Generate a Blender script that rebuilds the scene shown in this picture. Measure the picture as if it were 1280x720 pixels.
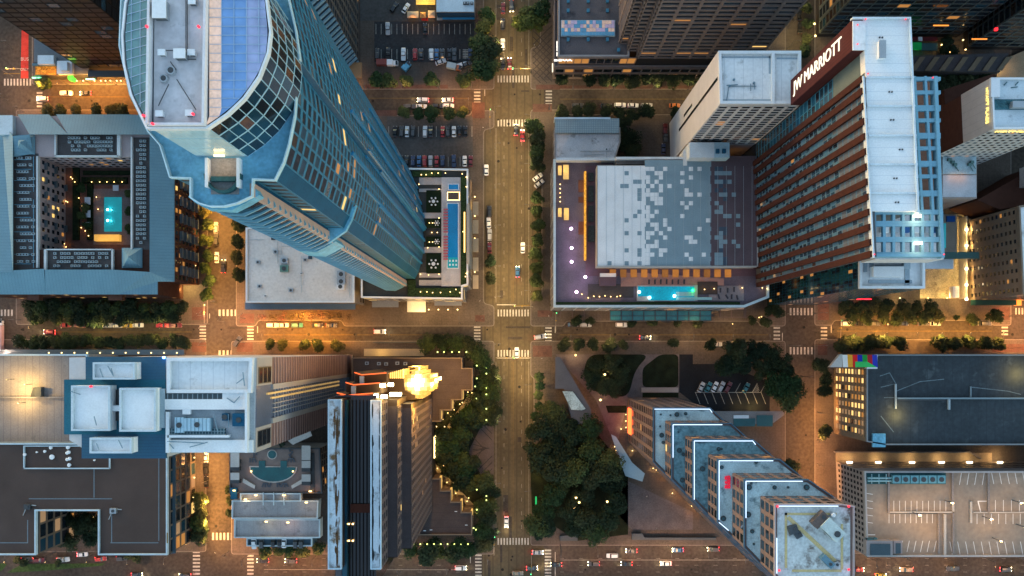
import bpy, math, random
from mathutils import Vector, Matrix
random.seed(7)
R = math.radians
sc = bpy.context.scene
for _o in list(bpy.data.objects): bpy.data.objects.remove(_o)
C = sc.collection
# ---------------------------------------------------------------- camera, sky, sun, exposure
H, F, U0, V0 = 350.0, 1050.0, 645.0, 438.0      # camera height; focal length and nadir in photo pixels
cam = bpy.data.cameras.new('camera'); cam_o = bpy.data.objects.new('camera', cam); C.objects.link(cam_o)
cam_o.location = (0, 0, H); cam_o.rotation_euler = (0, 0, 0)
cam.sensor_fit = 'HORIZONTAL'; cam.sensor_width = 36.0; cam.lens = 36.0*F/1280.0
cam.shift_x = (640-U0)/1280.0; cam.shift_y = (V0-360)/1280.0
cam.clip_start = 1; cam.clip_end = 6000
sc.camera = cam_o
w = bpy.data.worlds.new('World'); sc.world = w; w.use_nodes = True
nt = w.node_tree; bg = nt.nodes['Background']
sky = nt.nodes.new('ShaderNodeTexSky'); sky.sky_type = 'NISHITA'; sky.sun_disc = False
SUN_EL, SUN_AZ = 6.0, 310.0                     # low in the west, after sunset glow
sky.sun_elevation = R(SUN_EL); sky.sun_rotation = R(SUN_AZ); sky.altitude = 150; sky.ozone_density = 1.0; sky.dust_density = 0.5
nt.links.new(sky.outputs['Color'], bg.inputs['Color']); bg.inputs['Strength'].default_value = 0.15
sun = bpy.data.lights.new('sun', 'SUN'); sun.energy = 0.02; sun.angle = R(12); sun.color = (1.0, 0.72, 0.62)
sun_o = bpy.data.objects.new('sun', sun); C.objects.link(sun_o)
_d = Vector((math.sin(R(SUN_AZ)), math.cos(R(SUN_AZ)), math.tan(R(14))))
sun_o.rotation_euler = _d.to_track_quat('Z', 'Y').to_euler(); sun_o.location = (0, 0, 300)
sc.view_settings.view_transform = 'Standard'; sc.view_settings.look = 'None'
sc.view_settings.exposure = 2.18; sc.view_settings.gamma = 1.0
sc.render.engine = 'CYCLES'
sc.cycles.use_denoising = True
sc.cycles.max_bounces = 5; sc.cycles.diffuse_bounces = 1; sc.cycles.glossy_bounces = 3; sc.cycles.transmission_bounces = 3
sc.cycles.caustics_reflective = False; sc.cycles.caustics_refractive = False
sc.cycles.sample_clamp_indirect = 6.0
LAMP, LS, ES = 1.6, 0.34, 0.48                     # dials: street lamps, all lamps, glowing surfaces

# ---------------------------------------------------------------- helpers
def G(px, py, z=0.0):
    """the place at height z that stands at this spot of the survey photo"""
    s = (H-z)/F
    return Vector(((px-U0)*s, -(py-V0)*s, z))
def XY(px, py, z=0.0):
    v = G(px, py, z); return (v.x, v.y)
def PXY(pts, z=0.0): return [XY(x, y, z) for x, y in pts]
def rect(x0, y0, x1, y1): return [(x0, y0), (x1, y0), (x1, y1), (x0, y1)]

_M = {}
def mat(name, col, rough=0.7, metal=0.0, var=0.12, scale=0.25, fine=2.5, bump=0.0, emit=None, es=0.0, spec=None, stain=None, tint=0.0):
    """procedural material: base colour broken up by two noise scales, stains and per-object tint"""
    if name in _M: return _M[name]
    m = bpy.data.materials.new(name); m.use_nodes = True; _M[name] = m
    n = m.node_tree.nodes; l = m.node_tree.links; p = n['Principled BSDF']
    p.inputs['Roughness'].default_value = rough; p.inputs['Metallic'].default_value = metal
    if spec is None and rough > .55 and metal < .1: spec = .12
    if spec is not None: p.inputs['Specular IOR Level'].default_value = spec
    c = (*col, 1)
    p.inputs['Base Color'].default_value = c
    if emit is not None:
        p.inputs['Emission Color'].default_value = (*emit, 1); p.inputs['Emission Strength'].default_value = es*ES
    if var > 0:
        tc = n.new('ShaderNodeTexCoord')
        n1 = n.new('ShaderNodeTexNoise'); n1.inputs['Scale'].default_value = scale; n1.inputs['Detail'].default_value = 5
        n2 = n.new('ShaderNodeTexNoise'); n2.inputs['Scale'].default_value = fine; n2.inputs['Detail'].default_value = 3
        l.new(tc.outputs['Object'], n1.inputs['Vector']); l.new(tc.outputs['Object'], n2.inputs['Vector'])
        mx = n.new('ShaderNodeMath'); mx.operation = 'ADD'; l.new(n1.outputs['Fac'], mx.inputs[0]); l.new(n2.outputs['Fac'], mx.inputs[1])
        mr = n.new('ShaderNodeMapRange'); mr.inputs['From Min'].default_value = 0.55; mr.inputs['From Max'].default_value = 1.45
        mr.inputs['To Min'].default_value = 1-var*1.6; mr.inputs['To Max'].default_value = 1+var*1.6
        l.new(mx.outputs[0], mr.inputs['Value'])
        hsv = n.new('ShaderNodeHueSaturation'); hsv.inputs['Color'].default_value = c
        l.new(mr.outputs[0], hsv.inputs['Value'])
        out = hsv.outputs['Color']
        if emit is not None:
            em = n.new('ShaderNodeMath'); em.operation = 'POWER'; em.inputs[1].default_value = 2.2; l.new(mr.outputs[0], em.inputs[0]); e2 = n.new('ShaderNodeMath'); e2.operation = 'MULTIPLY'; e2.inputs[1].default_value = es*ES; l.new(em.outputs[0], e2.inputs[0]); l.new(e2.outputs[0], p.inputs['Emission Strength'])
        if tint > 0:
            oi = n.new('ShaderNodeObjectInfo'); m2 = n.new('ShaderNodeMapRange')
            m2.inputs['To Min'].default_value = 0.5-tint*0.12; m2.inputs['To Max'].default_value = 0.5+tint*0.12
            l.new(oi.outputs['Random'], m2.inputs['Value']); l.new(m2.outputs[0], hsv.inputs['Hue'])
            m3 = n.new('ShaderNodeMath'); m3.operation = 'MULTIPLY_ADD'; m3.inputs[1].default_value = -.75; m3.inputs[2].default_value = 1.35; l.new(oi.outputs['Random'], m3.inputs[0]); m4 = n.new('ShaderNodeMath'); m4.operation = 'MULTIPLY'; l.new(m3.outputs[0], m4.inputs[0]); l.new(mr.outputs[0], m4.inputs[1]); l.new(m4.outputs[0], hsv.inputs['Value'])
        if stain:
            n3 = n.new('ShaderNodeTexNoise'); n3.inputs['Scale'].default_value = stain[1]; n3.inputs['Detail'].default_value = 6; n3.inputs['Roughness'].default_value = 0.65
            l.new(tc.outputs['Object'], n3.inputs['Vector'])
            rp = n.new('ShaderNodeValToRGB'); rp.color_ramp.elements[0].position = stain[2]; rp.color_ramp.elements[1].position = stain[2]+0.12
            l.new(n3.outputs['Fac'], rp.inputs['Fac'])
            mc = n.new('ShaderNodeMix'); mc.data_type = 'RGBA'; mc.inputs['B'].default_value = (*stain[0], 1)
            l.new(rp.outputs['Color'], mc.inputs['Factor']); l.new(out, mc.inputs['A']); out = mc.outputs['Result']
        l.new(out, p.inputs['Base Color'])
        if bump > 0:
            b = n.new('ShaderNodeBump'); b.inputs['Strength'].default_value = bump; l.new(n2.outputs['Fac'], b.inputs['Height']); l.new(b.outputs['Normal'], p.inputs['Normal'])
    return m
def glow(name, col, s): return mat(name, (0.02, 0.02, 0.02), 0.5, var=0, emit=col, es=s)

def lined(name, base, col, axis, pitch, width, rough=0.6, var=0.1, base_kw={}):
    """a surface with regular joints or stripes along one axis (seams of a metal roof, paving joints)"""
    if name in _M: return _M[name]
    m = mat(name, base, rough, var=var, **base_kw)
    n = m.node_tree.nodes; l = m.node_tree.links; p = n['Principled BSDF']
    src = p.inputs['Base Color'].links[0].from_socket
    tc = n.new('ShaderNodeTexCoord'); sp = n.new('ShaderNodeSeparateXYZ'); l.new(tc.outputs['Object'], sp.inputs[0])
    fac = None
    for a in axis:
        d = n.new('ShaderNodeMath'); d.operation = 'DIVIDE'; d.inputs[1].default_value = pitch; l.new(sp.outputs[a], d.inputs[0])
        f = n.new('ShaderNodeMath'); f.operation = 'FRACT'; l.new(d.outputs[0], f.inputs[0])
        q = n.new('ShaderNodeMath'); q.operation = 'LESS_THAN'; q.inputs[1].default_value = width/pitch; l.new(f.outputs[0], q.inputs[0])
        if fac is None: fac = q.outputs[0]
        else:
            g = n.new('ShaderNodeMath'); g.operation = 'MAXIMUM'; l.new(fac, g.inputs[0]); l.new(q.outputs[0], g.inputs[1]); fac = g.outputs[0]
    mc = n.new('ShaderNodeMix'); mc.data_type = 'RGBA'; mc.inputs['B'].default_value = (*col, 1)
    l.new(fac, mc.inputs['Factor']); l.new(src, mc.inputs['A']); l.new(mc.outputs['Result'], p.inputs['Base Color'])
    return m

class MB:
    """collects shapes in world coordinates and links them as ONE mesh object"""
    def __init__(s): s.v = []; s.f = []; s.m = []
    def quad(s, a, b, c, d, m=0):
        i = len(s.v); s.v += [tuple(a), tuple(b), tuple(c), tuple(d)]; s.f.append((i, i+1, i+2, i+3)); s.m.append(m)
    def poly(s, pts, m=0):
        i = len(s.v); s.v += [tuple(p) for p in pts]; s.f.append(tuple(range(i, i+len(pts)))); s.m.append(m)
    def hexa(s, p, m=0):                         # 8 points: bottom 4 counter-clockwise, top 4
        i = len(s.v); s.v += [tuple(q) for q in p]
        for f in ((0, 3, 2, 1), (4, 5, 6, 7), (0, 1, 5, 4), (1, 2, 6, 5), (2, 3, 7, 6), (3, 0, 4, 7)):
            s.f.append(tuple(i+k for k in f)); s.m.append(m)
    def box(s, x0, y0, z0, x1, y1, z1, m=0):
        if x0 > x1: x0, x1 = x1, x0
        if y0 > y1: y0, y1 = y1, y0
        s.hexa([(x0, y0, z0), (x1, y0, z0), (x1, y1, z0), (x0, y1, z0), (x0, y0, z1), (x1, y0, z1), (x1, y1, z1), (x0, y1, z1)], m)
    def obox(s, c, u, hu, hv, z0, z1, m=0):      # box turned in plan: centre, unit direction, half sizes
        ux, uy = u; vx, vy = -uy, ux
        q = [(c[0]+a*hu*ux+b*hv*vx, c[1]+a*hu*uy+b*hv*vy) for a, b in ((-1, -1), (1, -1), (1, 1), (-1, 1))]
        s.hexa([(x, y, z0) for x, y in q]+[(x, y, z1) for x, y in q], m)
    def prism(s, pts, z0, z1, m=0, top=None, bottom=True):
        pts = ccw(pts); n = len(pts); i = len(s.v)
        s.v += [(x, y, z0) for x, y in pts]+[(x, y, z1) for x, y in pts]
        for k in range(n):
            j = (k+1) % n; s.f.append((i+k, i+j, i+n+j, i+n+k)); s.m.append(m)
        s.f.append(tuple(i+n+k for k in range(n))); s.m.append(m if top is None else top)
        if bottom: s.f.append(tuple(i+k for k in reversed(range(n)))); s.m.append(m)
    def cyl(s, c, r, z0, z1, n=12, m=0, r1=None):
        r1 = r if r1 is None else r1; i = len(s.v)
        for z, q in ((z0, r), (z1, r1)):
            s.v += [(c[0]+q*math.cos(2*math.pi*k/n), c[1]+q*math.sin(2*math.pi*k/n), z) for k in range(n)]
        for k in range(n):
            j = (k+1) % n; s.f.append((i+k, i+j, i+n+j, i+n+k)); s.m.append(m)
        s.f.append(tuple(i+n+k for k in range(n))); s.m.append(m); s.f.append(tuple(i+k for k in reversed(range(n)))); s.m.append(m)
    def tube(s, a, b, r, m=0, n=6):
        a = Vector(a); b = Vector(b); d = (b-a); L = d.length
        if L < 1e-6: return
        d.normalize(); u = d.orthogonal().normalized(); v = d.cross(u); i = len(s.v)
        for p in (a, b):
            s.v += [tuple(p+r*(math.cos(2*math.pi*k/n)*u+math.sin(2*math.pi*k/n)*v)) for k in range(n)]
        for k in range(n):
            j = (k+1) % n; s.f.append((i+k, i+j, i+n+j, i+n+k)); s.m.append(m)
        s.f.append(tuple(i+n+k for k in range(n))); s.m.append(m); s.f.append(tuple(i+k for k in reversed(range(n)))); s.m.append(m)
    def ring(s, pts, wdt, z0, z1, m=0):          # parapet: a wall of given width inside the outline
        pts = ccw(pts); n = len(pts)
        inn = offset(pts, -wdt)
        for k in range(n):
            j = (k+1) % n
            s.hexa([(*pts[k], z0), (*pts[j], z0), (*inn[j], z0), (*inn[k], z0), (*pts[k], z1), (*pts[j], z1), (*inn[j], z1), (*inn[k], z1)], m)
    def build(s, name, mats, parent=None, **kw):
        off = parent.location if parent is not None else Vector((0, 0, 0))
        if parent is not None and parent.parent is not None: off = off+parent.parent.location
        me = bpy.data.meshes.new(name)
        me.from_pydata([(x-off[0], y-off[1], z-off[2]) for x, y, z in s.v], [], s.f)
        if not isinstance(mats, (list, tuple)): mats = [mats]
        for q in mats: me.materials.append(q)
        me.polygons.foreach_set('material_index', s.m); me.update()
        o = bpy.data.objects.new(name, me); C.objects.link(o)
        if parent is not None: o.parent = parent
        for k, v in kw.items(): o[k] = v
        return o
def area2(p): return sum(p[i][0]*p[(i+1) % len(p)][1]-p[(i+1) % len(p)][0]*p[i][1] for i in range(len(p)))
def ccw(p):
    p = [tuple(q[:2]) for q in p]
    return p if area2(p) > 0 else p[::-1]
def offset(pts, d):                              # d>0 grows a counter-clockwise outline
    pts = ccw(pts); n = len(pts); out = []
    for k in range(n):
        p0, p1, p2 = Vector(pts[k-1]), Vector(pts[k]), Vector(pts[(k+1) % n])
        a = (p1-p0).normalized(); b = (p2-p1).normalized()
        na = Vector((a.y, -a.x)); nb = Vector((b.y, -b.x)); m = na+nb
        if m.length < 0.3: out.append(tuple(p1+na*d)); continue
        m.normalize(); out.append(tuple(p1+m*(d/max(0.35, m.dot(na)))))
    return out
def tag(o, label, cat, group=None, kind=None):
    o['label'] = label; o['category'] = cat
    if group: o['group'] = group
    if kind: o['kind'] = kind
    return o
def thing(name, label, cat, loc=(0, 0, 0), group=None, rz=0):
    o = bpy.data.objects.new(name, None); C.objects.link(o); o.empty_display_size = 1
    o.location = Vector(loc); o.rotation_euler = (0, 0, rz)
    return tag(o, label, cat, group)
def struct(mb, name, m): return mb.build(name, m, None, kind='structure')
def dup(root, loc, rz=0.0, scale=None, label=None, group=None, mats=None):
    r = root.copy(); C.objects.link(r); r.location = loc; r.rotation_euler = (0, 0, rz)
    if scale is not None: r.scale = scale
    if label: r['label'] = label
    if group: r['group'] = group
    for ch in root.children:
        c = ch.copy(); C.objects.link(c); c.parent = r
        if mats:
            key = ch.name.split('.')[0]
            if key in mats: c.material_slots[0].link = 'OBJECT'; c.material_slots[0].material = mats[key]
        for g in ch.children:
            d = g.copy(); C.objects.link(d); d.parent = c
    return r
ORD = ['first', 'second', 'third', 'fourth', 'fifth', 'sixth', 'seventh', 'eighth', 'ninth', 'tenth', 'eleventh', 'twelfth', 'thirteenth', 'fourteenth',
       'fifteenth', 'sixteenth', 'seventeenth', 'eighteenth', 'nineteenth', 'twentieth']
ORD += [f'twenty {w_}' for w_ in ORD[:9]]+['thirtieth']+[f'thirty {w_}' for w_ in ORD[:9]]+['fortieth']
def light(loc, power, col, r=0.3, name='lamp_light', parent=None, bare=False):
    L = bpy.data.lights.new(name, 'POINT' if bare else 'SPOT')   # shaded lamps throw no light upwards
    if not bare: L.spot_size = R(164); L.spot_blend = .3
    L.energy = power*LS; L.color = col; L.shadow_soft_size = r
    o = bpy.data.objects.new(name, L); C.objects.link(o)
    o.location = loc
    if parent is not None:
        o.parent = parent; o.location = Vector(loc)-parent.location
    return o
WARM, ORANGE, YEL, WHITE = (1.0, 0.60, 0.24), (1.0, 0.38, 0.06), (1.0, 0.66, 0.20), (1.0, 0.90, 0.75)

# ---------------------------------------------------------------- windows and facades
_PANE = {}
def pane_mesh(m):
    if m.name not in _PANE:
        mb = MB(); mb.box(-.5, -.5, -.5, .5, .5, .5)
        me = bpy.data.meshes.new('window'); me.from_pydata(mb.v, [], mb.f); me.materials.append(m); me.update(); _PANE[m.name] = me
    return _PANE[m.name]
def proj(p):
    s = F/(H-p.z); return (U0+p.x*s, V0-p.y*s)
class Facades:
    """all windows of one building: the 100 that show largest become parts, the rest one part"""
    def __init__(s, root): s.root = root; s.win = []; s.name = 'window'
    def wall(s, A, B, z0, z1, cols, rows, pier=0.35, span=0.35, depth=0.35, frame=None, panes=None, mb=None, fm=0, bands='both', sill=0.0, skip=None, lit=None, d_pane=0.06):
        """frame of piers and spandrels standing proud of the wall A->B (outside on its right), with a pane in every opening"""
        depth *= .35; A = Vector(A[:2]); B = Vector(B[:2]); L = (B-A).length
        if L < 0.5: return
        u = (B-A)/L; n = Vector((u.y, -u.x)); cw = L/cols; rh = (z1-z0)/rows
        own = mb is None
        if own: mb = MB()
        def slab(a0, a1, b0, b1, dep):
            p = A+u*a0; q = A+u*a1; pn = p+n*dep; qn = q+n*dep
            i = len(mb.v)
            mb.v += [(p.x, p.y, b0), (q.x, q.y, b0), (q.x, q.y, b1), (p.x, p.y, b1), (pn.x, pn.y, b0), (qn.x, qn.y, b0), (qn.x, qn.y, b1), (pn.x, pn.y, b1)]
            for f in ((4, 5, 6, 7), (0, 1, 5, 4), (1, 2, 6, 5), (2, 3, 7, 6), (3, 0, 4, 7)):
                mb.f.append(tuple(i+k for k in f)); mb.m.append(fm)
        pw = pier*cw; sh = span*rh
        if bands in ('both', 'v'):
            for k in range(cols+1):
                c = k*cw; a0 = max(0, c-pw/2); a1 = min(L, c+pw/2); slab(a0, a1, z0, z1, depth)
        if bands in ('both', 'h'):
            for r in range(rows+1):
                b = z0+r*rh; b0 = max(z0, b-sh/2); b1 = min(z1, b+sh/2); slab(0, L, b0, b1, depth*0.8 if bands == 'both' else depth)
        pvis = 1
        for r in range(rows):
            for k in range(cols):
                if skip and skip(k, r): continue
                m = None
                if lit: m = lit(k, r)
                if m is None: m = panes[0][0] if len(panes) == 1 else random.choices([x for x, _ in panes], [y for _, y in panes])[0]
                ww = cw-pw if bands != 'h' else cw*0.94; hh = rh-sh if bands != 'v' else rh*0.9
                c2 = A+u*((k+.5)*cw)+n*d_pane*0.5; zc = z0+(r+.5)*rh+sill
                ctr = Vector((c2.x, c2.y, zc)); view = Vector((0, 0, H))-ctr
                px = proj(ctr)
                vis = n.x*view.x+n.y*view.y > 0 and -5 < px[0] < 1285 and -5 < px[1] < 725
                ar = 0
                if vis:
                    dist = view.length; ar = ww*hh*abs(n.x*view.x+n.y*view.y)/dist**3
                s.win.append((ar, ctr, u, n, ww, hh, d_pane, m))
        if own and frame is not None:
            mb.build('facade_frame', frame, s.root)
    def done(s, cap=96):
        s.win.sort(key=lambda t: -t[0])
        rest = MB(); ms = []; off = s.root.location
        for i, (ar, c, u, n, ww, hh, d, m) in enumerate(s.win):
            if i < cap and ar > 0:
                o = bpy.data.objects.new('window', pane_mesh(m)); C.objects.link(o); o.parent = s.root
                M = Matrix(((u.x*ww, n.x*d, 0, c.x-off.x), (u.y*ww, n.y*d, 0, c.y-off.y), (0, 0, hh, c.z-off.z), (0, 0, 0, 1)))
                o.matrix_basis = M
            else:
                if m not in ms: ms.append(m)
                k = ms.index(m); p = c+Vector((n.x, n.y, 0))*d*0.5; a = Vector((u.x, u.y, 0))*ww*0.5; z = Vector((0, 0, hh*0.5))
                rest.quad(p-a-z, p+a-z, p+a+z, p-a+z, k)
        if rest.v: rest.build('window', ms, s.root, kind='stuff')
def edges(poly):
    p = ccw(poly); return [(p[i], p[(i+1) % len(p)]) for i in range(len(p))]
def shell(root, poly, z0, z1, wall_m, roof_m, par=0.9, pw=0.4, par_m=None, name='wall'):
    """solid walls, a flat roof a little below the parapet and the parapet itself"""
    mb = MB(); mb.prism(poly, z0, z1-0.02); o = mb.build(name, wall_m, root)
    rf = MB(); inn = offset(poly, -pw-0.05); rf.prism(inn, z1-0.02, z1+0.06); rf.build('roof', roof_m, root)
    if par > 0:
        pr = MB(); pr.ring(offset(poly, 0.12), pw+0.12, z1-0.5, z1+par); pr.build('parapet', par_m or wall_m, root)
    return o

# ---------------------------------------------------------------- shared materials
ASPH = mat('asphalt', (0.060, 0.050, 0.042), 0.85, var=0.36, scale=0.05, fine=0.8, bump=0.1, stain=((0.035, 0.033, 0.032), 0.12, 0.60))
CONG = lined('avenue_paving', (0.092, 0.074, 0.047), (0.076, 0.060, 0.038), [0], 3.3, 0.6, 0.85, 0.22, dict(scale=0.06, fine=0.7, stain=((0.06, 0.05, 0.036), 0.1, 0.60)))
WALK = lined('pavement_concrete', (0.098, 0.080, 0.068), (0.078, 0.063, 0.054), [0, 1], 2.4, 0.10, 0.85, 0.25, dict(scale=0.12, fine=1.5, stain=((0.08, 0.062, 0.052), 0.2, 0.60)))
BRICKWALK = mat('brick_pavers', (0.105, 0.058, 0.048), 0.85, var=0.3, scale=0.4, fine=4)
PAINT = mat('road_paint', (0.40, 0.38, 0.34), 0.7, var=0.35, scale=0.6, fine=3)
YPAINT = mat('yellow_road_paint', (0.20, 0.13, 0.03), 0.7, var=0.3, scale=0.6)
REDPAINT = mat('red_lane_paint', (0.42, 0.04, 0.03), 0.8, var=0.3, scale=0.5)
WROOF = mat('white_roof_membrane', (0.79, 0.80, 0.80), 0.75, var=0.12, scale=0.10, fine=0.9, stain=((0.46, 0.46, 0.45), 0.22, 0.57))
SEAM = lined('seamed_white_roof', (0.79, 0.80, 0.80), (0.60, 0.62, 0.64), [0], 3.0, 0.14, 0.7, 0.10, dict(scale=0.1, fine=1.0, stain=((0.5, 0.5, 0.49), 0.2, 0.58)))
GROOF = mat('grey_gravel_roof', (0.17, 0.16, 0.16), 0.95, var=0.22, scale=0.12, fine=6, bump=0.2, stain=((0.10, 0.10, 0.10), 0.15, 0.6))
BROOF = mat('brown_gravel_roof', (0.083, 0.058, 0.050), 0.95, var=0.18, scale=0.08, fine=8, bump=0.25)
CONC = mat('concrete', (0.36, 0.33, 0.31), 0.85, var=0.15, scale=0.2, fine=2)
CONCD = mat('weathered_concrete', (0.24, 0.215, 0.205), 0.85, var=0.2, scale=0.2, fine=2)
WPAINT = mat('white_painted_metal', (0.74, 0.76, 0.78), 0.45, var=0.08)
STEEL = mat('galvanised_steel', (0.42, 0.45, 0.47), 0.4, 0.6, var=0.15, fine=5)
DSTEEL = mat('dark_steel', (0.06, 0.065, 0.07), 0.5, 0.4, var=0.1)
GLASS = mat('dark_window_glass', (0.010, 0.016, 0.024), 0.12, 0.0, var=0, spec=0.4)
GLASSB = mat('blue_window_glass', (0.012, 0.045, 0.075), 0.14, 0.0, var=0, spec=0.5)
GLASSC = mat('curtained_window', (0.10, 0.12, 0.135), 0.25, 0.0, var=0.2, fine=1.0, spec=0.6)
LITY = mat('lit_window_yellow', (0.1, 0.07, 0.03), 0.3, var=0, emit=(1.0, 0.62, 0.18), es=0.55)
LITO = mat('lit_window_amber', (0.1, 0.05, 0.02), 0.3, var=0, emit=(1.0, 0.42, 0.10), es=0.22)
LITW = mat('dim_lit_window', (0.1, 0.07, 0.05), 0.3, var=0, emit=(1.0, 0.60, 0.30), es=0.14)
BULB = glow('warm_bulb', (1.0, 0.62, 0.22), 3.2)
BULBW = glow('white_bulb', (1.0, 0.80, 0.5), 6.0)
REDB = glow('red_beacon_lens', (1.0, 0.02, 0.05), 1.1)
# ================================================================ ground, roads, pavements
mb = MB(); mb.box(-1500, -1500, -1.0, 1500, 1500, 0.0)
struct(mb, 'ground', ASPH)
def sheet(name, px, z, m):
    mb = MB(); mb.poly([(x, y, z) for x, y in ccw(PXY(px))]); return struct(mb, name, m)
sheet('avenue_road', rect(603, -140, 680, 960), 0.004, CONG)
KERB = mat('kerb_stone', (0.17, 0.15, 0.135), 0.8, var=0.15, scale=1)
def rounded(poly, r=3.0, n=4):
    """round the corners of a pixel outline"""
    out = []; k = len(poly)
    for i in range(k):
        p0, p1, p2 = Vector(poly[i-1]), Vector(poly[i]), Vector(poly[(i+1) % k])
        a = (p0-p1); b = (p2-p1); rr = min(r, a.length*.45, b.length*.45); a.normalize(); b.normalize()
        s = p1+a*rr; e = p1+b*rr
        for t in range(n+1):
            f = t/n; out.append(tuple((1-f)**2*s+2*f*(1-f)*p1+f*f*e))
    return out
def block(px, r=4):
    q = rounded(px, r); w_ = PXY(q)
    mb = MB(); mb.prism(w_, 0.0, 0.13, 0, bottom=False)
    mb.prism(offset(w_, -0.35), 0.13, 0.138, 1, bottom=False)
    return mb.build('pavement', [KERB, WALK], None, kind='structure')
def bulb(x0, y0, x1, y1, left=(), right=(), top=(), bottom=()):
    """block outline with parking bays cut into its sides: (from, to, depth)"""
    p = [(x0, y0)]
    for a, b, d in top: p += [(a, y0), (a+3, y0+d), (b-3, y0+d), (b, y0)]
    p += [(x1, y0)]
    for a, b, d in right: p += [(x1, a), (x1-d, a+3), (x1-d, b-3), (x1, b)]
    p += [(x1, y1)]
    for a, b, d in reversed(bottom): p += [(b, y1), (b-3, y1-d), (a+3, y1-d), (a, y1)]
    p += [(x0, y1)]
    for a, b, d in reversed(left): p += [(x0, b), (x0+d, b-3), (x0+d, a+3), (x0, a)]
    return p
block(bulb(40, -140, 260, 106))
block(bulb(295, -140, 618, 112, right=[(-100, 92, 13)]))
block(bulb(663, -140, 982, 112, left=[(-100, 60, 12)]))
block(bulb(1018, -140, 1264, 108))
block(bulb(20, 137, 260, 406, bottom=[(45, 225, 7)]))
block(bulb(295, 138, 618, 408, right=[(160, 382, 13)], bottom=[(320, 430, 7)], top=[(430, 590, 6)]))
block(bulb(663, 137, 982, 408, left=[(205, 372, 14)], bottom=[(705, 950, 6)], top=[(705, 900, 6)]))
block(bulb(1018, 137, 1264, 407, bottom=[(1040, 1240, 6)]))
block(bulb(-60, 424, 258, 690))
block(bulb(289, 426, 618, 693, right=[(455, 640, 9)]))
block(bulb(663, 426, 982, 682, left=[(470, 650, 4)]))
block(bulb(1018, 424, 1420, 692))
for x0, x1 in ((-60, 258), (289, 618), (663, 982), (1018, 1420)): block(rect(x0, 742, x1, 960))
block(bulb(-120, -140, -40, 402)); block(bulb(1305, -140, 1420, 402))
# grass median of the boulevard
sheet('pavement', rounded([(8, 716), (28, 705), (132, 704), (128, 707), (60, 713)], 3), 0.15, mat('median_grass', (0.045, 0.075, 0.025), 0.95, var=0.5, scale=1, fine=6))
sheet('pavement', rounded([(-60, 706), (10, 704), (2, 714), (-60, 718)], 3), 0.15, _M['median_grass'])
# brick pavers at crossings and along kerbs
BP = []
for x0, y0, x1, y1 in [(455, 106, 560, 111), (462, 138, 496, 145), (590, 128, 606, 148), (670, 106, 700, 112), (700, 107, 880, 111), (666, 130, 690, 140), (594, 394, 606, 402),
                       (672, 388, 690, 396), (666, 432, 690, 446), (588, 430, 604, 437), (1022, 380, 1036, 400), (960, 384, 978, 396), (1022, 430, 1034, 444), (240, 384, 258, 400), (300, 392, 318, 404),
                       (240, 428, 258, 440), (296, 428, 316, 440), (1240, 384, 1262, 400), (1240, 430, 1300, 440), (594, 16, 604, 40)]:
    BP.append((x0, y0, x1, y1))
mb = MB()
for b in BP: mb.poly([(x, y, 0.143) for x, y in ccw(PXY(rect(*b)))])
struct(mb, 'pavement', BRICKWALK)
# diamond pattern plaza by the avenue at the top, and chevron plaza below
DIAM = mat('dark_plaza_bands', (0.05, 0.045, 0.042), 0.8, var=0.2)
mb = MB()
def strip_px(mb, a, b, wpx, z, m=0):
    a = Vector(a); b = Vector(b); d = (b-a).normalized(); n = Vector((-d.y, d.x))*wpx*.5
    mb.poly([(x, y, z) for x, y in ccw(PXY([a+n, b+n, b-n, a-n]))], m)
for k in range(8):
    y = 38+k*8
    strip_px(mb, (666, y), (666+min(24, 104-y), y+min(24, 104-y)), 1.0, 0.147); strip_px(mb, (690, y-6), (max(666, 690-(98-y+6)), min(y+18, 98)), 1.0, 0.149)
for k in range(3):
    strip_px(mb, (591+k*0, 560-14+k*9), (604+k*4, 560+k*0), 0.9, 0.147); strip_px(mb, (604+k*4, 560), (591, 574-k*9+6), 0.9, 0.149)
    strip_px(mb, (593+k*8, 528), (615, 550-k*8), 0.9, 0.147); strip_px(mb, (593+k*8, 592), (615, 570+k*8), 0.9, 0.149)
struct(mb, 'pavement', DIAM)
mb = MB(); mb.poly([(x, y, .1465) for x, y in ccw(PXY([(586, 565), (602, 533), (617.5, 533), (617.5, 594), (602, 594)]))]); struct(mb, 'pavement', mat('mauve_plaza_paving', (.105, .082, .078), .85, var=.2, fine=3))
# ---- markings
def bars(x0, y0, x1, y1, n, vert, z=0.009, m=PAINT, f=0.5, name='road_marking'):
    mb = MB()
    for k in range(n):
        t0, t1 = (k+.5-f/2)/n, (k+.5+f/2)/n
        q = rect(x0+(x1-x0)*t0, y0, x0+(x1-x0)*t1, y1) if vert else rect(x0, y0+(y1-y0)*t0, x1, y0+(y1-y0)*t1)
        mb.poly([(x, y, z) for x, y in ccw(PXY(q))])
    return struct(mb, name, m)
# zebra crossings: over the avenue
for y in (94.5, 149.5, 387, 437.5, 672.5): bars(621, y, 662, y+8.5, 11, True)
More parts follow.
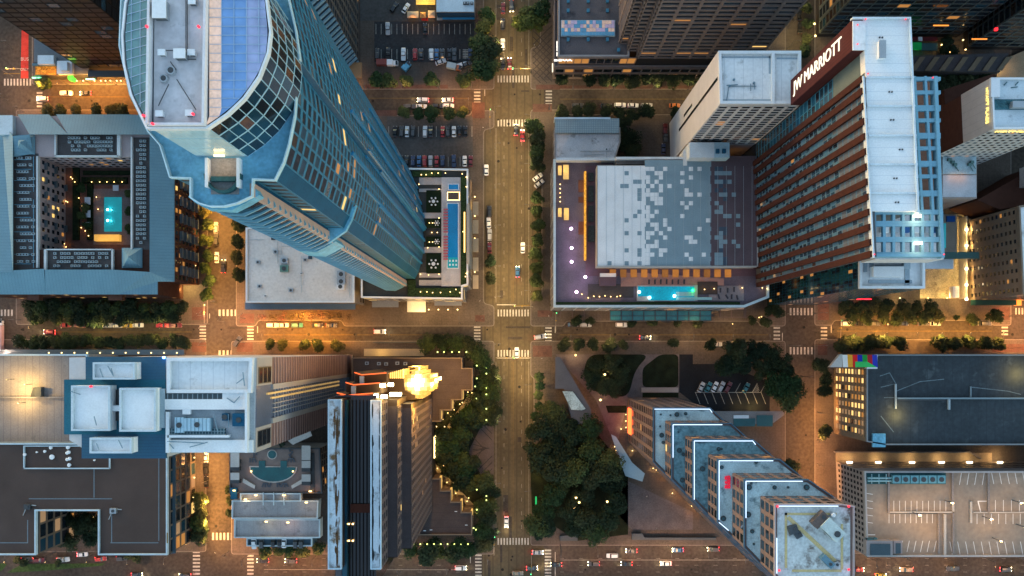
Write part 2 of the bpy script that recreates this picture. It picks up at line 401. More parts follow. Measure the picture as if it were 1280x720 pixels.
# over the cross streets beside the avenue
for x, y0, y1 in ((592.5, 105, 147), (682, 108, 144), (592.5, 407, 426), (681.5, 404, 428), (594, 692, 730), (681, 686, 726)): bars(x, y0, x+8, y1, max(5, int((y1-y0)/4)), False)
for y in (387, 438, 100): bars(272, y, 297, y+8, 5, True)
for x in (249.5, 309): bars(x, 406, x+8, 426, 5, False)
for y in (385, 434): bars(986, y, 1017, y+9, 7, True)
for x in (967, 1026): bars(x, 403, x+8, 426, 5, False)
bars(264, 666, 292, 675, 6, True); bars(241, 688, 250, 724, 8, False); bars(309, 688, 317, 724, 8, False)
bars(4, 98.5, 40, 107, 9, True); bars(0, 387, 17, 395, 4, True); bars(1268, 385, 1284, 393, 4, True); bars(1252, 403, 1260, 420, 4, False); bars(1268, 433, 1284, 442, 4, True)
bars(46, 114, 53, 135, 5, False)
mb = MB()
def line(a, b, w_=0.5, z=0.010, m=0): strip_px(mb, a, b, w_, z, m)
for y in (381, 447.5): line((621, y), (662, y) if y > 400 else (645, y), 1.0)
line((621, 103+48), (621, 103+48.1))
for x in (322, ): pass
for x, y0, y1 in ((606, 108, 120), (694, 404, 416), (694, 690, 726), (1039, 403, 416), (978, 416, 426), (322, 408, 416), (262, 392, 398), (588, 690, 704)): line((x, y0), (x, y1), 0.9)
for y0, y1 in ((160, 378), (452, 664), (-20, 86)):
    line((640, y0), (640, y1), 0.22, m=1); line((642, y0), (642, y1), 0.22, m=1)
    for x in (630, 652):
        k = y0
        while k < y1-6: line((x, k), (x, k+5), 0.26); k += 17
    line((620, y0), (620, y1), 0.25); line((661, y0), (661, y1), 0.25)
for y, x0, x1 in ((123, 440, 588), (124, 700, 880), (418.5, 330, 560), (418.5, 700, 960), (415, 60, 240), (414, 1046, 1240), (121, 60, 160)):
    line((x0, y-0.5), (x1, y-0.5), 0.2, m=1); line((x0, y+0.4), (x1, y+0.4), 0.2, m=1)
for y in (698, 706.5, 715):
    for x0, x1 in ((330, 585), (700, 950), (1060, 1280)):
        k = x0
        while k < x1: line((k, y), (k+5, y), 0.2); k += 24
line((330, 712), (585, 712.2), 0.4); line((700, 700), (950, 700), 0.4)
line((5, 92), (25, 92), 0.9, m=1); line((640, 382), (662, 382), 0.9, m=1)
mb.build('road_marking', [PAINT, YPAINT], None, kind='structure')
mb = MB(); _r = random.Random(4)
for k in range(90):
    h = _r.random()
    x, y = (_r.uniform(605, 678), _r.uniform(0, 720)) if h < .4 else ((_r.uniform(20, 1270), _r.choice([118, 126, 412, 418, 700, 712])) if h < .85 else (_r.choice([278, 1000])+_r.uniform(-9, 9), _r.uniform(0, 720)))
    c = XY(x, y); r_ = _r.choice([.4, .45, .6]); mb.poly([(c[0]+r_*math.cos(t*.785), c[1]+r_*math.sin(t*.785), .014) for t in range(8)])
struct(mb, 'manhole_covers', mat('manhole_iron', (.016, .015, .014), .7, var=.2))
mb = MB()
for k in range(46):                              # darker repair patches and sealed cuts
    h = _r.random()
    if h < .45: x, y, a, b = _r.uniform(606, 670), _r.uniform(0, 715), _r.uniform(2, 6), _r.uniform(6, 30)
    elif h < .85: x, y, a, b = _r.uniform(20, 1260), _r.choice([113, 121, 129, 408, 414, 421, 697, 706, 714]), _r.uniform(8, 36), _r.uniform(1, 4)
    else: x, y, a, b = _r.choice([270, 280, 992, 1004]), _r.uniform(140, 680), _r.uniform(2, 6), _r.uniform(8, 30)
    mb.poly([(p, q, .006+k*.00005) for p, q in ccw(PXY(rect(x, y, x+a, y+b)))])
struct(mb, 'road_patches', mat('road_repair', (.048, .041, .035), .8, var=.35, scale=.5))
sheet('bus_lane', [(27, 38), (35.5, 38), (35.5, 98), (26, 98)], 0.012, REDPAINT)
def add_text(name, body, size, M, m, parent=None, extrude=0.05, bold=0.0, kind=None, ay='CENTER', ax='CENTER', serif=False, sx=1.0):
    """letters as a solid mesh; M places the text plane (x along the words, y up the letters)"""
    cu = bpy.data.curves.new(name, 'FONT'); cu.body = body; cu.size = size; cu.extrude = extrude; cu.offset = bold
    cu.align_x = ax; cu.align_y = ay; cu.resolution_u = 3
    t = bpy.data.objects.new(name, cu); C.objects.link(t)
    dg = bpy.context.evaluated_depsgraph_get(); dg.update()
    me = bpy.data.meshes.new_from_object(t.evaluated_get(dg)); bpy.data.objects.remove(t)
    S = Matrix.Diagonal((sx, 1, 1, 1))
    me.transform(M@S if parent is None else Matrix.Translation(-Vector(parent.location))@M@S)
    me.materials.clear(); me.materials.append(m); me.name = name
    for p in me.polygons: p.material_index = 0
    o = bpy.data.objects.new(name, me); C.objects.link(o)
    if parent is not None: o.parent = parent
    if kind: o['kind'] = kind
    return o
def frame(o, x, y, n):
    x = Vector(x).normalized(); y = Vector(y).normalized(); n = Vector(n).normalized(); o = Vector(o)
    return Matrix(((x.x, y.x, n.x, o.x), (x.y, y.y, n.y, o.y), (x.z, y.z, n.z, o.z), (0, 0, 0, 1)))
add_text('road_marking', 'BUS', 2.0, frame(G(30.8, 74, 0.02), (1, 0, 0), (0, 1, 0), (0, 0, 1)), PAINT, extrude=0.002, kind='structure')
add_text('road_marking', 'ONLY', 1.7, frame(G(30.6, 87, 0.02), (1, 0, 0), (0, 1, 0), (0, 0, 1)), PAINT, extrude=0.002, kind='structure', sx=0.75)
# parking lots: dark sealed sheets with stalls
LOT = mat('parking_asphalt', (0.040, 0.042, 0.046), 0.85, var=0.3, scale=0.1, fine=1, stain=((0.022, 0.023, 0.025), 0.2, 0.58))
sheet('parking_lot', rect(468, 27, 593, 78), 0.145, LOT); sheet('parking_lot', rect(484, 146, 591, 209), 0.145, mat('paler_parking_asphalt', (0.075, 0.073, 0.072), 0.85, var=0.25, scale=0.1, fine=1))
sheet('parking_lot', rect(450, -20, 542, 26), 0.145, _M['paler_parking_asphalt'])
sheet('parking_lot', [(849, 443), (866, 443), (866, 455), (905, 455), (962, 478), (962, 514), (880, 514), (849, 490)], 0.150, mat('fresh_black_asphalt', (0.016, 0.018, 0.022), 0.8, var=0.25, scale=0.1))
mb = MB()
def stalls(x0, x1, n, y0, y1, slant=0, z=0.156):
    for k in range(n+1):
        x = x0+(x1-x0)*k/n; strip_px(mb, (x, y0), (x+slant, y1), 0.55, z)
stalls(470, 588, 18, 30, 43); stalls(470, 588, 18, 61.5, 74); stalls(486, 590, 14, 158, 171); stalls(486, 590, 14, 196, 208)
stalls(869, 951, 8, 490, 505, slant=6); stalls(877, 951, 7, 490, 479, slant=6)
strip_px(mb, (869, 490.5), (951, 490.5), 0.6, 0.156)
for k in range(5): strip_px(mb, (941+k*1.6, 490), (947+k*.5, 480+k*1.8), 0.4, 0.156)
for k in range(6): strip_px(mb, (578.5, 62.5+k*2), (585.5, 62.5+k*2), 0.9, 0.156)
struct(mb, 'parking_marking', PAINT)
# ================================================================ west half, upper: glass tower, courtyard block, black tower
def edge_of(poly, i): p = ccw(poly); return p[i], p[(i+1) % len(p)]
def ctr(poly): return (sum(p[0] for p in poly)/len(poly), sum(p[1] for p in poly)/len(poly), 0)
TEAL = mat('blue_metal_panel', (0.030, 0.175, 0.285), 0.5, 0.0, var=0.12, scale=0.15, fine=1.2)
TEALD = mat('deep_blue_spandrel', (0.012, 0.085, 0.16), 0.65, 0.0, var=0.15, scale=0.2)
TERR = mat('pale_blue_terrace', (0.16, 0.41, 0.56), 0.7, var=0.22, scale=0.25, fine=1.5, stain=((.10, .28, .40), .3, .58))
PINKW = mat('sunset_pink_pier', (0.50, 0.34, 0.28), 0.6, var=0.1)  # pink of the sunset painted into the pier colour
def glass_tower():
    z1, z2 = 214.0, 232.0
    T = [(217, 221), (243, 222), (243, 247), (252, 253), (265, 257), (282, 257), (298, 253), (315, 245), (316, 223), (344, 224), (354, 204), (361, 180), (368, 145), (370, 110), (366, 79), (374, 75), (369, 40), (360, 0), (348, -50),
         (330, -95), (290, -120), (230, -125), (178, -95), (158, -20), (155, 60), (168, 120), (190, 165), (205, 182)]
    Tw = PXY(T, z1)
    root = thing('glass_tower', 'tall blue glass skyscraper leaning over the picture with a curved crown and white roof deck', 'skyscraper', ctr(Tw))
    mb = MB(); mb.prism(Tw, 0, z1-0.3); mb.build('wall', TEALD, root)
    mb = MB(); mb.prism(offset(Tw, 0.35), z1-0.3, z1); mb.build('terrace', TERR, root)
    mb = MB(); mb.ring(offset(Tw, 0.38), 0.2, z1, z1+1.1); mb.build('parapet', mat('pale_parapet', (0.5, 0.68, 0.75), 0.5), root)
    fa = Facades(root)
    P = [(mat('tower_blue_glass', (.010, .050, .085), .3, var=.25, scale=.06, spec=.22), 3.5), (mat('tower_dark_glass', (.008, .018, .028), .3, var=.2, spec=.18), 8), (mat('tower_bronze_glass', (.045, .026, .02), .3, var=.3, spec=.2), .7), (LITO, .22), (LITY, .06), (GLASSC, .25)]
    fr = MB()
    q = ccw(Tw); n = len(q)
    # find each side by its original corners
    W = [Vector(p) for p in Tw]
    def side(i, j=None):
        a, b = W[i], W[(i+1) % n if j is None else j]
        m = (a+b)/2; d = b-a; out = Vector((d.y, -d.x)); c = Vector(ctr(Tw)[:2])
        return (a, b) if out.dot(m-c) > 0 else (b, a)
    for i in range(n):
        a, b = side(i); L = (a-b).length
        if L < 0.4: continue
        curved = 1 <= i <= 6
        if i in (7,): continue
        if 1 < i <= 6: continue
        east = 9 <= i <= 20
        cols = max(1, round(L/2.9))
        if L < 3.2: continue
        if i in (9, 10, 11):        # lit curtain wall bay at the top, bands below
            fa.wall(a, b, 170, z1-0.6, cols, 11, 0.16, 0.30, 0.30, panes=P, mb=fr)
            fa.wall(a, b, 24, 170, cols, 44, 0.12, 0.42, 0.30, panes=P, mb=fr)
        elif east:
            fa.wall(a, b, 24, z1-0.6, cols, 56, 0.16, 0.42, 0.36, panes=P, mb=fr)
        else:
            fa.wall(a, b, 24, z1-0.6, cols, 56, 0.22, 0.5, 0.28, panes=P, mb=fr)
    fr.build('facade_frame', TEAL, root)
    # blue fin ribs that stripe the lower east side
    fin = MB()
    for i in range(11, 18):
        a, b = side(i); L = (b-a).length; u = (b-a)/L; nn = Vector((u.y, -u.x))
        for k in range(max(1, int(L/5.8))+1):
            c = a+u*min(L-.2, k*5.8+0.3)+nn*0.35
            fin.obox(c, (u.x, u.y), 0.28, 0.2, 24, 150+math.sin(i*2.1+k)*22)
    fin.build('facade_fin', mat('blue_fin', (0.016, 0.19, 0.37), 0.5, 0.1, var=0.08), root)
    # curved south bay: a balcony slab and dark glazing on every floor
    arc = [W[k] for k in range(2, 8)]
    bal_m = mat('balcony_slab', (0.16, 0.36, 0.46), 0.5, var=0.1)
    back = MB(); inner = [p+Vector((0, 2.0)) for p in arc]
    bg_ = MB(); bg_.prism([tuple(p+(p-Vector(ctr([tuple(t) for t in arc])[:2])).normalized()*.25) for p in arc]+[tuple(p) for p in reversed(inner)], 18, z1-1); bg_.build('bay_glazing', mat('dark_bay_glass', (.008, .03, .045), .15, var=.3, spec=.7), root)
    nf = 54
    for k in range(nf):
        z = 20+k*(z1-24)/nf
        sl = MB(); outer = [p+(p-Vector(ctr([tuple(t) for t in arc])[:2])).normalized()*0.9 for p in arc]
        pts = [tuple(p) for p in outer]+[tuple(p) for p in reversed(inner)]
        sl.prism(pts, z, z+0.45); sl.build('balcony', bal_m, root)
    for lo, hi in ((146, 156), (z1-3.0, z1-0.3)):
        r_ = MB(); pts = [tuple(p+(p-Vector(ctr([tuple(t) for t in arc])[:2])).normalized()*1.1) for p in arc]+[tuple(p) for p in reversed(inner)]
        r_.prism(pts, lo, hi); r_.build('terrace_band', TERR, root)
    for zz in (158,):
        q_ = MB(); pl = [tuple(W[7]), tuple(W[9]), tuple(W[10]), tuple(W[11])]; c_ = Vector(ctr(pl)[:2]); q_.prism([tuple(Vector(t_)+(Vector(t_)-Vector(ctr(Tw)[:2])).normalized()*.7) for t_ in pl]+[tuple(W[8])], zz, zz+1.6); q_.build('terrace_band', TERR, root)
    pier = MB(); a = W[7]; pier.box(a.x-0.3, a.y-0.2, 0, a.x+.45, a.y+2.0, z1+0.2); pier.box(W[2].x-.3, W[2].y-.1, 0, W[2].x+.6, W[2].y+2.4, z1-0.5); pier.build('corner_pier', PINKW, root)
    # crown drum
    D = [(186, 158), (258, 158), (283, 141), (304, 121), (322, 95), (333, 66), (336, 40), (331, 0), (318, -35), (296, -70), (258, -96), (190, -96), (172, -40), (160, 5), (156, 45), (158, 80), (167, 118)]
    Dw = PXY(D, z2)
    mb = MB(); mb.prism(offset(Dw, -0.5), z1, z2-0.3); mb.build('crown_wall', mat('crown_interior', (0.10, 0.16, 0.20), 0.4, var=0.1), root)
    fr = MB(); V = [Vector(p) for p in Dw]; crown_p = [(GLASS, 6), (GLASSB, 4), (mat('bronze_reflection_glass', (0.14, 0.06, 0.035), 0.15, var=0.4, scale=0.2), 1.6)]  # bronze reflections painted as the colour of some crown panes
    for i in range(len(V)):
        a, b = V[i], V[(i+1) % len(V)]
        if (a-b).length < .3: continue
        a, b = (a, b) if Vector(((b-a).y, -(b-a).x)).dot((a+b)/2-Vector(ctr(Dw)[:2])) > 0 else (b, a)
        L = (b-a).length
        if i == 0: fa.wall(a, b, z1, z2-0.5, 5, 3, 0.05, 0.06, 0.25, panes=[(mat('frosted_crown_glass', (0.50, 0.66, 0.70), 0.15, var=0.12, scale=0.2), 1)], mb=fr, d_pane=0.1)
        else: fa.wall(a, b, z1, z2-0.5, max(1, round(L/1.7)), 4, 0.07, 0.09, 0.5 if 1 <= i <= 8 else 0.3, panes=crown_p, mb=fr, d_pane=0.1)
    fr.build('crown_frame', mat('pale_blue_mullion', (0.35, 0.55, 0.65), 0.4, var=0.05), root)
    rim = MB(); rim.ring(offset(Dw, 0.4), 0.28, z2-0.8, z2+0.3); rim.build('crown_rim', WPAINT, root)
    deck = MB(); deck.prism(PXY([(192, 156), (258, 156), (262, -94), (194, -94)], z2), z2-0.3, z2+0.02); deck.build('roof_deck', mat('pale_roof_deck', (0.60, 0.57, 0.58), 0.8, var=0.14, scale=0.2, fine=1.2, stain=((0.35, 0.33, 0.33), 0.35, 0.62)), root)
    kerb = MB()
    for x0, x1 in ((187.5, 190.5), (257, 260)): kerb.prism(PXY([(x0-1, 157), (x1-1, 157), (x1+3, -94), (x0+3, -94)], z2), z2-0.2, z2+1.3)
    kerb.prism(PXY(rect(187, 155.5, 259, 158.5), z2), z2-.2, z2+1.0)
    kerb.build('roof_kerb', mat('pinkish_white_kerb', (0.70, 0.68, 0.70), 0.6, var=0.08), root)
    # glass roofs either side: warm lit strip, blue panes and thin mullions
    def glass_side(edge, base_x, m_list, cols, name):
        ys = [157-k*(157+90)/22 for k in range(23)]
        def xe(y):
            e = edge
            for (x0, y0), (x1, y1) in zip(e, e[1:]):
                if min(y0, y1) <= y <= max(y0, y1): return x0+(x1-x0)*(y-y0)/(y1-y0) if y1 != y0 else x0
            return e[-1][0]
        for ci, m in enumerate(m_list):
            pn = MB()
            for y0, y1 in zip(ys, ys[1:]):
                def X(y, c): return min(base_x+c*cols, xe(y)) if cols > 0 else max(base_x+c*cols, xe(y))
                a, b, c, d = X(y0, ci), X(y0, ci+1), X(y1, ci+1), X(y1, ci)
                if abs(a-b)+abs(c-d) < 0.5: continue
                pn.poly([(*XY(x, y, z2), z2+0.12) for x, y in ((a, y0), (b, y0), (c, y1), (d, y1))])
            if pn.v: pn.build(name, m, root)
        mu = MB()
        for k, y in enumerate(ys[:-1]):
            a = Vector((*XY(base_x, y, z2), z2+0.22)); y2 = y+(4 if cols > 0 else -6)*0.0; b = Vector((*XY(xe(y), y, z2), z2+0.22))
            if cols < 0: b = Vector((*XY(xe(y+8), y+8, z2), z2+0.22))
            mu.tube(a, b, 0.05, n=4)
        c = 1
        while abs(c*cols) < 85:
            pts = [(base_x+c*cols, y) for y in ys if (xe(y) > base_x+c*cols if cols > 0 else xe(y) < base_x+c*cols)]
            if len(pts) > 1: mu.tube(Vector((*XY(*pts[0], z2), z2+0.2)), Vector((*XY(*pts[-1], z2), z2+0.2)), 0.05, n=4)
            c += 1
        mu.build('skylight_mullion', mat('skylight_bar', (0.36, 0.50, 0.66), 0.4, var=0), root)
    blue = mat('blue_skylight_glass', (0.19, 0.36, 0.66), 0.15, var=0.18, scale=0.12, fine=0.5, spec=0.9)
    pink = mat('lilac_skylight_glass', (0.38, 0.43, 0.66), 0.18, var=0.25, scale=0.12, fine=0.4, spec=0.9)
    cream = mat('lit_cream_skylight', (0.75, 0.55, 0.45), 0.4, var=0.15, scale=0.3, emit=(1.0, 0.60, 0.38), es=0.16)
    glass_side([(258, 157), (283, 140), (304, 120), (322, 94), (333, 66), (335, 40), (331, 0), (318, -35), (296, -70), (260, -94)], 262, [cream, blue, blue, pink, pink], 15.5, 'skylight')
    sail = mat('teal_sail_glass', (0.13, 0.26, 0.26), 0.2, var=0.3, scale=0.2, fine=0.7, spec=0.8)
    glass_side([(187, 157), (167, 118), (159, 80), (157, 45), (161, 5), (173, -40), (190, -94)], 187, [sail, sail, sail], -11, 'sail_glass')
    # sunken niche on the south terrace with a warm lamp and a curved planter
    ni = MB(); ni.prism(PXY(rect(264, 198, 299, 243), z1), z1, z1+0.12); ni.build('niche_floor', mat('niche_paving', (0.30, 0.29, 0.28), 0.8, var=0.25, fine=3), root)
    for x_ in (260.5, 299.5): sd = MB(); sd.prism(PXY(rect(x_, 200, x_+3.5, 236), z1), z1, z1+1.6); sd.build('niche_wall', WPAINT, root)
    pl = MB()
    cs = [(281+23*math.cos(t), 219+24*math.sin(t)) for t in [math.pi*k/10 for k in range(11)]]
    for a, b in zip(cs, cs[1:]):
        mid = [a, b, (281+(b[0]-281)*.86, 219+(b[1]-219)*.86), (281+(a[0]-281)*.86, 219+(a[1]-219)*.86)]
        pl.prism(PXY(mid, z1), z1, z1+1.3)
    pl.prism(PXY(rect(266, 222, 297, 228), z1), z1+.1, z1+1.0)
    pl.build('planter', mat('dark_green_planter', (0.03, 0.10, 0.11), 0.6, var=0.2), root)
    lp = MB(); c = G(281, 199, z1); lp.box(c.x-.8, c.y-.15, z1+2.4, c.x+.8, c.y+.15, z1+2.8); lp.build('niche_lamp', BULB, root)
    light((c.x, c.y-1.6, z1+2.6), 110, WARM, 0.3, parent=root)
    c = G(408, 312, 150); sp = MB(); sp.box(c.x-.7, c.y-.3, 150, c.x+.7, c.y+.3, 150.5); sp.build('niche_lamp', BULB, root)
    # red aviation lamps
    for x, y in ((189, 38), (253, 38), (185, 148), (246, 146), (196, 158)):
        b = MB(); p = G(x, y, z2); b.cyl((p.x, p.y), 0.18, z2+1.2, z2+1.6, 8); b.build('beacon', REDB, root)
        light((p.x, p.y, z2+2.6), 1.5, (1, .06, .1), 0.2, parent=root)
    fa.done(98)
    # things standing on the deck
    def unit(name, label, cat, px, py, wx, wy, h, m=STEEL, top=None):
        r = thing(name, label, cat, (*XY(px, py, z2), z2+0.02)); p = r.location
        b = MB(); b.box(p.x-wx/2, p.y-wy/2, p.z, p.x+wx/2, p.y+wy/2, p.z+h); b.build('casing', m, r)
        t = MB()
        t.box(p.x-wx/2-.08, p.y-wy/2-.08, p.z+h, p.x+wx/2+.08, p.y+wy/2+.08, p.z+h+.12)
        t.build('lid', top or WPAINT, r)
        g = MB()
        for k in range(3): g.box(p.x-wx/2+.1, p.y-wy/2-.03, p.z+h*(.2+.25*k), p.x+wx/2-.1, p.y-wy/2, p.z+h*(.3+.25*k))
        g.build('louvre', DSTEEL, r)
    unit('roof_hatch', 'large pale rooftop enclosure with two lids on the skyscraper deck', 'roof hatch', 204, 16, 1.8, 2.4, 1.3)
    for i, (x, y) in enumerate(((205, 68), (242, 68), (202, 144), (239, 143))):
        unit('vent_box', ['small white vent box west of the pipe cross on the skyscraper deck', 'small white vent box east of the pipe cross on the skyscraper deck', 'small vent box near the south corner of the skyscraper deck by the sail glass', 'small vent box near the south corner of the skyscraper deck by the skylight'][i], 'vent', x, y, .9, .7, .8, WPAINT)
    unit('air_handler', 'grey air handler at the middle of the skyscraper deck', 'air handler', 229, 71, 1.5, 1.2, 1.3)
    unit('air_handler', 'upper pipe manifold unit at the top edge of the skyscraper deck', 'air handler', 243, 4, .9, .9, .9)
    for lb, x, y, r_ in (('grey round exhaust fan with dark throat on the skyscraper deck', 206, 99, .55), ('pale domed exhaust fan beside the air handler on the skyscraper deck', 215, 89, .6)):
        r = thing('exhaust_fan', lb, 'fan', (*XY(x, y, z2), z2+0.02)); p = r.location
        b = MB(); b.cyl((p.x, p.y), r_*1.2, p.z, p.z+.5, 14, r1=r_); b.build('housing', STEEL, r)
        b = MB(); b.cyl((p.x, p.y), r_*.7, p.z+.5, p.z+.53, 14); b.build('fan', DSTEEL, r)
    pr = MB()
    zt = z2+.3
    for a, b in (((233.5, -20), (233.5, 70)), ((235.2, -20), (235.2, 70)), ((208, 64), (235, 64)), ((225, 75), (246, 75)), ((214, 78), (221, 88)), ((199, 133), (212, 106)), ((222, 100), (246, 138))):
        pr.tube((*XY(*a, z2), zt), (*XY(*b, z2), zt), 0.07, n=5)
    tag(pr.build('roof_pipes', DSTEEL), 'thin dark pipes and cable runs across the skyscraper roof deck', 'pipes')
glass_tower()

# ---------------------------------------------------------------- podium with roof pool
def tower_podium():
    z = 25.0
    out = PXY([(452, 372), (452, 210), (585, 212), (585, 356), (578, 358), (578, 374)], z)
    root = thing('tower_podium', 'podium with a long roof pool, planters and lawns beside the blue skyscraper', 'building', (*ctr(out)[:2], 0))
    shell(root, out, 0, z, mat('pale_podium_stone', (0.42, 0.38, 0.33), 0.7), mat('podium_roof_dark', (0.045, 0.05, 0.05), 0.9, var=.2), 1.0, 0.5, par_m=WPAINT)
    def s(name, pts, h0, h1, m, r=root):
        mb = MB(); mb.prism(PXY(pts, z), z+h0, z+h1); return mb.build(name, m, r)
    deck = mat('pool_deck_stone', (0.46, 0.45, 0.46), 0.75, var=.15, scale=.3)
    s('pool_deck', rect(552, 222, 576, 358), .08, .5, deck)
    for y0, y1 in ((222, 231), (236, 240), (266, 273), (309, 316), (341, 347), (350, 357)): s('path', rect(524, y0, 552.5, y1), .07, .28, mat('path_stone', (0.36, 0.34, 0.34), 0.8, var=.2))
    water = mat('pool_water', (0.01, 0.14, 0.30), 0.06, var=.2, scale=.1, emit=(0.0, 0.20, 0.50), es=0.12)
    water2 = mat('shallow_pool_water', (0.02, 0.25, 0.30), 0.06, var=.15, emit=(0.0, 0.42, 0.50), es=0.12)
    s('pool_basin', rect(558.6, 254, 573.6, 336), .5, .62, WPAINT); s('pool', rect(559.6, 255, 572.6, 322), .62, .66, water); s('shallow_pool', rect(559.6, 322, 572.6, 335), .62, .66, water2)
    s('spa_basin', rect(560, 230, 574, 238), .5, .62, WPAINT); s('spa', rect(561, 231, 573, 237), .62, .66, water)
    s('fire_pit', rect(560, 241, 574, 250), .5, 1.0, mat('fire_pit_stone', (.12, .09, .07), .7)); s('fire_glow', rect(559.2, 240.3, 574.8, 250.7), .42, .52, BULB)
    for k in range(6): s('submerged_seat', rect(561.5+4*(k % 3), 325+5*(k//3), 563.5+4*(k % 3), 327.5+5*(k//3)), .66, .72, WPAINT)
    lawn = mat('roof_lawn', (0.010, 0.020, 0.010), .95, var=.4, fine=5)
    for y0, y1 in ((238, 266), (274, 285), (287.5, 294), (296, 308), (317, 342)): s('roof_lawn', rect(533, y0, 551, y1), .3, .42, lawn if y0 != 287.5 else mat('fire_pit_black', (.02, .02, .02), .5))
    pl = mat('planting_bed', (0.025, 0.045, 0.018), .95, var=.7, scale=1.5, fine=6, bump=.5)
    for q in (rect(516, 214, 552, 221), rect(576, 221, 584, 356), rect(520, 360, 576, 371), rect(510, 350, 520, 371)): s('planting_bed', q, .08, .9, pl)
    s('louvred_wall', rect(584, 256, 587, 330), -20, 1.8, mat('slatted_screen', (.45, .40, .33), .6)); s('planter_glow', rect(580, 265.5, 581.6, 316), .9, 1.0, glow('linear_planter_light', (1, .55, .15), 1.6))
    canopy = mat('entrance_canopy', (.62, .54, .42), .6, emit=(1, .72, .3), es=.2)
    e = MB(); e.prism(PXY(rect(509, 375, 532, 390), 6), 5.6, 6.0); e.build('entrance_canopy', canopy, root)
    cm = mat('grey_awning', (.22, .24, .27), .6)
    for q in (rect(465, 376, 498, 384), rect(543, 375, 577, 382)):
        e = MB(); e.prism(PXY(q, 7), 6.6, 7); e.build('awning', cm, root)
    for y0 in (252, 275, 298, 322, 344):
        e = MB(); e.prism(PXY(rect(591, y0, 598, y0+17), 4), 3.7, 4.0); e.build('awning', mat('tan_awning', (.40, .33, .24), .7), root)
    fa = Facades(root); sm = mat('podium_mullion', (.36, .33, .30), .6)
    for a, b in edges(out):
        L = math.hypot(b[0]-a[0], b[1]-a[1]); fa.wall(a, b, 1, z-1, max(1, round(L/4)), 6, .2, .35, .25, frame=sm, panes=[(GLASS, 5), (LITY, .8), (LITO, .6)])
    fa.done(60)
    # loungers in a pink row, tables, lamps: all things of their own
    lg = thing('sun_lounger', 'pink sun lounger in the row along the roof pool beside the skyscraper', 'sun lounger', (0, 0, z+.5), 'pink sun loungers along the roof pool')
    lm = mat('pink_lounger_cloth', (.55, .16, .20), .8)
    b = MB(); b.box(-.9, -.3, z+.75, .35, .3, z+.85); b.build('seat', lm, lg)
    b = MB(); b.hexa([(.35, -.3, z+.75), (.95, -.3, z+1.05), (.95, .3, z+1.05), (.35, .3, z+.75), (.35, -.3, z+.85), (.92, -.3, z+1.15), (.92, .3, z+1.15), (.35, .3, z+.85)]); b.build('backrest', lm, lg)
    for sx in (-.8, .3):
        for sy in (-.24, .24): b = MB(); b.box(sx-.03, sy-.03, z+.5, sx+.03, sy+.03, z+.75); b.build('leg', WPAINT, lg)
    ys = [262+k*3.5 for k in range(9)]+[296+k*3.5 for k in range(9)]
    for k, y in enumerate(ys):
        loc = Vector((*XY(557.2, y, z+.5), z+.5))
        lb = f'{ORD[k]} pink sun lounger from the spa along the roof pool'
        if k == 0: lg.location = loc; lg['label'] = lb
        else: dup(lg, loc, label=lb)
    tb = thing('patio_set', '', 'patio furniture', (0, 0, z+.42))
    b = MB(); b.cyl((0, 0), .7, z+1.1, z+1.16, 10); b.build('tabletop', WPAINT, tb)
    b = MB(); b.cyl((0, 0), .08, z+.42, z+1.1, 6); b.build('leg', STEEL, tb)
    for k in range(6):
        a = k*math.pi/3; b = MB(); b.cyl((1.5*math.cos(a), 1.5*math.sin(a)), .34, z+.42, z+.87, 8); b.build('stool', WPAINT, tb)
    for k, (x, y, sc_, lb) in enumerate(((542, 252, 1, 'ring of white stools round a table on the upper roof lawn of the podium'), (546, 279, .6, 'small white seating group on the roof lawn above the fire tables'), (546, 302, .6, 'small white seating group on the roof lawn below the fire tables'), (542, 330, 1.1, 'larger ring of white stools on the lowest roof lawn of the podium'))):
        loc = Vector((*XY(x, y, z+.42), z+.42))
        if k == 0: tb.location = loc; tb['label'] = lb
        else: dup(tb, loc, scale=(sc_, sc_, 1), label=lb)
    k = 0
    for x, y in ((540, 217), (548, 217), (557, 217), (533, 219), (527, 219), (583, 234), (583, 222), (578, 218), (524, 231), (549, 237), (549, 273), (537, 279), (541, 279), (537, 303), (541, 303), (549, 309), (535, 310), (549, 343), (526, 343), (536, 344), (526, 365), (534, 365), (541, 366), (551, 366), (563, 365), (570, 362), (575, 366), (583, 342), (582, 346), (579, 290), (540, 291), (547, 291)):
        lamp_post(x, y, z+.4, 0.9, k % 3 == 0, 34)
        k += 1
    for y in (246, 258, 270, 284, 298, 312, 326, 340): wall_lamp(593.5, y, 3.2, 85)
    for x in (512, 530, 536, 548, 560, 572): wall_lamp(x, 387, 3.4, 95)
_lamp_n = [0]
def lamp_post(px, py, z, h, lit=True, power=40, col=WARM):
    """a short garden lamp: post, glowing globe"""
    p = G(px, py, z)
    if 'garden_lamp' not in PROTO:
        r = thing('garden_lamp', 'small glowing garden lamp', 'garden lamp', (0, 0, 0), 'small glowing garden lamps')
        b = MB(); b.cyl((0, 0), .06, 0, .8, 6); b.build('post', DSTEEL, r)
        b = MB(); b.cyl((0, 0), .12, .8, .95, 8, r1=.2); b.cyl((0, 0), .2, .95, 1.2, 8, r1=.08); b.build('globe', BULB, r)
        PROTO['garden_lamp'] = r; r.location = p; o = r
    else: o = dup(PROTO['garden_lamp'], p)
    if lit: light(p+Vector((0, 0, 1.7)), power, col, .2)
    return o
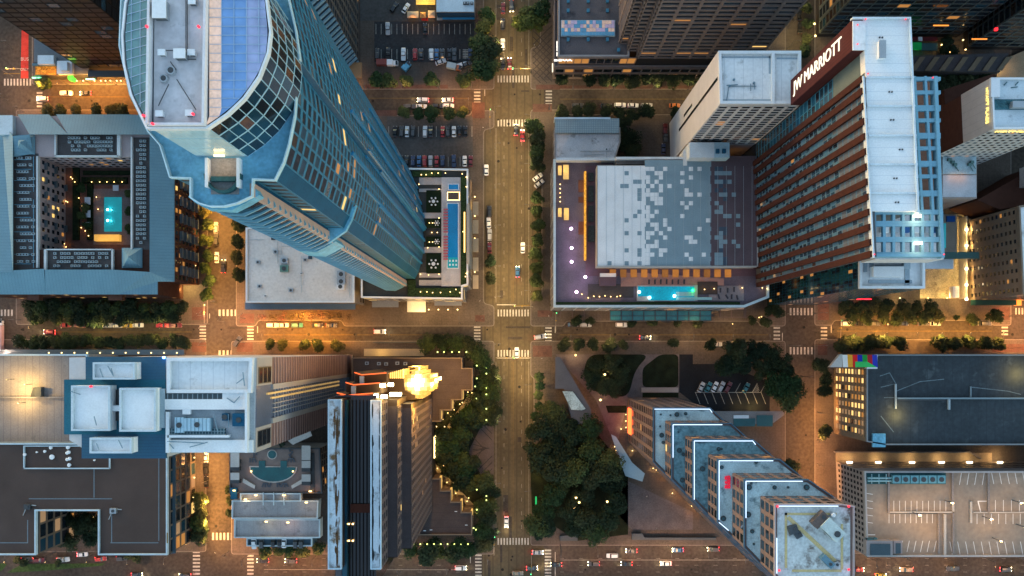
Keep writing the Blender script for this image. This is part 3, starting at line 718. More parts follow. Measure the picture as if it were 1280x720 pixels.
def wall_lamp(px, py, z, power=60, col=WARM):
    p = G(px, py, z)
    if 'wall_lamp' not in PROTO:
        r = thing('porch_lamp', 'small warm lamp glowing at the foot of a building', 'lamp', (0, 0, 0), 'small warm lamps along the building fronts')
        b = MB(); b.box(-.25, -.25, -.1, .25, .25, .1); b.build('bracket', DSTEEL, r)
        b = MB(); b.cyl((0, 0), .28, .1, .3, 8, r1=.2); b.cyl((0, 0), .25, -.35, -.1, 8); b.build('bulb', BULB, r)
        PROTO['wall_lamp'] = r; r.location = p
    else: dup(PROTO['wall_lamp'], p)
    light(p+Vector((0, 0, -0.7)), power, col, .25)
PROTO = {}
tower_podium()

# ---------------------------------------------------------------- white roofed block by the tower
def white_block():
    z = 22.0; out = PXY([(308, 285), (350, 283), (443, 300), (443, 378), (308, 378)], z)
    r = thing('white_roofed_block', 'low block with a plain white roof and small vents beside the blue skyscraper', 'building', (*ctr(out)[:2], 0))
    shell(r, out, 0, z, CONCD, mat('warm_white_roof', (.66, .64, .62), .8, var=.12, scale=.12, fine=1, stain=((.46, .43, .40), .3, .62)), .7, .6, par_m=WPAINT)
    b = MB(); b.prism(PXY(rect(306, 377.5, 444, 387), 12), 11.6, 12); b.build('awning', mat('slate_blue_awning', (.13, .19, .26), .6), r)
    fa = Facades(r)
    for a, b in edges(out): fa.wall(a, b, 1, 11, max(1, int(math.hypot(b[0]-a[0], b[1]-a[1])/5)), 2, .25, .4, .2, frame=CONCD, panes=[(GLASS, 3), (LITO, 1)])
    fa.done(40)
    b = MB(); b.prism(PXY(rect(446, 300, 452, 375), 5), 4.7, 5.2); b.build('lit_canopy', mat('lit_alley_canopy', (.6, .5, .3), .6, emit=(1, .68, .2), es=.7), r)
    k = 0
    for x, y, s_, h, m in ((345, 315, .9, .8, STEEL), (356, 326, 1.4, 1.0, STEEL), (342, 298, .8, .5, DSTEEL), (382, 325, .8, .7, STEEL), (377, 342, .5, .6, WPAINT), (356, 336, 1.6, 1.2, mat('green_roof_unit', (.12, .25, .22), .6)), (427, 343, 1.6, 1.1, STEEL), (427, 352, 1.6, 1.1, STEEL), (426, 358.5, 1.5, 1.0, WPAINT), (364, 363, .9, .7, STEEL), (388, 322, .7, .7, TEALD), (323, 328, .8, .8, STEEL), (325, 358, .8, .6, STEEL), (332, 370, .5, .5, WPAINT)):
        rr = thing('roof_vent', ['small steel vent', 'wide grey vent', 'low dark vent', 'small steel cowl', 'tiny white stub vent', 'square green unit', 'upper condenser by the east parapet', 'second condenser by the east parapet', 'white condenser by the east parapet', 'steel cowl near the lower edge', 'blue vent close to the skyscraper', 'steel vent near the west parapet', 'low steel vent near the west parapet', 'tiny white vent by the lower parapet'][k]+' on the white roof beside the skyscraper', 'roof vent', (*XY(x, y, z), z+.06)); p = rr.location
        q = MB(); q.box(p.x-s_, p.y-s_*.8, p.z, p.x+s_, p.y+s_*.8, p.z+h); q.build('casing', m, rr)
        q = MB(); q.cyl((p.x, p.y), s_*.55, p.z+h, p.z+h+.15, 10); q.build('fan', DSTEEL, rr); k += 1
    pr = MB()
    for a, b in (((347, 301), (347, 330)), ((352, 300), (352, 318)), ((377, 320), (377, 366)), ((437, 345), (437, 372)), ((352, 308), (366, 308)), ((312, 300), (330, 300))): pr.tube((*XY(*a, z), z+.25), (*XY(*b, z), z+.25), .08, n=5)
    tag(pr.build('roof_pipes', STEEL), 'thin pipes across the white roof beside the skyscraper', 'pipes')
white_block()

# ---------------------------------------------------------------- courtyard apartment block
SLATE = lined('slate_blue_metal_roof', (0.12, 0.25, 0.32), (0.08, 0.17, 0.23), [0], 1.2, 0.10, 0.5, 0.12, dict(scale=0.15))
SLATE2 = lined('slate_blue_metal_roof_cross', (0.12, 0.25, 0.32), (0.08, 0.17, 0.23), [1], 1.2, 0.10, 0.5, 0.12, dict(scale=0.15))
def courtyard_block():
    z = 26.0
    r = thing('courtyard_apartments', 'slate blue roofed apartment block around a courtyard with a lit turquoise pool', 'building', (*XY(100, 250, z), 0))
    pinkw = mat('pale_stucco', (.40, .33, .33), .85, var=.1); brick = mat('red_brick', (.075, .035, .026), .9, var=.25, scale=.5, fine=5)
    wings = [('wall', rect(-30, 160, 49, 340), pinkw), ('wall', rect(-30, 145, 217, 196), pinkw), ('wall', rect(165, 196.2, 217, 312), brick), ('wall', [(-30, 312.2), (217, 312.2), (217, 350), (196, 350), (196, 368), (-30, 368)], brick)]
    wings[0] = ('wall', rect(-30, 196.2, 49, 312), pinkw)
    for nme, q, m in wings:
        b = MB(); b.prism(PXY(q, z), 0, z-.02); b.build(nme, m, r)
    well = mat('roof_well_membrane', (.085, .078, .078), .9, var=.2, scale=.3)
    def flat(name, q, z0, z1, m): b = MB(); b.prism(PXY(q, z), z0, z1); return b.build(name, m, r)
    flat('roof_well', rect(16, 192, 48, 340), z-.02, z+.1, well); flat('roof_well', rect(72, 168, 148, 196), z-.02, z+.12, well); flat('roof_well', rect(167, 172, 187, 312), z-.02, z+.1, well); flat('roof_well', rect(58, 312, 142, 338), z-.02, z+.12, well)
    pm = mat('pale_parapet_cap', (.55, .60, .62), .6)
    for q in (rect(47.5, 196, 49.5, 335), rect(165, 172, 167, 312), rect(70, 195, 150, 196.6), rect(70, 168, 72, 196), rect(148, 168, 152, 196), rect(60, 311.5, 142, 313), rect(57, 312, 60, 338), rect(141, 312, 143, 338)): flat('parapet', q, z-.5, z+1.2, pm)
    # sloping metal roofs: quads given by pixel corners with heights
    def slope(pts, m=SLATE):
        b = MB(); top = [(*XY(x, y, z+h), z+h) for x, y, h in pts]; b.poly(top if area2([(t[0], t[1]) for t in top]) > 0 else top[::-1])
        bt = [(*XY(x, y, z+h), z+h-.35) for x, y, h in pts]; n = len(top); P_ = [Vector(t) for t in top]
        for k in range(n): b.quad(top[k], top[(k+1) % n], bt[(k+1) % n], bt[k])
        b.build('metal_roof', m, r)
    slope([(187, 170, 3), (217, 145, .4), (217, 352, .4), (187, 340, 3)], SLATE2)            # east
    slope([(214, 145, .4), (214, 352, .4), (218, 352, .2), (218, 145, .2)], SLATE2)
    slope([(70, 143, .3), (160, 143, .3), (217, 145, .4), (187, 168, 3), (85, 168, 3)], SLATE)      # north
    slope([(22, 143, .3), (61, 143, .3), (85, 168, 3), (37, 168, 3)], SLATE)
    slope([(-30, 150, .3), (2, 150, .3), (16, 170, 3), (16, 340, 3), (-30, 340, 3)], SLATE2)   # west
    slope([(-30, 368, .3), (-30, 340, 3), (55, 336, 3), (57, 368, .3)], SLATE)                # south
    slope([(57, 368, .3), (56, 337, 3), (140, 337, 3), (147, 368, .3)], SLATE)
    slope([(147, 368, .3), (140, 337, 3), (187, 340, 3), (217, 352, .4), (197, 352, .4), (197, 368, .3)], SLATE)
    slope([(16, 170, 3), (37, 168, 3), (42, 192, .6), (16, 196, 2)], SLATE2)
    def pyramid(x0, y0, x1, y1, h):
        cx, cy = (x0+x1)/2, (y0+y1)/2; a = [(x0, y0), (x1, y0), (x1, y1), (x0, y1)]
        b = MB()
        for k in range(4):
            p, q = a[k], a[(k+1) % 4]
            t = [(*XY(p[0], p[1], z+.5), z+.5), (*XY(q[0], q[1], z+.5), z+.5), (*XY(cx, cy, z+.5), z+h)]
            b.poly(t[::-1])
        w_ = PXY(rect(x0, y0, x1, y1), z); b.prism(w_, z-.3, z+.49)
        b.build('pavilion_roof', SLATE, r)
    pyramid(153, 310, 178, 335, 4); pyramid(19, 169, 44, 193, 4)
    flat('light_well_roof', rect(3, 146, 20, 170), z, z+2.2, mat('pale_flat_roof', (.55, .62, .66), .7))
    for q in (rect(34, 367, 48, 375), rect(135, 367, 152, 375)): flat('dormer', q, z-3, z-.2, brick)
    # courtyard floor and pool
    zf = 7.0
    def fl(name, q, z0, z1, m): b = MB(); b.prism(PXY(q, zf), z0, z1); return b.build(name, m, r)
    fl('courtyard_floor', rect(70, 205, 172, 320), zf-1, zf, mat('courtyard_paving', (.13, .075, .06), .85, var=.3, scale=.4, fine=3))
    fl('pool_deck', rect(117, 236, 164, 306), zf, zf+.12, mat('courtyard_pool_deck', (.20, .16, .15), .8, var=.2, fine=2))
    fl('pool', rect(130.5, 246.5, 152.5, 289.5), zf+.12, zf+.2, mat('courtyard_pool_water', (.01, .22, .28), .05, var=.1, emit=(0.0, .46, .50), es=.16))
    fl('bar_counter', rect(121, 294, 152, 302), zf, zf+2.2, mat('lit_bar_counter', (.4, .25, .1), .6, emit=(1, .50, .08), es=.35))
    dk = mat('dark_planting', (.015, .025, .012), .95, var=.6, scale=1, fine=6)
    for q in (rect(92, 210, 100, 300), rect(110, 228, 117, 300), rect(103, 222, 160, 230), rect(105, 214, 165, 219)): fl('planting_bed', q, zf, zf+.9, dk)
    for y in (248, 264, 279): fl('cabana_roof', rect(110, y, 117, y+9), zf+2.4, zf+2.7, mat('white_canvas', (.6, .62, .66), .8))
    fl('cabana_roof', rect(145, 233, 152, 240), zf+2.4, zf+2.7, _M['white_canvas'])
    for x, y in ((134.5, 262), (134.5, 275.5)):
        b = MB(); p = G(x, y, zf+.22); b.cyl((p.x, p.y), .5, zf+.2, zf+.24, 10); b.build('pool_lamp', glow('pool_lamp_lens', (.75, 1, .9), 2.5), r)
        light((p.x+1, p.y, zf+1.2), 120, (.4, 1, .95), .3, parent=r)
    # facades
    fa = Facades(r); P = [(GLASS, 4), (GLASSB, 2), (LITO, .5), (LITY, .3)]
    W = lambda x, y: XY(x, y, z)
    fa.wall(W(49, 312), W(49, 196), zf+.5, z-1, 11, 5, .55, .5, .18, frame=pinkw, panes=P)     # west wing, faces the court
    fa.wall(W(49, 196), W(165, 196), zf+.5, z-1, 12, 5, .45, .5, .18, frame=pinkw, panes=P)
    fa.wall(W(217, 368-18), W(217, 145), 1, z-1, 22, 7, .42, .42, .25, frame=brick, panes=P)
    fa.wall(W(-30, 368), W(196, 368), 1, z-1, 26, 7, .4, .4, .25, frame=brick, panes=P)
    fa.done(98)
    bal = mat('balcony_rail', (.09, .12, .14), .5)
    for k in range(6):
        for f in range(5):
            a = Vector(W(217, 342-k*22)); b = MB(); b.box(a.x+.02, a.y, 4+f*4, a.x+1.5, a.y+3.6, 4.2+f*4); b.box(a.x+1.4, a.y, 4.2+f*4, a.x+1.5, a.y+3.6, 5.2+f*4); b.build('balcony', bal, r)
    for k in range(6):
        for f in (0, 2, 4):
            if k in (1, 4) or f: 
                a = Vector(W(49, 300-k*18)); b = MB(); b.box(a.x+.02, a.y, 8+f*3.6, a.x+1.4, a.y+2.6, 8.2+f*3.6); b.box(a.x+1.3, a.y, 8.2+f*3.6, a.x+1.4, a.y+2.6, 9.2+f*3.6); b.build('balcony', bal, r)
    # air conditioners in the roof wells
    ac = thing('air_conditioner', 'small grey air conditioner among the rows in the roof wells of the courtyard block', 'air conditioner', (0, 0, 0), 'small air conditioners in the roof wells')
    b = MB(); b.box(-.48, -.44, 0, .48, .44, .85); b.build('casing', mat('ac_casing', (.36, .46, .50), .5, .0, var=.1), ac)
    b = MB(); b.cyl((0, 0), .33, .85, .9, 8); b.build('fan', DSTEEL, ac)
    spots = []
    for j in range(16):
        for i in range(6):
            if random.random() < .74: spots.append((24+i*3.7+(j % 2)*.6, 198+j*8.6))
    for j in range(4):
        for i in range(14):
            if random.random() < .7: spots.append((88+i*4.0, 173+j*5.0))
    for j in range(24):
        for i in range(3):
            if random.random() < .85: spots.append((173+i*4.4, 177+j*5.5))
    for j in range(4):
        for i in range(16):
            if random.random() < .72: spots.append((70+i*4.3, 317+j*5.2))
    for k, (x, y) in enumerate(spots):
        loc = Vector((*XY(x, y, z), z+.12))
        lb = 'small grey air conditioner in the '+('long roof well nearest the picture edge' if x < 50 else 'roof well beside the skyscraper' if x > 168 else 'roof well above the courtyard pool' if y < 200 else 'roof well below the courtyard pool')
        if k == 0: ac.location = loc; ac['label'] = lb
        else: dup(ac, loc, label=lb)
    rl = MB()
    for y in (200, 212, 226, 240, 256, 272, 290, 300, 318, 330):
        rl.tube((*XY(19, y, z), z+.6), (*XY(40, y, z), z+.6), .1, n=4)
    for y0, y1 in ((196, 240), (250, 335)): rl.tube((*XY(43, y0, z), z+.6), (*XY(43, y1, z), z+.6), .1, n=4)
    tag(rl.build('duct_rails', TERR), 'thin pale blue pipe runs over the west roof well of the courtyard block', 'pipes')
    # courtyard lamps
    for x, y in ((92, 224), (95, 228), (90, 222), (66, 232), (66, 237), (86, 253), (84, 252), (100, 248), (104, 258), (103, 285), (108, 289), (80, 308), (82, 305), (126, 228), (135, 228), (144, 228), (154, 228), (116, 228), (122, 247), (124, 262), (112, 295), (84, 309)):
        lamp_post(x, y, zf, .9, True, 26, ORANGE)
    for x, y in ((133, 200.5), (138, 201), (67, 234), (68, 242)): wall_lamp(x, y, 14, 40, ORANGE)
    for x in (128, 137, 146): light(G(x, 300, zf+4), 90, ORANGE, .3)
    for x, y in ((233, 315), (236, 332), (233, 200)): wall_lamp(x+8, y, 4, 60, ORANGE)
    for x in (226, 234, 240): light(G(x, 362, 4), 900, YEL, .5)
courtyard_block()

# ---------------------------------------------------------------- black tower in the corner
def black_tower():
    r = thing('black_tower', 'near black glass office tower with thin ribs in the upper corner', 'skyscraper', (*XY(170, 60), 0))
    base = PXY([(112, 92), (225, 92), (225, 20), (150, 12), (112, 22)]); z1 = 150
    bl = mat('black_glass', (.008, .009, .012), .3, var=.3, scale=.05, fine=.3, spec=.25)
    b = MB(); b.prism(base, 0, z1); b.build('wall', bl, r)
    fa = Facades(r); fm = mat('black_rib', (.012, .011, .012), .6, 0, var=.2)
    bz = mat('bronze_dark_glass', (.022, .011, .006), .35, var=.5, scale=.1, spec=.25)
    for a, b in edges(base):
        L = math.hypot(b[0]-a[0], b[1]-a[1]); fa.wall(a, b, 8, z1, max(2, round(L/4.2)), 36, .10, .28, .35, frame=fm, panes=[(bl, 8), (bz, 1.5), (GLASSB, 1.0), (LITO, .03)])
    fa.done(98)
    b = MB(); b.prism(PXY(rect(110, 88, 226, 96), 8), 7.2, 8); b.build('entrance_canopy', mat('dark_blue_canopy', (.02, .045, .07), .5), r)
    for q in (rect(34, 27, 44, 36), rect(51, 27, 61, 36), rect(68, 27, 78, 36), rect(85, 27, 95, 36)):
        pass
    # low plinth buildings beside it
    s = thing('corner_pavilion', 'low corner building with small pale roofs and a glowing amber terrace below the black tower', 'building', (*XY(75, 75), 0))
    def bx(name, q, z0, z1, m): b = MB(); b.prism(PXY(q, z1), z0, z1); b.build(name, m, s)
    bx('wall', rect(42, 48, 112, 94), 0, 6, DSTEEL); bx('roof', rect(42.5, 48.5, 111.5, 78), 6, 6.3, mat('dusk_grey_roof', (.10, .13, .16), .8)); bx('upper_roof', rect(47, 69, 67, 80), 6.3, 8.5, mat('pale_blue_flat_roof', (.52, .62, .70), .7)); bx('canopy', rect(40, 79, 72, 82), 6.2, 7, mat('deep_blue_canopy', (.03, .11, .17), .5))
    bx('upper_roof', rect(71, 76, 90, 92), 6.3, 8, _M['pale_blue_flat_roof']); bx('roof_box', rect(75, 77, 84, 88), 8, 10, _M['pale_blue_flat_roof'])
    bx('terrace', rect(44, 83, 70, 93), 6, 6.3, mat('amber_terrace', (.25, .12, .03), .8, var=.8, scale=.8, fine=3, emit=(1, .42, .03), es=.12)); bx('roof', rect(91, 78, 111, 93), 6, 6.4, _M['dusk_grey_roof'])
    gs = MB(); p = G(88, 97, 5.5)
    gs.cyl((p.x, p.y), 1.2, 5.0, 5.5, 14); gs.cyl((p.x+1.1, p.y-.7), .9, 4.6, 5.0, 14); gs.box(p.x-.2, p.y-1.3, 4.4, p.x+1.6, p.y-.9, 5.2); tag(gs.build('green_sign', glow('green_neon', (.01, .8, .03), 1.1)), 'bright green round neon sign over the pavement below the black tower', 'sign')
    light((p.x+.5, p.y-2.5, 3.6), 160, (.05, 1, .1), .4)
    for x, y, l_ in ((46, 97.3, 'narrow green lit shop sign on the corner terrace of the black tower'), (113, 99, 'narrow pale green lit shop sign in front of the black tower')):
        q = MB(); p = G(x, y, 4.5); q.box(p.x-1.8, p.y-.2, 4.2, p.x+1.8, p.y+.2, 4.9); tag(q.build('shop_sign', glow('mint_sign', (.25, 1, .45), 1.8)), l_, 'sign')
    for x in (126, 132, 138, 146, 151, 96, 104, 118): wall_lamp(x, 101, 2.4, 110, YEL)
    wall_lamp(38, 41, 5, 150, ORANGE); light(G(103, 33.5, 60), 60, WARM, .4)
    for x, y in ((57, 88), (64, 88), (50, 90)): light(G(x, y, 9), 90, ORANGE, .4)
black_tower()

def chevron_block():
    z1 = 110
    base = PXY([(392, 84), (404, 76), (412, 86), (424, 78), (437, 92), (450, 80), (450, -60), (380, -60), (380, 84)])
    r = thing('chevron_apartments', 'dark apartment tower with zigzag banded corner and narrow glazed east side behind the skyscraper', 'building', (*ctr(base)[:2], 0))
    b = MB(); b.prism(base, 0, z1); b.build('wall', mat('dark_brown_cladding', (.055, .045, .045), .7, var=.2), r)
    fa = Facades(r); fm = mat('blue_grey_spandrel', (.20, .32, .40), .5, var=.15); f2 = mat('brown_frame', (.10, .085, .075), .6, var=.2)
    for a, b in edges(base):
        L = math.hypot(b[0]-a[0], b[1]-a[1])
        if abs(a[0]-b[0]) < .1: fa.wall(a, b, 4, z1, max(1, round(L/4)), 28, .35, .22, .3, frame=f2, panes=[(GLASS, 6), (GLASSB, 2), (LITO, .12)])
        else: fa.wall(a, b, 4, z1, max(1, round(L/5)), 26, .05, .34, 1.7, frame=fm, panes=[(GLASS, 6), (GLASSB, 1)], bands='h')
    fa.done(90)
    b = MB(); b.prism(PXY(rect(436, 78, 452, 97), 6), 5, 6); b.build('entrance_canopy', mat('warm_entrance', (.3, .16, .08), .7), r)
    light(G(444, 101, 4), 350, ORANGE, .4); wall_lamp(444, 106, 3, 80)
chevron_block()
# ================================================================ east half, upper
def bxp(r, name, q, z0, z1, m, **kw):
    b = MB(); b.prism(PXY(q, z1), z0, z1); return b.build(name, m, r, **kw)
def store_top():
    z = 8.0
    r = thing('corner_shop', 'small shop with pale blue roof and blue sign strip beside the upper parking lot', 'shop', (*XY(568, 10), 0))
    bxp(r, 'wall', rect(545, -40, 593, 15), 0, z, CONCD); bxp(r, 'roof', rect(545.5, -40, 592.5, 14.5), z, z+.3, mat('pale_blue_shop_roof', (.50, .62, .70), .7))
    bxp(r, 'fascia', rect(546, 15, 593, 18.4), 3, 7.2, mat('dark_fascia', (.03, .06, .09), .6))
    bxp(r, 'awning', rect(553, 18.4, 593, 24), 4.0, 4.4, mat('blue_awning', (.02, .22, .42), .5)); bxp(r, 'step', rect(546, 18.4, 553, 25), 3.8, 4.1, CONC)
    for k, (x, y) in enumerate(((581, 5), (585, 5), (590, 5))):
        t = thing('roof_vent', ['square dark vent nearest the middle of the pale blue shop roof', 'middle dark vent of three on the pale blue shop roof', 'dark vent nearest the avenue on the pale blue shop roof'][k], 'roof vent', (*XY(x, y, z), z+.3)); p = t.location
        b = MB(); b.box(p.x-.6, p.y-.5, p.z, p.x+.6, p.y+.5, p.z+.8); b.build('casing', DSTEEL, t); b = MB(); b.cyl((p.x, p.y), .35, p.z+.8, p.z+.9, 8); b.build('fan', STEEL, t)
    k = 0
    for q, m, lb in ((rect(520, -12, 544, 5.5), mat('lit_tent_canvas', (.6, .42, .12), .7, emit=(1, .55, .08), es=.32), 'large glowing amber tent beside the pale blue shop'), (rect(509, 14, 523, 22), mat('cream_tent', (.6, .45, .30), .8), 'cream food stall roof at the edge of the upper parking lot'),
                     (rect(525, 15, 532, 22), mat('orange_tent', (.55, .28, .10), .8), 'orange food stall roof between cream stalls'), (rect(535, 13, 544, 22), _M['cream_tent'], 'pale square food stall roof next to the shop')):
        t = thing('food_stall', lb, 'stall', (*ctr(PXY(q))[:2], 0)); P_ = PXY(q, 3)
        b = MB(); b.prism(P_, 2.7, 2.9); c = ctr(P_)
        for a, bb in edges(P_): b.poly([(a[0], a[1], 2.9), (bb[0], bb[1], 2.9), (c[0], c[1], 3.9)])
        b.build('roof', m, t)
        for x, y in offset(P_, -.2): b = MB(); b.cyl((x, y), .06, .14, 2.7, 5); b.build('post', DSTEEL, t)
        b = MB(); b.obox((c[0], c[1]), (1, 0), 1.2, .4, .14, 1.1); b.build('counter', CONCD, t)
    light(G(530, 8, 5), 500, YEL, .5); light(G(516, 24, 4), 160, ORANGE, .3); light(G(538, 25, 4), 160, ORANGE, .3)
    t = tag(bxp(None, 'red_mat', rect(527, 22, 535, 25.5), .15, .5, REDPAINT), 'red low counter board in front of the food stalls', 'counter')
store_top()

def concrete_tower():
    r = thing('concrete_office_tower', 'concrete grid office tower with stepped corner and dark recessed window bands at the top', 'skyscraper', (*XY(850, 40), 0))
    z1 = 95; zp = 24.0
    st = [(778, 50), (778, 62), (787, 62), (787, 70), (797, 70), (797, 78), (952, 78)]
    f = (H-zp)/H
    base = PXY([(775, -60), (775, 54), (785, 54), (785, 63), (797, 63), (797, 72), (948, 72), (948, -60)], zp)
    b = MB(); b.prism(base, 0, z1); b.build('wall', mat('dark_recess', (.03, .028, .028), .7), r)
    fa = Facades(r); fm = mat('brown_concrete', (.185, .150, .142), .85, var=.12, scale=.3)
    for a, bb in edges(base):
        L = math.hypot(bb[0]-a[0], bb[1]-a[1]); cols = max(1, round(L/7.2))
        fa.wall(a, bb, zp+.3, z1, cols, 20, .16, .40, 1.7, frame=fm, panes=[(GLASS, 22), (GLASSB, 3), (LITO, .5), (LITY, .6)], lit=lambda k, q: (LITO if random.random() < .5 else None) if q == 1 else None)
    fa.done(98)
    # podium
    out = PXY(rect(698, -60, 786, 71), zp); p2 = PXY(rect(698, 71, 962, 84), 15)
    p = thing('bank_podium', 'low grey roofed podium with skylight and small blue vents in front of the concrete tower', 'building', (*ctr(out)[:2], 0))
    shell(p, out, 0, zp, fm, mat('dark_grey_roof_membrane', (.12, .105, .11), .9, var=.2, scale=.15, stain=((.06, .055, .06), .12, .56)), .9, .5, par_m=mat('grey_coping', (.28, .27, .28), .7))
    shell(p, PXY(rect(693, 0, 698, 84), 15), 0, 15, fm, _M['dark_grey_roof_membrane'], .8, .3, name='side_wall')
    shell(p, p2, 0, 15, fm, _M['dark_grey_roof_membrane'], .9, .5, name='terrace_wall')
    bxp(p, 'skylight_frame', rect(701, 25, 769, 45), zp-.2, zp+1.0, mat('skylight_steel', (.25, .35, .42), .5))
    sk = [mat('lilac_pane', (.42, .36, .52), .15, var=.2, spec=.9, emit=(.8, .55, .7), es=.05), mat('sky_blue_pane', (.12, .35, .55), .12, var=.2, spec=.9), mat('peach_pane', (.6, .42, .36), .2, var=.2, spec=.8, emit=(1, .62, .4), es=.08)]
    for i in range(17):
        for j in range(4):
            x = 702+i*3.9; y = 25.6+j*4.7; m = sk[(0 if random.random() < .55 else 2) if j < 3 and random.random() < .75 else 1]
            bxp(p, 'skylight_pane', rect(x, y, x+3.6, y+4.4), zp+1.0, zp+1.15, m)
    for i, x in enumerate((710, 735, 759)):
        for j, y in enumerate((2, 14, 50)):
            t = thing('roof_vent', f'blue podium vent by the concrete tower, {ORD[i]} from the avenue in the {["top", "middle", "lowest"][j]} row', 'roof vent', (*XY(x, y, zp), zp)); q = t.location
            b = MB(); b.box(q.x-.5, q.y-.6, q.z, q.x+.5, q.y+.6, q.z+.9); b.build('casing', TEAL, t); b = MB(); b.box(q.x-.55, q.y-.65, q.z+.9, q.x+.55, q.y+.65, q.z+1.0); b.build('lid', TEAL, t)
    t = thing('roof_vent', 'single blue vent by the stepped corner on the podium of the concrete tower', 'roof vent', (*XY(773, 63, zp), zp)); q = t.location
    b = MB(); b.box(q.x-.5, q.y-.6, q.z, q.x+.5, q.y+.6, q.z+.9); b.build('casing', TEAL, t); b = MB(); b.box(q.x-.55, q.y-.65, q.z+.9, q.x+.55, q.y+.65, q.z+1.0); b.build('lid', TEAL, t)
    fp = Facades(p)
    A, B = XY(699, 71, zp), XY(786, 71, zp)
    fp.wall(A, B, 15.5, zp-1, 9, 1, .12, .3, .3, frame=fm, panes=[(GLASS, 1), (LITO, 1.4)])
    fp.wall(XY(786, 71, zp), XY(950, 71, zp), 15.5, zp-.5, 16, 1, .1, .3, .3, frame=fm, panes=[(LITO, 2), (LITY, 1), (GLASS, .6)])
    fp.wall(XY(694, 84, 15), XY(962, 84, 15), 2, 14, 22, 2, .14, .4, .5, frame=fm, panes=[(GLASS, 5), (LITO, .5)])
    fp.done(60)
    q = XY(706, 71, zp)
    add_text('letters', 'BBVA', 2.1, frame((q[0]-.6, q[1]-.62, zp-2.2), (1, 0, 0), (0, 0, 1), (0, -1, 0)), glow('white_letter', (1, .95, .85), 1.2), p, .12, .0, sx=1.45)
    add_text('letters', 'BBVA', 1.7, frame((XY(698, 58, zp)[0]-.45, XY(698, 58, zp)[1], zp-2.2), (0, -1, 0), (0, 0, 1), (-1, 0, 0)), _M['white_letter'], p, .12, .0, sx=1.4)
    bxp(p, 'lit_entrance', rect(690, 79, 697, 90), 3.2, 3.6, glow('white_entrance_light', (1, .82, .6), .7)); light(G(692, 86, 4), 300, WARM, .5)
    for x in (706, 723, 765, 790, 820): wall_lamp(x, 91, 4, 50, YEL)
    light(G(722, 94, 3), 200, ORANGE, .5)
concrete_tower()

def small_white():
    z = 13.0
    r = thing('small_white_roofed_building', 'small building with white roof and ribbed grey upper roof beside the tree lined avenue', 'building', (*XY(732, 173), 0))
    out = PXY([(693, 160), (775, 160), (775, 178), (768, 200), (693, 200)], z)
    shell(r, out, 0, z, CONC, mat('streaked_white_roof', (.62, .62, .64), .75, var=.15, scale=.2, stain=((.25, .24, .24), .25, .58)), .5, .4)
    bxp(r, 'ribbed_roof', rect(694, 148, 774, 166), z-3, z+2.2, lined('ribbed_grey_roof', (.27, .35, .38), (.15, .22, .26), [0, 1], .9, .14, .5, .12)); bxp(r, 'coping', rect(693, 146.5, 763, 149), z-3, z+2.5, mat('blue_white_coping', (.5, .62, .70), .6))
    fa = Facades(r)
    for a, b in edges(out): fa.wall(a, b, 1, z-1, max(1, round(math.hypot(b[0]-a[0], b[1]-a[1])/4)), 3, .4, .5, .2, frame=CONC, panes=[(GLASS, 4), (LITO, .5)])
    fa.done(50)
    pr = MB()
    for a, b in (((725, 189), (765, 189)), ((758, 186), (758, 198)), ((730, 194), (755, 193)), ((762, 180), (770, 197))): pr.tube((*XY(*a, z), z+.4), (*XY(*b, z), z+.4), .12, n=5)
    tag(pr.build('roof_pipes', STEEL), 'tangle of steel pipes on the small white roof beside the avenue', 'pipes')
    t = thing('exhaust_fan', 'white round exhaust fan on the small white roof beside the avenue', 'fan', (*XY(758, 187, z), z)); q = t.location
    b = MB(); b.cyl((q.x, q.y), .6, q.z, q.z+.6, 12, r1=.5); b.build('housing', WPAINT, t); b = MB(); b.cyl((q.x, q.y), .35, q.z+.6, q.z+.65, 12); b.build('fan', DSTEEL, t)
small_white()

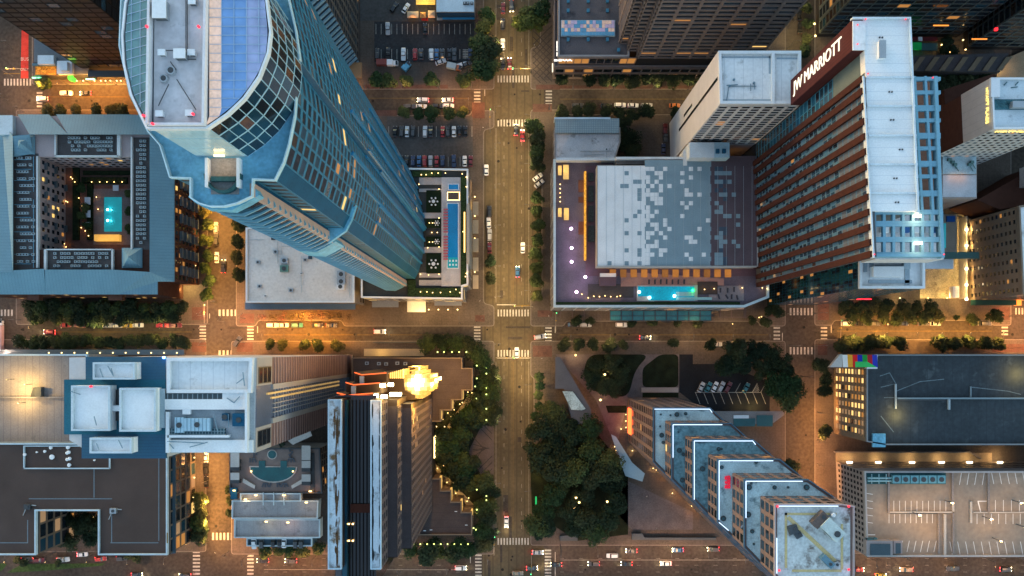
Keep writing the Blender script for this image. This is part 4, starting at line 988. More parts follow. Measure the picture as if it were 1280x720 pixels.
# ---------------------------------------------------------------- hotel: podium, white wing, brick tower
def hotel():
    zp = 28.0
    r = thing('hotel', 'large hotel with pixel patterned podium roof and brick striped tower with tall lit lettering', 'hotel', (*XY(870, 260), 0))
    stone = mat('pale_hotel_stone', (.42, .40, .38), .8, var=.1)
    mar = mat('maroon_roof_paving', (.135, .085, .105), .85, var=.15, scale=.3, fine=3)
    podium = [(692, 200), (960, 200), (960, 372), (930, 384), (692, 384)]
    shell(r, PXY(podium, zp), 0, zp, stone, mat('terrace_paving', (.135, .11, .135), .8, var=.2, scale=.25, fine=2.5), 1.1, .8, par_m=mat('pale_blue_parapet', (.50, .60, .64), .6))
    bxp(r, 'terrace_band', rect(732, 207, 747, 345), zp, zp+.25, mar); bxp(r, 'terrace_band', rect(732, 333, 945, 345), zp, zp+.26, mar)
    # pixel roof: a pale sheet with square panels, thinning out to the east
    zr = 36.0
    bxp(r, 'upper_wall', rect(746.5, 206.5, 948, 333), zp, zr-.05, stone)
    gw, gb = mat('white_roof_panel', (.82, .83, .83), .75, var=.08, scale=.2), mat('blue_grey_roof_panel', (.235, .33, .38), .75, var=.10, scale=.2)
    mr2 = mat('maroon_roof_panel', (.120, .090, .105), .85, var=.14, scale=.2)
    def reg(name, q, m, z=zr): bxp(r, name, q, z-.05, z, m)
    reg('roof', rect(747, 207.5, 806, 332.5), gw); reg('roof', rect(806, 200, 889, 332.5), gb); reg('roof', rect(889, 195, 946, 332.5), mr2)
    random.seed(11)
    tl = {0: MB(), 1: MB(), 2: MB(), 3: MB()}
    def tile(x, y, k, wdt=1): tl[k].prism(PXY(rect(x, y, x+5.2*wdt, y+5.2), zr+.03), zr, zr+.03)
    ny = 23
    for j in range(ny):
        y = 208.5+j*5.36
        for i in range(37):
            x = 748.5+i*5.36; d = x-806
            rr = random.random()
            if x < 800:
                if rr < .02+.20*max(0, (x-760)/46)**1.3: tile(x, y, 1)
            elif x < 834:
                if rr < .60-.40*(x-806)/28: tile(x, y, 0)
            elif x < 883:
                if rr < .085: tile(x, y, 0)
            elif x < 889:
                if rr < .45: tile(x, y, 2)
            elif x < 906:
                if rr < .42-.16*(x-889)/17: tile(x, y, 1)
                elif rr < .48: tile(x, y, 3)
            elif x < 936:
                if rr < .09: tile(x, y, 1)
    random.seed(21)
    for k, m in enumerate((gw, gb, mr2, mat('dark_slate_panel', (.07, .10, .14), .8))): 
        if tl[k].v: tl[k].build('roof_panels', m, r, kind='stuff')
    ln = MB()
    for i in range(19):
        x = 747+i*10.72; ln.prism(PXY(rect(x, 207.5, x+.3, 332.5), zr+.05), zr, zr+.05)
    ln.build('roof_seam', mat('grey_seam', (.40, .45, .48), .8), r, kind='stuff')
    bxp(r, 'coping', rect(745.5, 332.2, 946, 334.2), zr-1, zr+.5, stone)
    bxp(r, 'long_beam', rect(770, 196, 856, 199), zp, zp+8, mat('pale_beam', (.60, .62, .63), .7)); bxp(r, 'long_beam', rect(695, 197, 770, 200.5), zp, zp+4, _M['pale_beam']); bxp(r, 'beam_wall', rect(770, 199.2, 855, 205), zp, zp+5, mat('brown_stone_wall', (.30, .25, .22), .8, var=.2)); bxp(r, 'long_beam', rect(854, 188, 859, 207), zp, zp+8.2, _M['pale_beam'])
    # south and west facades of the podium
    fa = Facades(r); fr = MB()
    pw = ccw(PXY(podium, zp))
    for a, b in zip(pw, pw[1:]+pw[:1]):
        fa.wall(a, b, 1, zp-1, max(1, round(math.hypot(b[0]-a[0], b[1]-a[1])/4.5)), 6, .16, .30, .3, panes=[(GLASS, 3), (GLASSB, 3), (LITO, .6)], mb=fr)
    # flat glowing boxes added on the terrace floor for amber light under the pixel roof
    am = mat('amber_floor_glow', (.3, .15, .05), .6, emit=(1, .34, .05), es=.13)
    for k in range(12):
        a = XY(765+k*13.4, 333, zr); b = MB(); b.box(a[0], a[1]-3.4, zp+.2, a[0]+2.4, a[1]-.4, zp+.45); b.build('floor_glow', am if k % 4 != 1 else mat('dim_amber_floor_glow', (.2, .10, .04), .6, emit=(1, .36, .06), es=.08), r)
    for k in range(7): light(G(762+k*27, 337, zp+6), 110, ORANGE, .25, parent=r)
    # amber-lit screen along the west terrace
    s = MB(); s.prism(PXY(rect(730.5, 214, 732.8, 325), zp+2.6), zp+.2, zp+2.6); s.build('lit_screen', mat('amber_screen', (.4, .22, .05), .6, var=.4, scale=1.2, emit=(1, .42, .03), es=.30), r)
    for y in (232, 262, 292, 320): light(G(728, y, zp+3), 70, YEL, .4, parent=r)
    for q in (rect(735, 216, 742, 226), rect(735, 232, 742, 252), rect(735, 257, 742, 277), rect(735, 282, 743, 302)): bxp(r, 'plant_trough', q, zp+.25, zp+1.2, mat('dark_planting_trough', (.04, .05, .05), .9, var=.6, scale=2, fine=8))
    for q in (rect(723, 225, 730, 240), rect(723, 277, 730, 293), rect(723, 246, 730, 253)): bxp(r, 'timber_deck', q, zp+.1, zp+.35, mat('rust_timber_deck', (.16, .07, .045), .8, var=.25))
    bxp(r, 'pool_basin', rect(796, 356.5, 872, 376.5), zp+.1, zp+.5, mat('pool_coping', (.42, .36, .34), .8))
    wat = mat('lit_roof_pool_water', (.005, .22, .32), .05, var=.2, scale=.12, emit=(0, .48, .64), es=.17)
    bxp(r, 'pool', rect(797.5, 358, 868, 370.5), zp+.5, zp+.56, wat); bxp(r, 'pool', rect(811, 370.5, 868, 375.5), zp+.5, zp+.55, wat)
    bxp(r, 'pool_steps', rect(845, 365, 868, 370.3), zp+.56, zp+.62, mat('pale_pool_steps', (.30, .50, .50), .6)); bxp(r, 'spillway', rect(845, 371.5, 890, 375), zp+.57, zp+.63, _M['pale_pool_steps'])
    for x, y, c in ((799, 365, (.6, 1, 1)), (812, 372, (.6, 1, 1)), (843, 370, (.6, 1, 1)), (866, 363, (0, 1, .1))):
        b = MB(); q = G(x, y, zp+.6); b.cyl((q.x, q.y), .55, zp+.56, zp+.66, 10); b.build('pool_lamp', glow('green_pool_lamp', (.02, 1, .15), 3) if c[0] == 0 else glow('aqua_pool_lamp', (.7, 1, 1), 4), r); light((q.x, q.y, zp+1.6), 70, c, .3, parent=r)
    bxp(r, 'deck', [(776, 341), (800, 341), (905, 348), (905, 358), (776, 358)], zp+.1, zp+.3, mat('salmon_pool_deck', (.36, .20, .165), .8, var=.15, scale=.4)); bxp(r, 'deck', rect(886, 357, 930, 376), zp+.1, zp+.3, mat('grey_pool_deck', (.25, .21, .21), .8, var=.15))
    bxp(r, 'dark_patio', rect(872, 352, 897, 368), zp+.3, zp+.5, mat('dark_patio_boards', (.06, .045, .04), .8)); bxp(r, 'bar_roof', rect(750, 341.5, 770, 346), zp+2.6, zp+3, WPAINT); bxp(r, 'bar', rect(750, 345.8, 770, 357), zp+.2, zp+2.5, mar)
    bxp(r, 'hedge', rect(695, 377.5, 925, 380.5), zp+.1, zp+1.4, mat('dark_hedge', (.015, .03, .012), .95, var=.6, scale=2, fine=8, bump=.6)); bxp(r, 'dark_patio', rect(735, 355, 792, 372), zp+.1, zp+.25, mat('charcoal_patio', (.07, .06, .06), .8))
    # teal glass canopy over the pavement
    gc = mat('teal_canopy_glass', (.03, .16, .18), .15, var=.25, scale=.3, spec=.8)
    for k in range(9): bxp(r, 'canopy_glass', rect(763+k*14.1, 388.5, 776.5+k*14.1, 400.5), 8.6, 8.75, gc)
    cf = MB()
    for k in range(10): cf.prism(PXY(rect(762+k*14.1, 384, 763+k*14.1, 401), 8.9), 8.5, 8.95)
    for y in (388, 394.5, 400.5): cf.prism(PXY(rect(762, y, 890, y+.7), 8.95), 8.55, 8.9)
    cf.build('canopy_frame', DSTEEL, r)
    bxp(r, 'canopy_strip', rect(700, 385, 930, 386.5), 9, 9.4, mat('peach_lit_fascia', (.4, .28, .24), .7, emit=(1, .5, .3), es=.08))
    pf = MB()
    for x in (900, 914, 930, 932, 700, 715, 730): pf.prism(PXY(rect(x, 386, x+1, 397), 7), 6.6, 7)
    for y in (386.2, 396): pf.prism(PXY(rect(898, y, 934, y+1), 7.01), 6.6, 7.01)
    pf.build('pergola', mat('brown_pergola', (.12, .09, .085), .7), r)
    fr.build('facade_frame', stone, r)
    # ------- white wing
    zw = 84.0
    wing = [(897, 65), (1000, 65), (1000, 131), (899, 131)]
    ww = PXY(wing, zw); wc = mat('white_precast', (.62, .60, .60), .8, var=.07, scale=.2)
    b = MB(); b.prism(ww, 0, zw-.1); b.build('wall', wc, r)
    bxp(r, 'roof', rect(899.5, 67.5, 1000, 128.5), zw-.1, zw+.05, SEAM); b = MB(); b.ring(ww, .9, zw-.2, zw+1.2); b.build('parapet', WPAINT, r)
    bxp(r, 'roof_wall', rect(965, 66, 968.5, 130), zw, zw+1.4, WPAINT)
    for q in (rect(901, 70.5, 965, 72.5), rect(901, 124, 965, 126.5), rect(901, 70, 902.6, 126), rect(961, 70, 964, 92), rect(971, 72, 1000, 74)): bxp(r, 'roof_gutter', q, zw+.05, zw+.12, mat('blue_grey_gutter', (.36, .44, .5), .7))
    A = Vector(XY(897, 65, zw)); Bv = Vector(XY(899, 131, zw)); 
    sl = MB(); m_ = A.lerp(Bv, .48); sl.box(m_.x-.10, m_.y-.55, 20, m_.x+.4, m_.y+.55, zw-1); sl.build('slot_window', GLASS, r)
    sl = MB(); m_ = A.lerp(Bv, .30); sl.box(m_.x-.10, m_.y-.7, 30, m_.x+.4, m_.y+.3, 45); sl.build('slot_window', GLASS, r)
    fr = MB(); S0, S1 = XY(899, 131, zw), XY(1000, 131, zw)
    fa.wall(S0, S1, zp+6, zw-1.2, 7, 17, .30, .34, .55, panes=[(GLASS, 9), (GLASSB, 2), (LITO, .3)], mb=fr, d_pane=.1)
    fr.build('wing_frame', wc, r)
    bxp(r, 'link_roof', [(862, 178), (893, 178), (893, 197), (862, 197)], zp, zp+14, mat('pale_link_roof', (.60, .66, .70), .7)); bxp(r, 'link_roof', rect(893, 178, 912, 197), zp, zp+13.8, mat('blue_link_roof', (.40, .56, .64), .7))
    for x in (895.5, 903.5): bxp(r, 'link_vent', rect(x, 186, x+4, 191), zp+13.8, zp+15, TEALD)
    pr = MB(); z_ = zw+.3
    for a, b in (((912, 108), (945, 108)), ((911, 106), (908, 126)), ((938, 105), (938, 114)), ((943, 104), (943, 112)), ((908, 107), (922, 106))): pr.tube((*XY(*a, zw), z_), (*XY(*b, zw), z_), .13, n=5)
    for x, y in ((917, 100), (942, 104), (912, 108)): pr.cyl(XY(x, y, zw), .35, zw, zw+.6, 8)
    tag(pr.build('roof_pipes', mat('blue_grey_pipe', (.16, .26, .32), .6)), 'blue grey pipe run with stubs on the white wing roof of the hotel', 'pipes')
    # ------- brick tower
    zt = 134.0
    core = [(1078, 63), (1138, 22), (1148, 266), (1178, 266), (1180, 338), (1092, 322)]
    brick = mat('red_brown_brick', (.056, .021, .0165), .85, var=.25, scale=.6, fine=6); maroon = mat('maroon_brick', (.115, .045, .048), .85, var=.15, scale=.6, fine=6)
    b = MB(); b.prism(PXY([(1080, 22), (1138, 22), (1148, 264), (1090, 264), (1081, 95)], zt-3), 0, zt-3); b.prism(PXY([(1090, 264.2), (1093.5, 264.2), (1096, 321), (1092.5, 321)], zt-.5), 20, zt-.5); b.prism(PXY([(1093.7, 264.2), (1147, 264.2), (1150, 321), (1096.2, 321)], 100), 0, 100); b.build('wall', mat('grey_tower_core', (.11, .12, .13), .7, var=.1), r)
    bxp(r, 'roof', [(1079, 22), (1138, 22), (1148, 264), (1089, 264)], zt-3, zt, lined('hotel_white_roof', (.79, .80, .80), (.62, .65, .68), [1], 2.4, .12, .7, .10, dict(scale=.1, stain=((.55, .56, .56), .2, .66))))
    rb = MB()
    for y in (95, 131, 168, 204, 240): rb.prism(PXY(rect(1080+(y-22)*.04, y, 1140+(y-22)*.04, y+2), zt+.5), zt, zt+.5)
    rb.prism(PXY([(1137, 22), (1139, 22), (1149.5, 266), (1147, 266)], zt+.8), zt-1, zt+.8); rb.prism(PXY([(1078.5, 95), (1080.5, 95), (1093.5, 322), (1091.5, 322)], zt+.8), zt-1, zt+.8); rb.prism(PXY(rect(1066, 21, 1139, 23), zt+.8), zt-1, zt+.79)
    rb.build('roof_rib', mat('blue_white_rib', (.58, .66, .72), .7), r)
    # west face: brick piers with window strips
    A = Vector(XY(1079.5, 95, zt)); B = Vector(XY(1091.5, 321.5, zt)); zb = 36.0
    b = MB(); d = (B-A).normalized(); nn = Vector((d.y, -d.x)); nn = nn if nn.x < 0 else -nn
    fr = MB(); nb = 12; Lw = (B-A).length; cw = Lw/nb
    u = d; side = (A, B) if Vector((d.y, -d.x)).x < 0 else (B, A)
    for k in range(nb+1):
        c = A+d*(k*cw); hw = cw*.215
        c0 = A+d*max(hw, min(Lw-hw, k*cw)); fr.obox(c0+nn*.35, (d.x, d.y), hw, .55, zb-4, zt+.3)
    fr.build('brick_pier', brick, r)
    fr = MB(); gp = [(GLASS, 3), (GLASSB, 4), (mat('blue_blind_window', (.055, .155, .24), .3, var=.3, scale=.4), 4), (mat('grey_blind_window', (.12, .125, .145), .4, var=.25, scale=.4), .4), (LITW, .08), (LITO, .04)]
    for k in range(nb):
        p = A+d*(k*cw+cw*.215); q = A+d*((k+1)*cw-cw*.215)
        a, bb = (p, q) if side[0] == A else (q, p)
        fa.wall(a, bb, zb, zt-1.0, 2, 27, .12, .26, .28, panes=gp, mb=fr, bands='both', d_pane=.12, lit=(lambda kk, rr: _M['grey_blind_window'] if rr > 21 and random.random() < .75 else None))
    fr.build('window_spandrel', mat('blue_white_spandrel', (.11, .21, .30), .5, var=.1), r)
    # recess below the sign
    fr = MB(); p, q = Vector(XY(1084, 64, zt)), Vector(XY(1084, 95, zt))
    bxp(r, 'recess_wall', [(1081, 62), (1090, 62), (1090, 95), (1081, 95)], zt-22, zt-.4, mat('grey_green_panel', (.13, .17, .17), .7)); 
    a, bb = (p, q) if side[0] == A else (q, p)
    fa.wall(a+Vector((-.5, 0)), bb+Vector((-.5, 0)), zb, zt-22, 2, 22, .08, .25, .25, panes=[(GLASSB, 4), (GLASS, 2), (TEALD, 2)], mb=fr); fr.build('recess_frame', TEAL, r)
    # sign slab with vertical lettering
    bxp(r, 'sign_slab', rect(1065, 25, 1081, 63), 85.5, zt-.2, lined('maroon_sign_slab', (.075, .024, .025), (.05, .017, .018), [1], .9, .12, .85, .12)); bxp(r, 'roof', rect(1066, 26, 1082, 62.5), zt-.2, zt+.15, SEAM)
    bxp(r, 'sign_edge', rect(1067, 23.4, 1081, 25), 86, zt-1, TEALD)
    sx = XY(1065, 44, zt)[0]; sy = XY(1065, 42.5, zt)[1]
    t = add_text('letters', 'JW MARRIOTT', 4.9, frame((sx-.25, sy, 108.5), (0, 0, 1), (0, 1, 0), (-1, 0, 0)), glow('cream_letter', (1, .88, .66), .75), r, .10, .0, sx=1.2)
    # serifs on the letter strokes
    # ---- lower glazed block south and the pale block on it
    zl = 93.0
    bxp(r, 'glass_block', rect(1072.5, 318, 1154, 361), 0, zl-.1, mat('dark_teal_glass', (.010, .05, .06), .1, var=.3, scale=.1, spec=.9))
    fr = MB(); w0, w1 = XY(1072.5, 318, zl), XY(1072.5, 361, zl); s1 = XY(1154, 361, zl)
    tg = [(mat('teal_facade_glass', (.012, .085, .10), .1, var=.25, scale=.3, spec=.9), 6), (GLASS, 3), (LITO, .25)]
    fa.wall(w0, w1, 3, zl-.5, 10, 26, .06, .08, .15, panes=tg, mb=fr); fa.wall(w1, s1, 3, zl-.5, 14, 18, .08, .3, .15, panes=tg, mb=fr); fr.build('glass_mullion', TEALD, r)
    bxp(r, 'roof', rect(1073, 319, 1153.5, 360.5), zl-.1, zl+.05, WROOF)
    b = MB(); b.ring(PXY(rect(1072.5, 318, 1154, 361), zl), .8, zl, zl+1.3); b.build('parapet', WPAINT, r)
    bxp(r, 'roof_box', rect(1092, 333, 1130, 346), zl, zl+3, WPAINT)
    for q in (rect(1094, 331, 1128, 333), rect(1131, 322, 1137, 356), rect(1086, 350, 1140, 354), rect(1080, 322, 1084, 340), rect(1130, 323, 1138, 336), rect(1087, 322, 1092, 335)): bxp(r, 'roof_gutter', q, zl+.06, zl+.3 if q[0][1] != 323 else zl+1.6, _M['blue_grey_gutter'])
    # open steel grid over the lower roofs
    zg = 120.0
    bxp(r, 'lower_roof', [(1092, 266), (1178, 266), (1180, 324), (1094, 324)], zl+6, zl+16, mat('pale_lower_roof', (.60, .58, .58), .8, var=.15, scale=.4)); bxp(r, 'east_wall', rect(1140, 96, 1172, 265), 0, zl+10, mat('rust_east_wall', (.17, .085, .06), .8, var=.2))
    g = MB(); top = zt-1.5
    bn = [0]
    def beam(q): bn[0] += 1; g.prism(PXY(q, top), top-1.2-bn[0]*.004, top-bn[0]*.005)
    for y in (96, 113, 131.5, 148, 166, 183, 201, 218, 238, 262): beam(rect(1142, y, 1176, y+(4.5 if y not in (131.5, 166, 201, 238) else 7)))
    for x in (1142, 1155.5, 1166.5): g.prism(PXY([(x, 95), (x+(3 if x != 1166.5 else 2.2), 95), (x+10+(3 if x != 1166.5 else 2.2), 268), (x+10, 268)], top+.02), top-1.1, top+.02)
    for y in (264.5, 276, 279.5, 296, 299, 315): beam(rect(1093, y, 1179, y+3.4))
    for k in range(8): beam(rect(1092+k*12, 264, 1095.4+k*12, 319))
    g.prism(PXY([(1168, 95), (1172, 95), (1181, 322), (1177, 322)], top+.5), top-2, top+.5); g.prism(PXY(rect(1092, 317, 1180, 321), top+.5), top-2, top+.52)
    g.build('open_steel_grid', mat('blue_grey_steel_grid', (.18, .36, .46), .6, .0, var=.08), r)
    for k in range(6):
        q = G(1104+k*13+(k > 2)*2, 288, zl+16); b = MB(); b.box(q.x-1, q.y-.8, q.z, q.x+1, q.y+.8, q.z+1.5); b.build('roof_unit', [WPAINT, STEEL, mat('blue_tank', (.02, .12, .35), .5)][k % 3], r)
    for x, y in ((1146, 270), (1147, 304)):
        q = G(x, y, top+.9); b = MB(); b.box(q.x-.9, q.y-.35, q.z, q.x+.9, q.y+.35, q.z+.5); b.build('flood_lamp', BULBW, r); light((q.x, q.y-1.2, q.z+1.4), 260, (1, .72, .42), .3, parent=r)
    for x, y in ((1082, 24), (1132, 24), (1072, 31), (1072, 55), (1085, 92), (1166, 97), (1093, 318), (1180, 318)):
        q = G(x, y, zt+.8); b = MB(); b.cyl((q.x, q.y), .16, zt+.6, zt+1.0, 8); b.build('beacon', REDB, r); light((q.x, q.y, zt+1.8), 1.2, (1, .1, .15), .2, parent=r)
    t = thing('roof_hatch', 'narrow white ridge box on the tall white hotel roof', 'roof hatch', (*XY(1100, 64, zt), zt)); q = t.location
    b = MB(); b.box(q.x-.8, q.y-2.2, q.z, q.x+.8, q.y+2.2, q.z+1.4); b.build('casing', WPAINT, t); b = MB(); b.box(q.x-.9, q.y-2.3, q.z+1.4, q.x+.9, q.y+2.3, q.z+1.55); b.build('lid', STEEL, t)
    for k, (x, y) in enumerate(((1101, 47), (1113, 115), (1115, 150), (1126, 187), (1119, 223), (1121, 253))):
        t = thing('roof_drain', f'pair of small dark drains, {ORD[k]} from the lettered slab along the tall white hotel roof', 'drain', (*XY(x, y, zt), zt)); q = t.location
        for s_ in (-.35, .35): b = MB(); b.cyl((q.x+s_, q.y), .22, q.z+.02, q.z+.25, 8); b.build('strainer', DSTEEL, t)
    fa.done(99)
    # lamps of the terrace: bright lilac globes
    for k, (x, y) in enumerate(((713.5, 287), (714, 311), (714, 328), (731, 347), (720, 365.5))):
        p = G(x, y, zp)
        if k == 0:
            t = thing('terrace_lamp', '', 'lamp', p); b = MB(); b.cyl((p.x, p.y), .08, p.z, p.z+2.2, 6); b.build('post', DSTEEL, t)
            b = MB(); b.cyl((p.x, p.y), .25, p.z+2.2, p.z+2.55, 10, r1=.55); b.cyl((p.x, p.y), .55, p.z+2.55, p.z+2.9, 10, r1=.2); b.build('globe', glow('lilac_globe', (.92, .62, 1.0), 10), t); PROTO['tl'] = t
        else: t = dup(PROTO['tl'], p)
        t['label'] = f'bright lilac lamp globe, {ORD[k]} from the top along the hotel roof terrace'; t['group'] = 'bright lilac terrace lamps'
        light((p.x, p.y, p.z+3.6), 110, (.8, .5, 1.0), .4)
    # terrace furniture
    lg = thing('lounge_set', '', 'seating', (0, 0, zp)); 
    b = MB(); b.box(-1.2, -.5, 0, 1.2, .5, .4); b.build('seat', mat('dark_cushion', (.05, .045, .05), .9), lg)
    b = MB(); b.box(-1.2, .35, .4, 1.2, .5, .8); b.build('backrest', _M['dark_cushion'], lg); b = MB(); b.box(-.5, -1.3, 0, .5, -.8, .35); b.build('table', mat('pale_table', (.5, .48, .46), .6), lg)
    first = True; j = 0
    for x, y, rz, lb in ((708, 232, 1.57, 'upper white table lounge set beside the lit awnings on the hotel terrace'), (708, 250, 1.57, 'second white table lounge set on the hotel terrace'), (704, 288, 1.57, 'lounge set beside the uppermost lilac lamp on the hotel terrace'), (704, 306, 1.57, 'lounge set above the second lilac lamp on the hotel terrace'), (706, 321, 0, 'round corner lounge set between lilac lamps on the hotel terrace'), (727, 311, 1.57, 'lounge set against the amber screen on the hotel terrace'), (727, 321, 1.57, 'lowest lounge set against the amber screen'), (738, 350, 0, 'lounge set beside the fourth lilac lamp'), (706, 368, .8, 'lounge set in the lower corner of the hotel terrace')):
        loc = Vector((*XY(x, y, zp), zp+.1))
        if first: lg.location = loc; lg.rotation_euler[2] = rz; lg['label'] = lb; first = False
        else: dup(lg, loc, rz, label=lb)
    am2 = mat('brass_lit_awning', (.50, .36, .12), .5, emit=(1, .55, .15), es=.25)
    for k, q in enumerate((rect(697.5, 207, 702, 219), rect(704, 206, 711, 224), rect(697.5, 260, 702, 271), rect(705, 260, 711, 275))):
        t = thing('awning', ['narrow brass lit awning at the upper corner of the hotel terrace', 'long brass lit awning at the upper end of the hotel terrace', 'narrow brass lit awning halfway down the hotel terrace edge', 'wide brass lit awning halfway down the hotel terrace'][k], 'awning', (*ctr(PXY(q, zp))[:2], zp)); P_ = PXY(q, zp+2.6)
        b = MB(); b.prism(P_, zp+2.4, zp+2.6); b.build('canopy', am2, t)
        for x, y in offset(P_, -.1): b = MB(); b.cyl((x, y), .06, zp+.05, zp+2.4, 5); b.build('post', DSTEEL, t)
        light((t.location.x, t.location.y, zp+4.2), 70, YEL, .3)
    for k in range(5):
        q = G(700, 231+k*5.4, zp); 
        lamp_post(700, 231+k*5.4, zp+.1, .9, k % 2 == 0, 20)
    for x, y in ((735, 372.5), (742, 370.5), (749, 371), (756, 370), (763, 371), (771, 371), (775, 370), (727, 368), (880, 362), (892, 361), (927, 360), (952, 360), (958, 361), (915, 405), (951, 396), (948, 397), (955, 398)): lamp_post(x, y, zp+.1 if y < 380 else .15, .9, True, 24)
    lo = thing('sun_lounger', '', 'sun lounger', (0, 0, 0))
    b = MB(); b.box(-.32, -.9, .25, .32, .4, .36); b.build('seat', mat('charcoal_lounger', (.06, .055, .065), .8), lo); b = MB(); b.hexa([(-.32, .4, .25), (.32, .4, .25), (.32, .95, .6), (-.32, .95, .6), (-.32, .4, .36), (.32, .4, .36), (.32, .92, .7), (-.32, .92, .7)]); b.build('backrest', _M['charcoal_lounger'], lo)
    for sx_ in (-.26, .26):
        for sy_ in (-.8, .35): b = MB(); b.box(sx_-.03, sy_-.03, 0, sx_+.03, sy_+.03, .25); b.build('leg', DSTEEL, lo)
    pts = [(811+k*7.3, 352.5) for k in range(7)]+[(900, 363), (909, 363), (917, 362), (898, 371), (908, 371), (914, 371), (921, 372)]
    for k, (x, y) in enumerate(pts):
        loc = Vector((*XY(x, y, zp), zp+.3)); lb = f'dark sun lounger, {ORD[k]} from the lilac lamps in the row above the lit hotel pool' if k < 7 else f'dark lounger, {ORD[k-7]} of those on the grey deck beyond the lit hotel pool'
        if k == 0: lo.location = loc; lo['label'] = lb; lo['group'] = 'dark loungers round the hotel pool'
        else: dup(lo, loc, (0 if k < 10 else .3*(k % 3)), label=lb, group='dark loungers round the hotel pool')
hotel()

# ---------------------------------------------------------------- white hotel on brown base, tan block, alley
def east_blocks():
    z = 70.0
    r = thing('white_panel_hotel', 'white panelled hotel with glowing yellow roof edge lettering above a brown brick base', 'hotel', (*XY(1215, 140), 0))
    wp = lined('white_panel_cladding', (.58, .55, .54), (.40, .38, .38), [1], 2.6, .08, .7, .08); bb = mat('brown_brick_base', (.088, .038, .027), .9, var=.15, scale=.5, fine=5)
    out = PXY([(1237, 98), (1330, 98), (1330, 162), (1240, 162)], z)
    b = MB(); b.prism(out, 52, z-.1); b.build('wall', wp, r)
    b = MB(); b.prism(offset(out, -.15), 0, 52); b.build('base_wall', bb, r)
    bxp(r, 'roof', rect(1240, 100, 1330, 160), z-.1, z+.05, mat('pale_blue_white_roof', (.60, .68, .72), .75, var=.12, scale=.2, stain=((.35, .42, .46), .3, .6)))
    b = MB(); b.ring(out, .6, z-.3, z+1.0); b.build('parapet', WPAINT, r)
    bxp(r, 'plant_deck', rect(1241, 124, 1330, 137), z, z+.3, mat('dark_teal_plant_deck', (.06, .16, .19), .7, var=.4, scale=.6)); bxp(r, 'roof_box', rect(1266, 126, 1290, 134), z+.3, z+2.4, STEEL)
    bxp(r, 'roof_box', rect(1239, 99, 1250, 121), z, z+1.2, WPAINT)
    fa = Facades(r); fr = MB()
    S0, S1 = XY(1240, 162, z), XY(1330, 162, z)
    fa.wall(S0, S1, 3, z-2.5, 9, 19, .5, .5, .25, panes=[(GLASS, 8), (GLASSB, 2), (LITO, .3)], mb=fr); fr.build('facade_frame', mat('pale_precast', (.45, .43, .43), .8), r); fa.done(90)
    gl = glow('yellow_letter', (1, .74, .18), 1.0)
    p0, p1 = Vector(XY(1237, 98, z)), Vector(XY(1240, 162, z)); c = (p0+p1)/2
    add_text('letters', 'HYATT PLACE', 1.9, frame((c.x-.3, c.y, z-1.8), (0, -1, 0), (0, 0, 1), (-1, 0, 0)), gl, r, .12, .02, sx=1.0)
    add_text('letters', 'HYATT PLACE', 1.9, frame((S0[0]+8.5, S0[1]-.35, z-1.4), (1, 0, 0), (0, 0, 1), (0, -1, 0)), gl, r, .12, .02, sx=1.1)
    pr = MB()
    for k in range(9): pr.tube((*XY(1244+k*3.5, 126+(k % 3)*3, z), z+.9), (*XY(1250+k*4, 134-(k % 2)*5, z), z+.9), .2, n=5)
    for a, b in (((1254, 107), (1258, 103)), ((1268, 107), (1272, 103)), ((1263, 110), (1271, 109))): pr.tube((*XY(*a, z), z+.4), (*XY(*b, z), z+.4), .18, n=5)
    tag(pr.build('roof_pipes', mat('dark_teal_pipe', (.05, .14, .17), .6)), 'tangle of dark teal pipes on the roof plant deck of the white panelled hotel', 'pipes')
    light(G(1226, 108, 72), 60, YEL, .3)
    # brown lower wing and pale flat roofs
    s = thing('brown_wing', 'brown brick wing with pale flat roofs between the grid topped hotel and the tan block', 'building', (*XY(1195, 220), 0))
    bxp(s, 'wall', [(1180, 112), (1243, 92), (1243, 185), (1185, 185)], 0, 34, bb)
    bxp(s, 'wall', rect(1178, 194, 1221, 248), 0, 30, mat('light_wing_wall', (.40, .32, .28), .8)); bxp(s, 'roof', rect(1178.5, 194.5, 1220.5, 217), 30, 31.5, mat('blue_white_flat_roof', (.44, .58, .64), .7, var=.2, scale=.3)); bxp(s, 'roof', rect(1178.5, 219, 1220.5, 246), 30, 30.4, mat('rosy_white_flat_roof', (.56, .58, .62), .7, var=.15, scale=.3))
    bxp(s, 'south_wing', [(1222, 250), (1300, 205), (1300, 252), (1250, 262)], 0, 22, bb); bxp(s, 'south_roof', rect(1290, 205, 1320, 230), 22, 30, WROOF)
    pr = MB()
    for x, y in ((1186, 200), (1190, 203), (1193, 206), (1214, 203), (1211, 206)): q = G(x, y, 31.6); pr.box(q.x-.6, q.y-.5, 31.4, q.x+.6, q.y+.5, 32.6); pr.tube((q.x, q.y, 31.9), (q.x+1.5, q.y-2.5, 31.9), .15)
    tag(pr.build('roof_pipes', mat('green_grey_pipe', (.12, .22, .22), .6)), 'small green grey vents and pipes on the pale flat roof of the brown wing', 'pipes')
    for x in (1192, 1200, 1207): light(G(x, 221, 32.5), 40, ORANGE, .2)
    t = thing('tan_block', 'tan stone block with rows of small square windows at the edge of the picture', 'building', (*XY(1240, 320), 0))
    tan = mat('tan_stone', (.24, .175, .13), .85, var=.1, scale=.3, fine=3)
    o2 = PXY([(1272, 258), (1400, 240), (1400, 368), (1277, 368)], 38)
    shell(t, o2, 0, 38, tan, WROOF, 1, .5)
    fa = Facades(t)
    e = [(a, b) for a, b in edges(o2)]
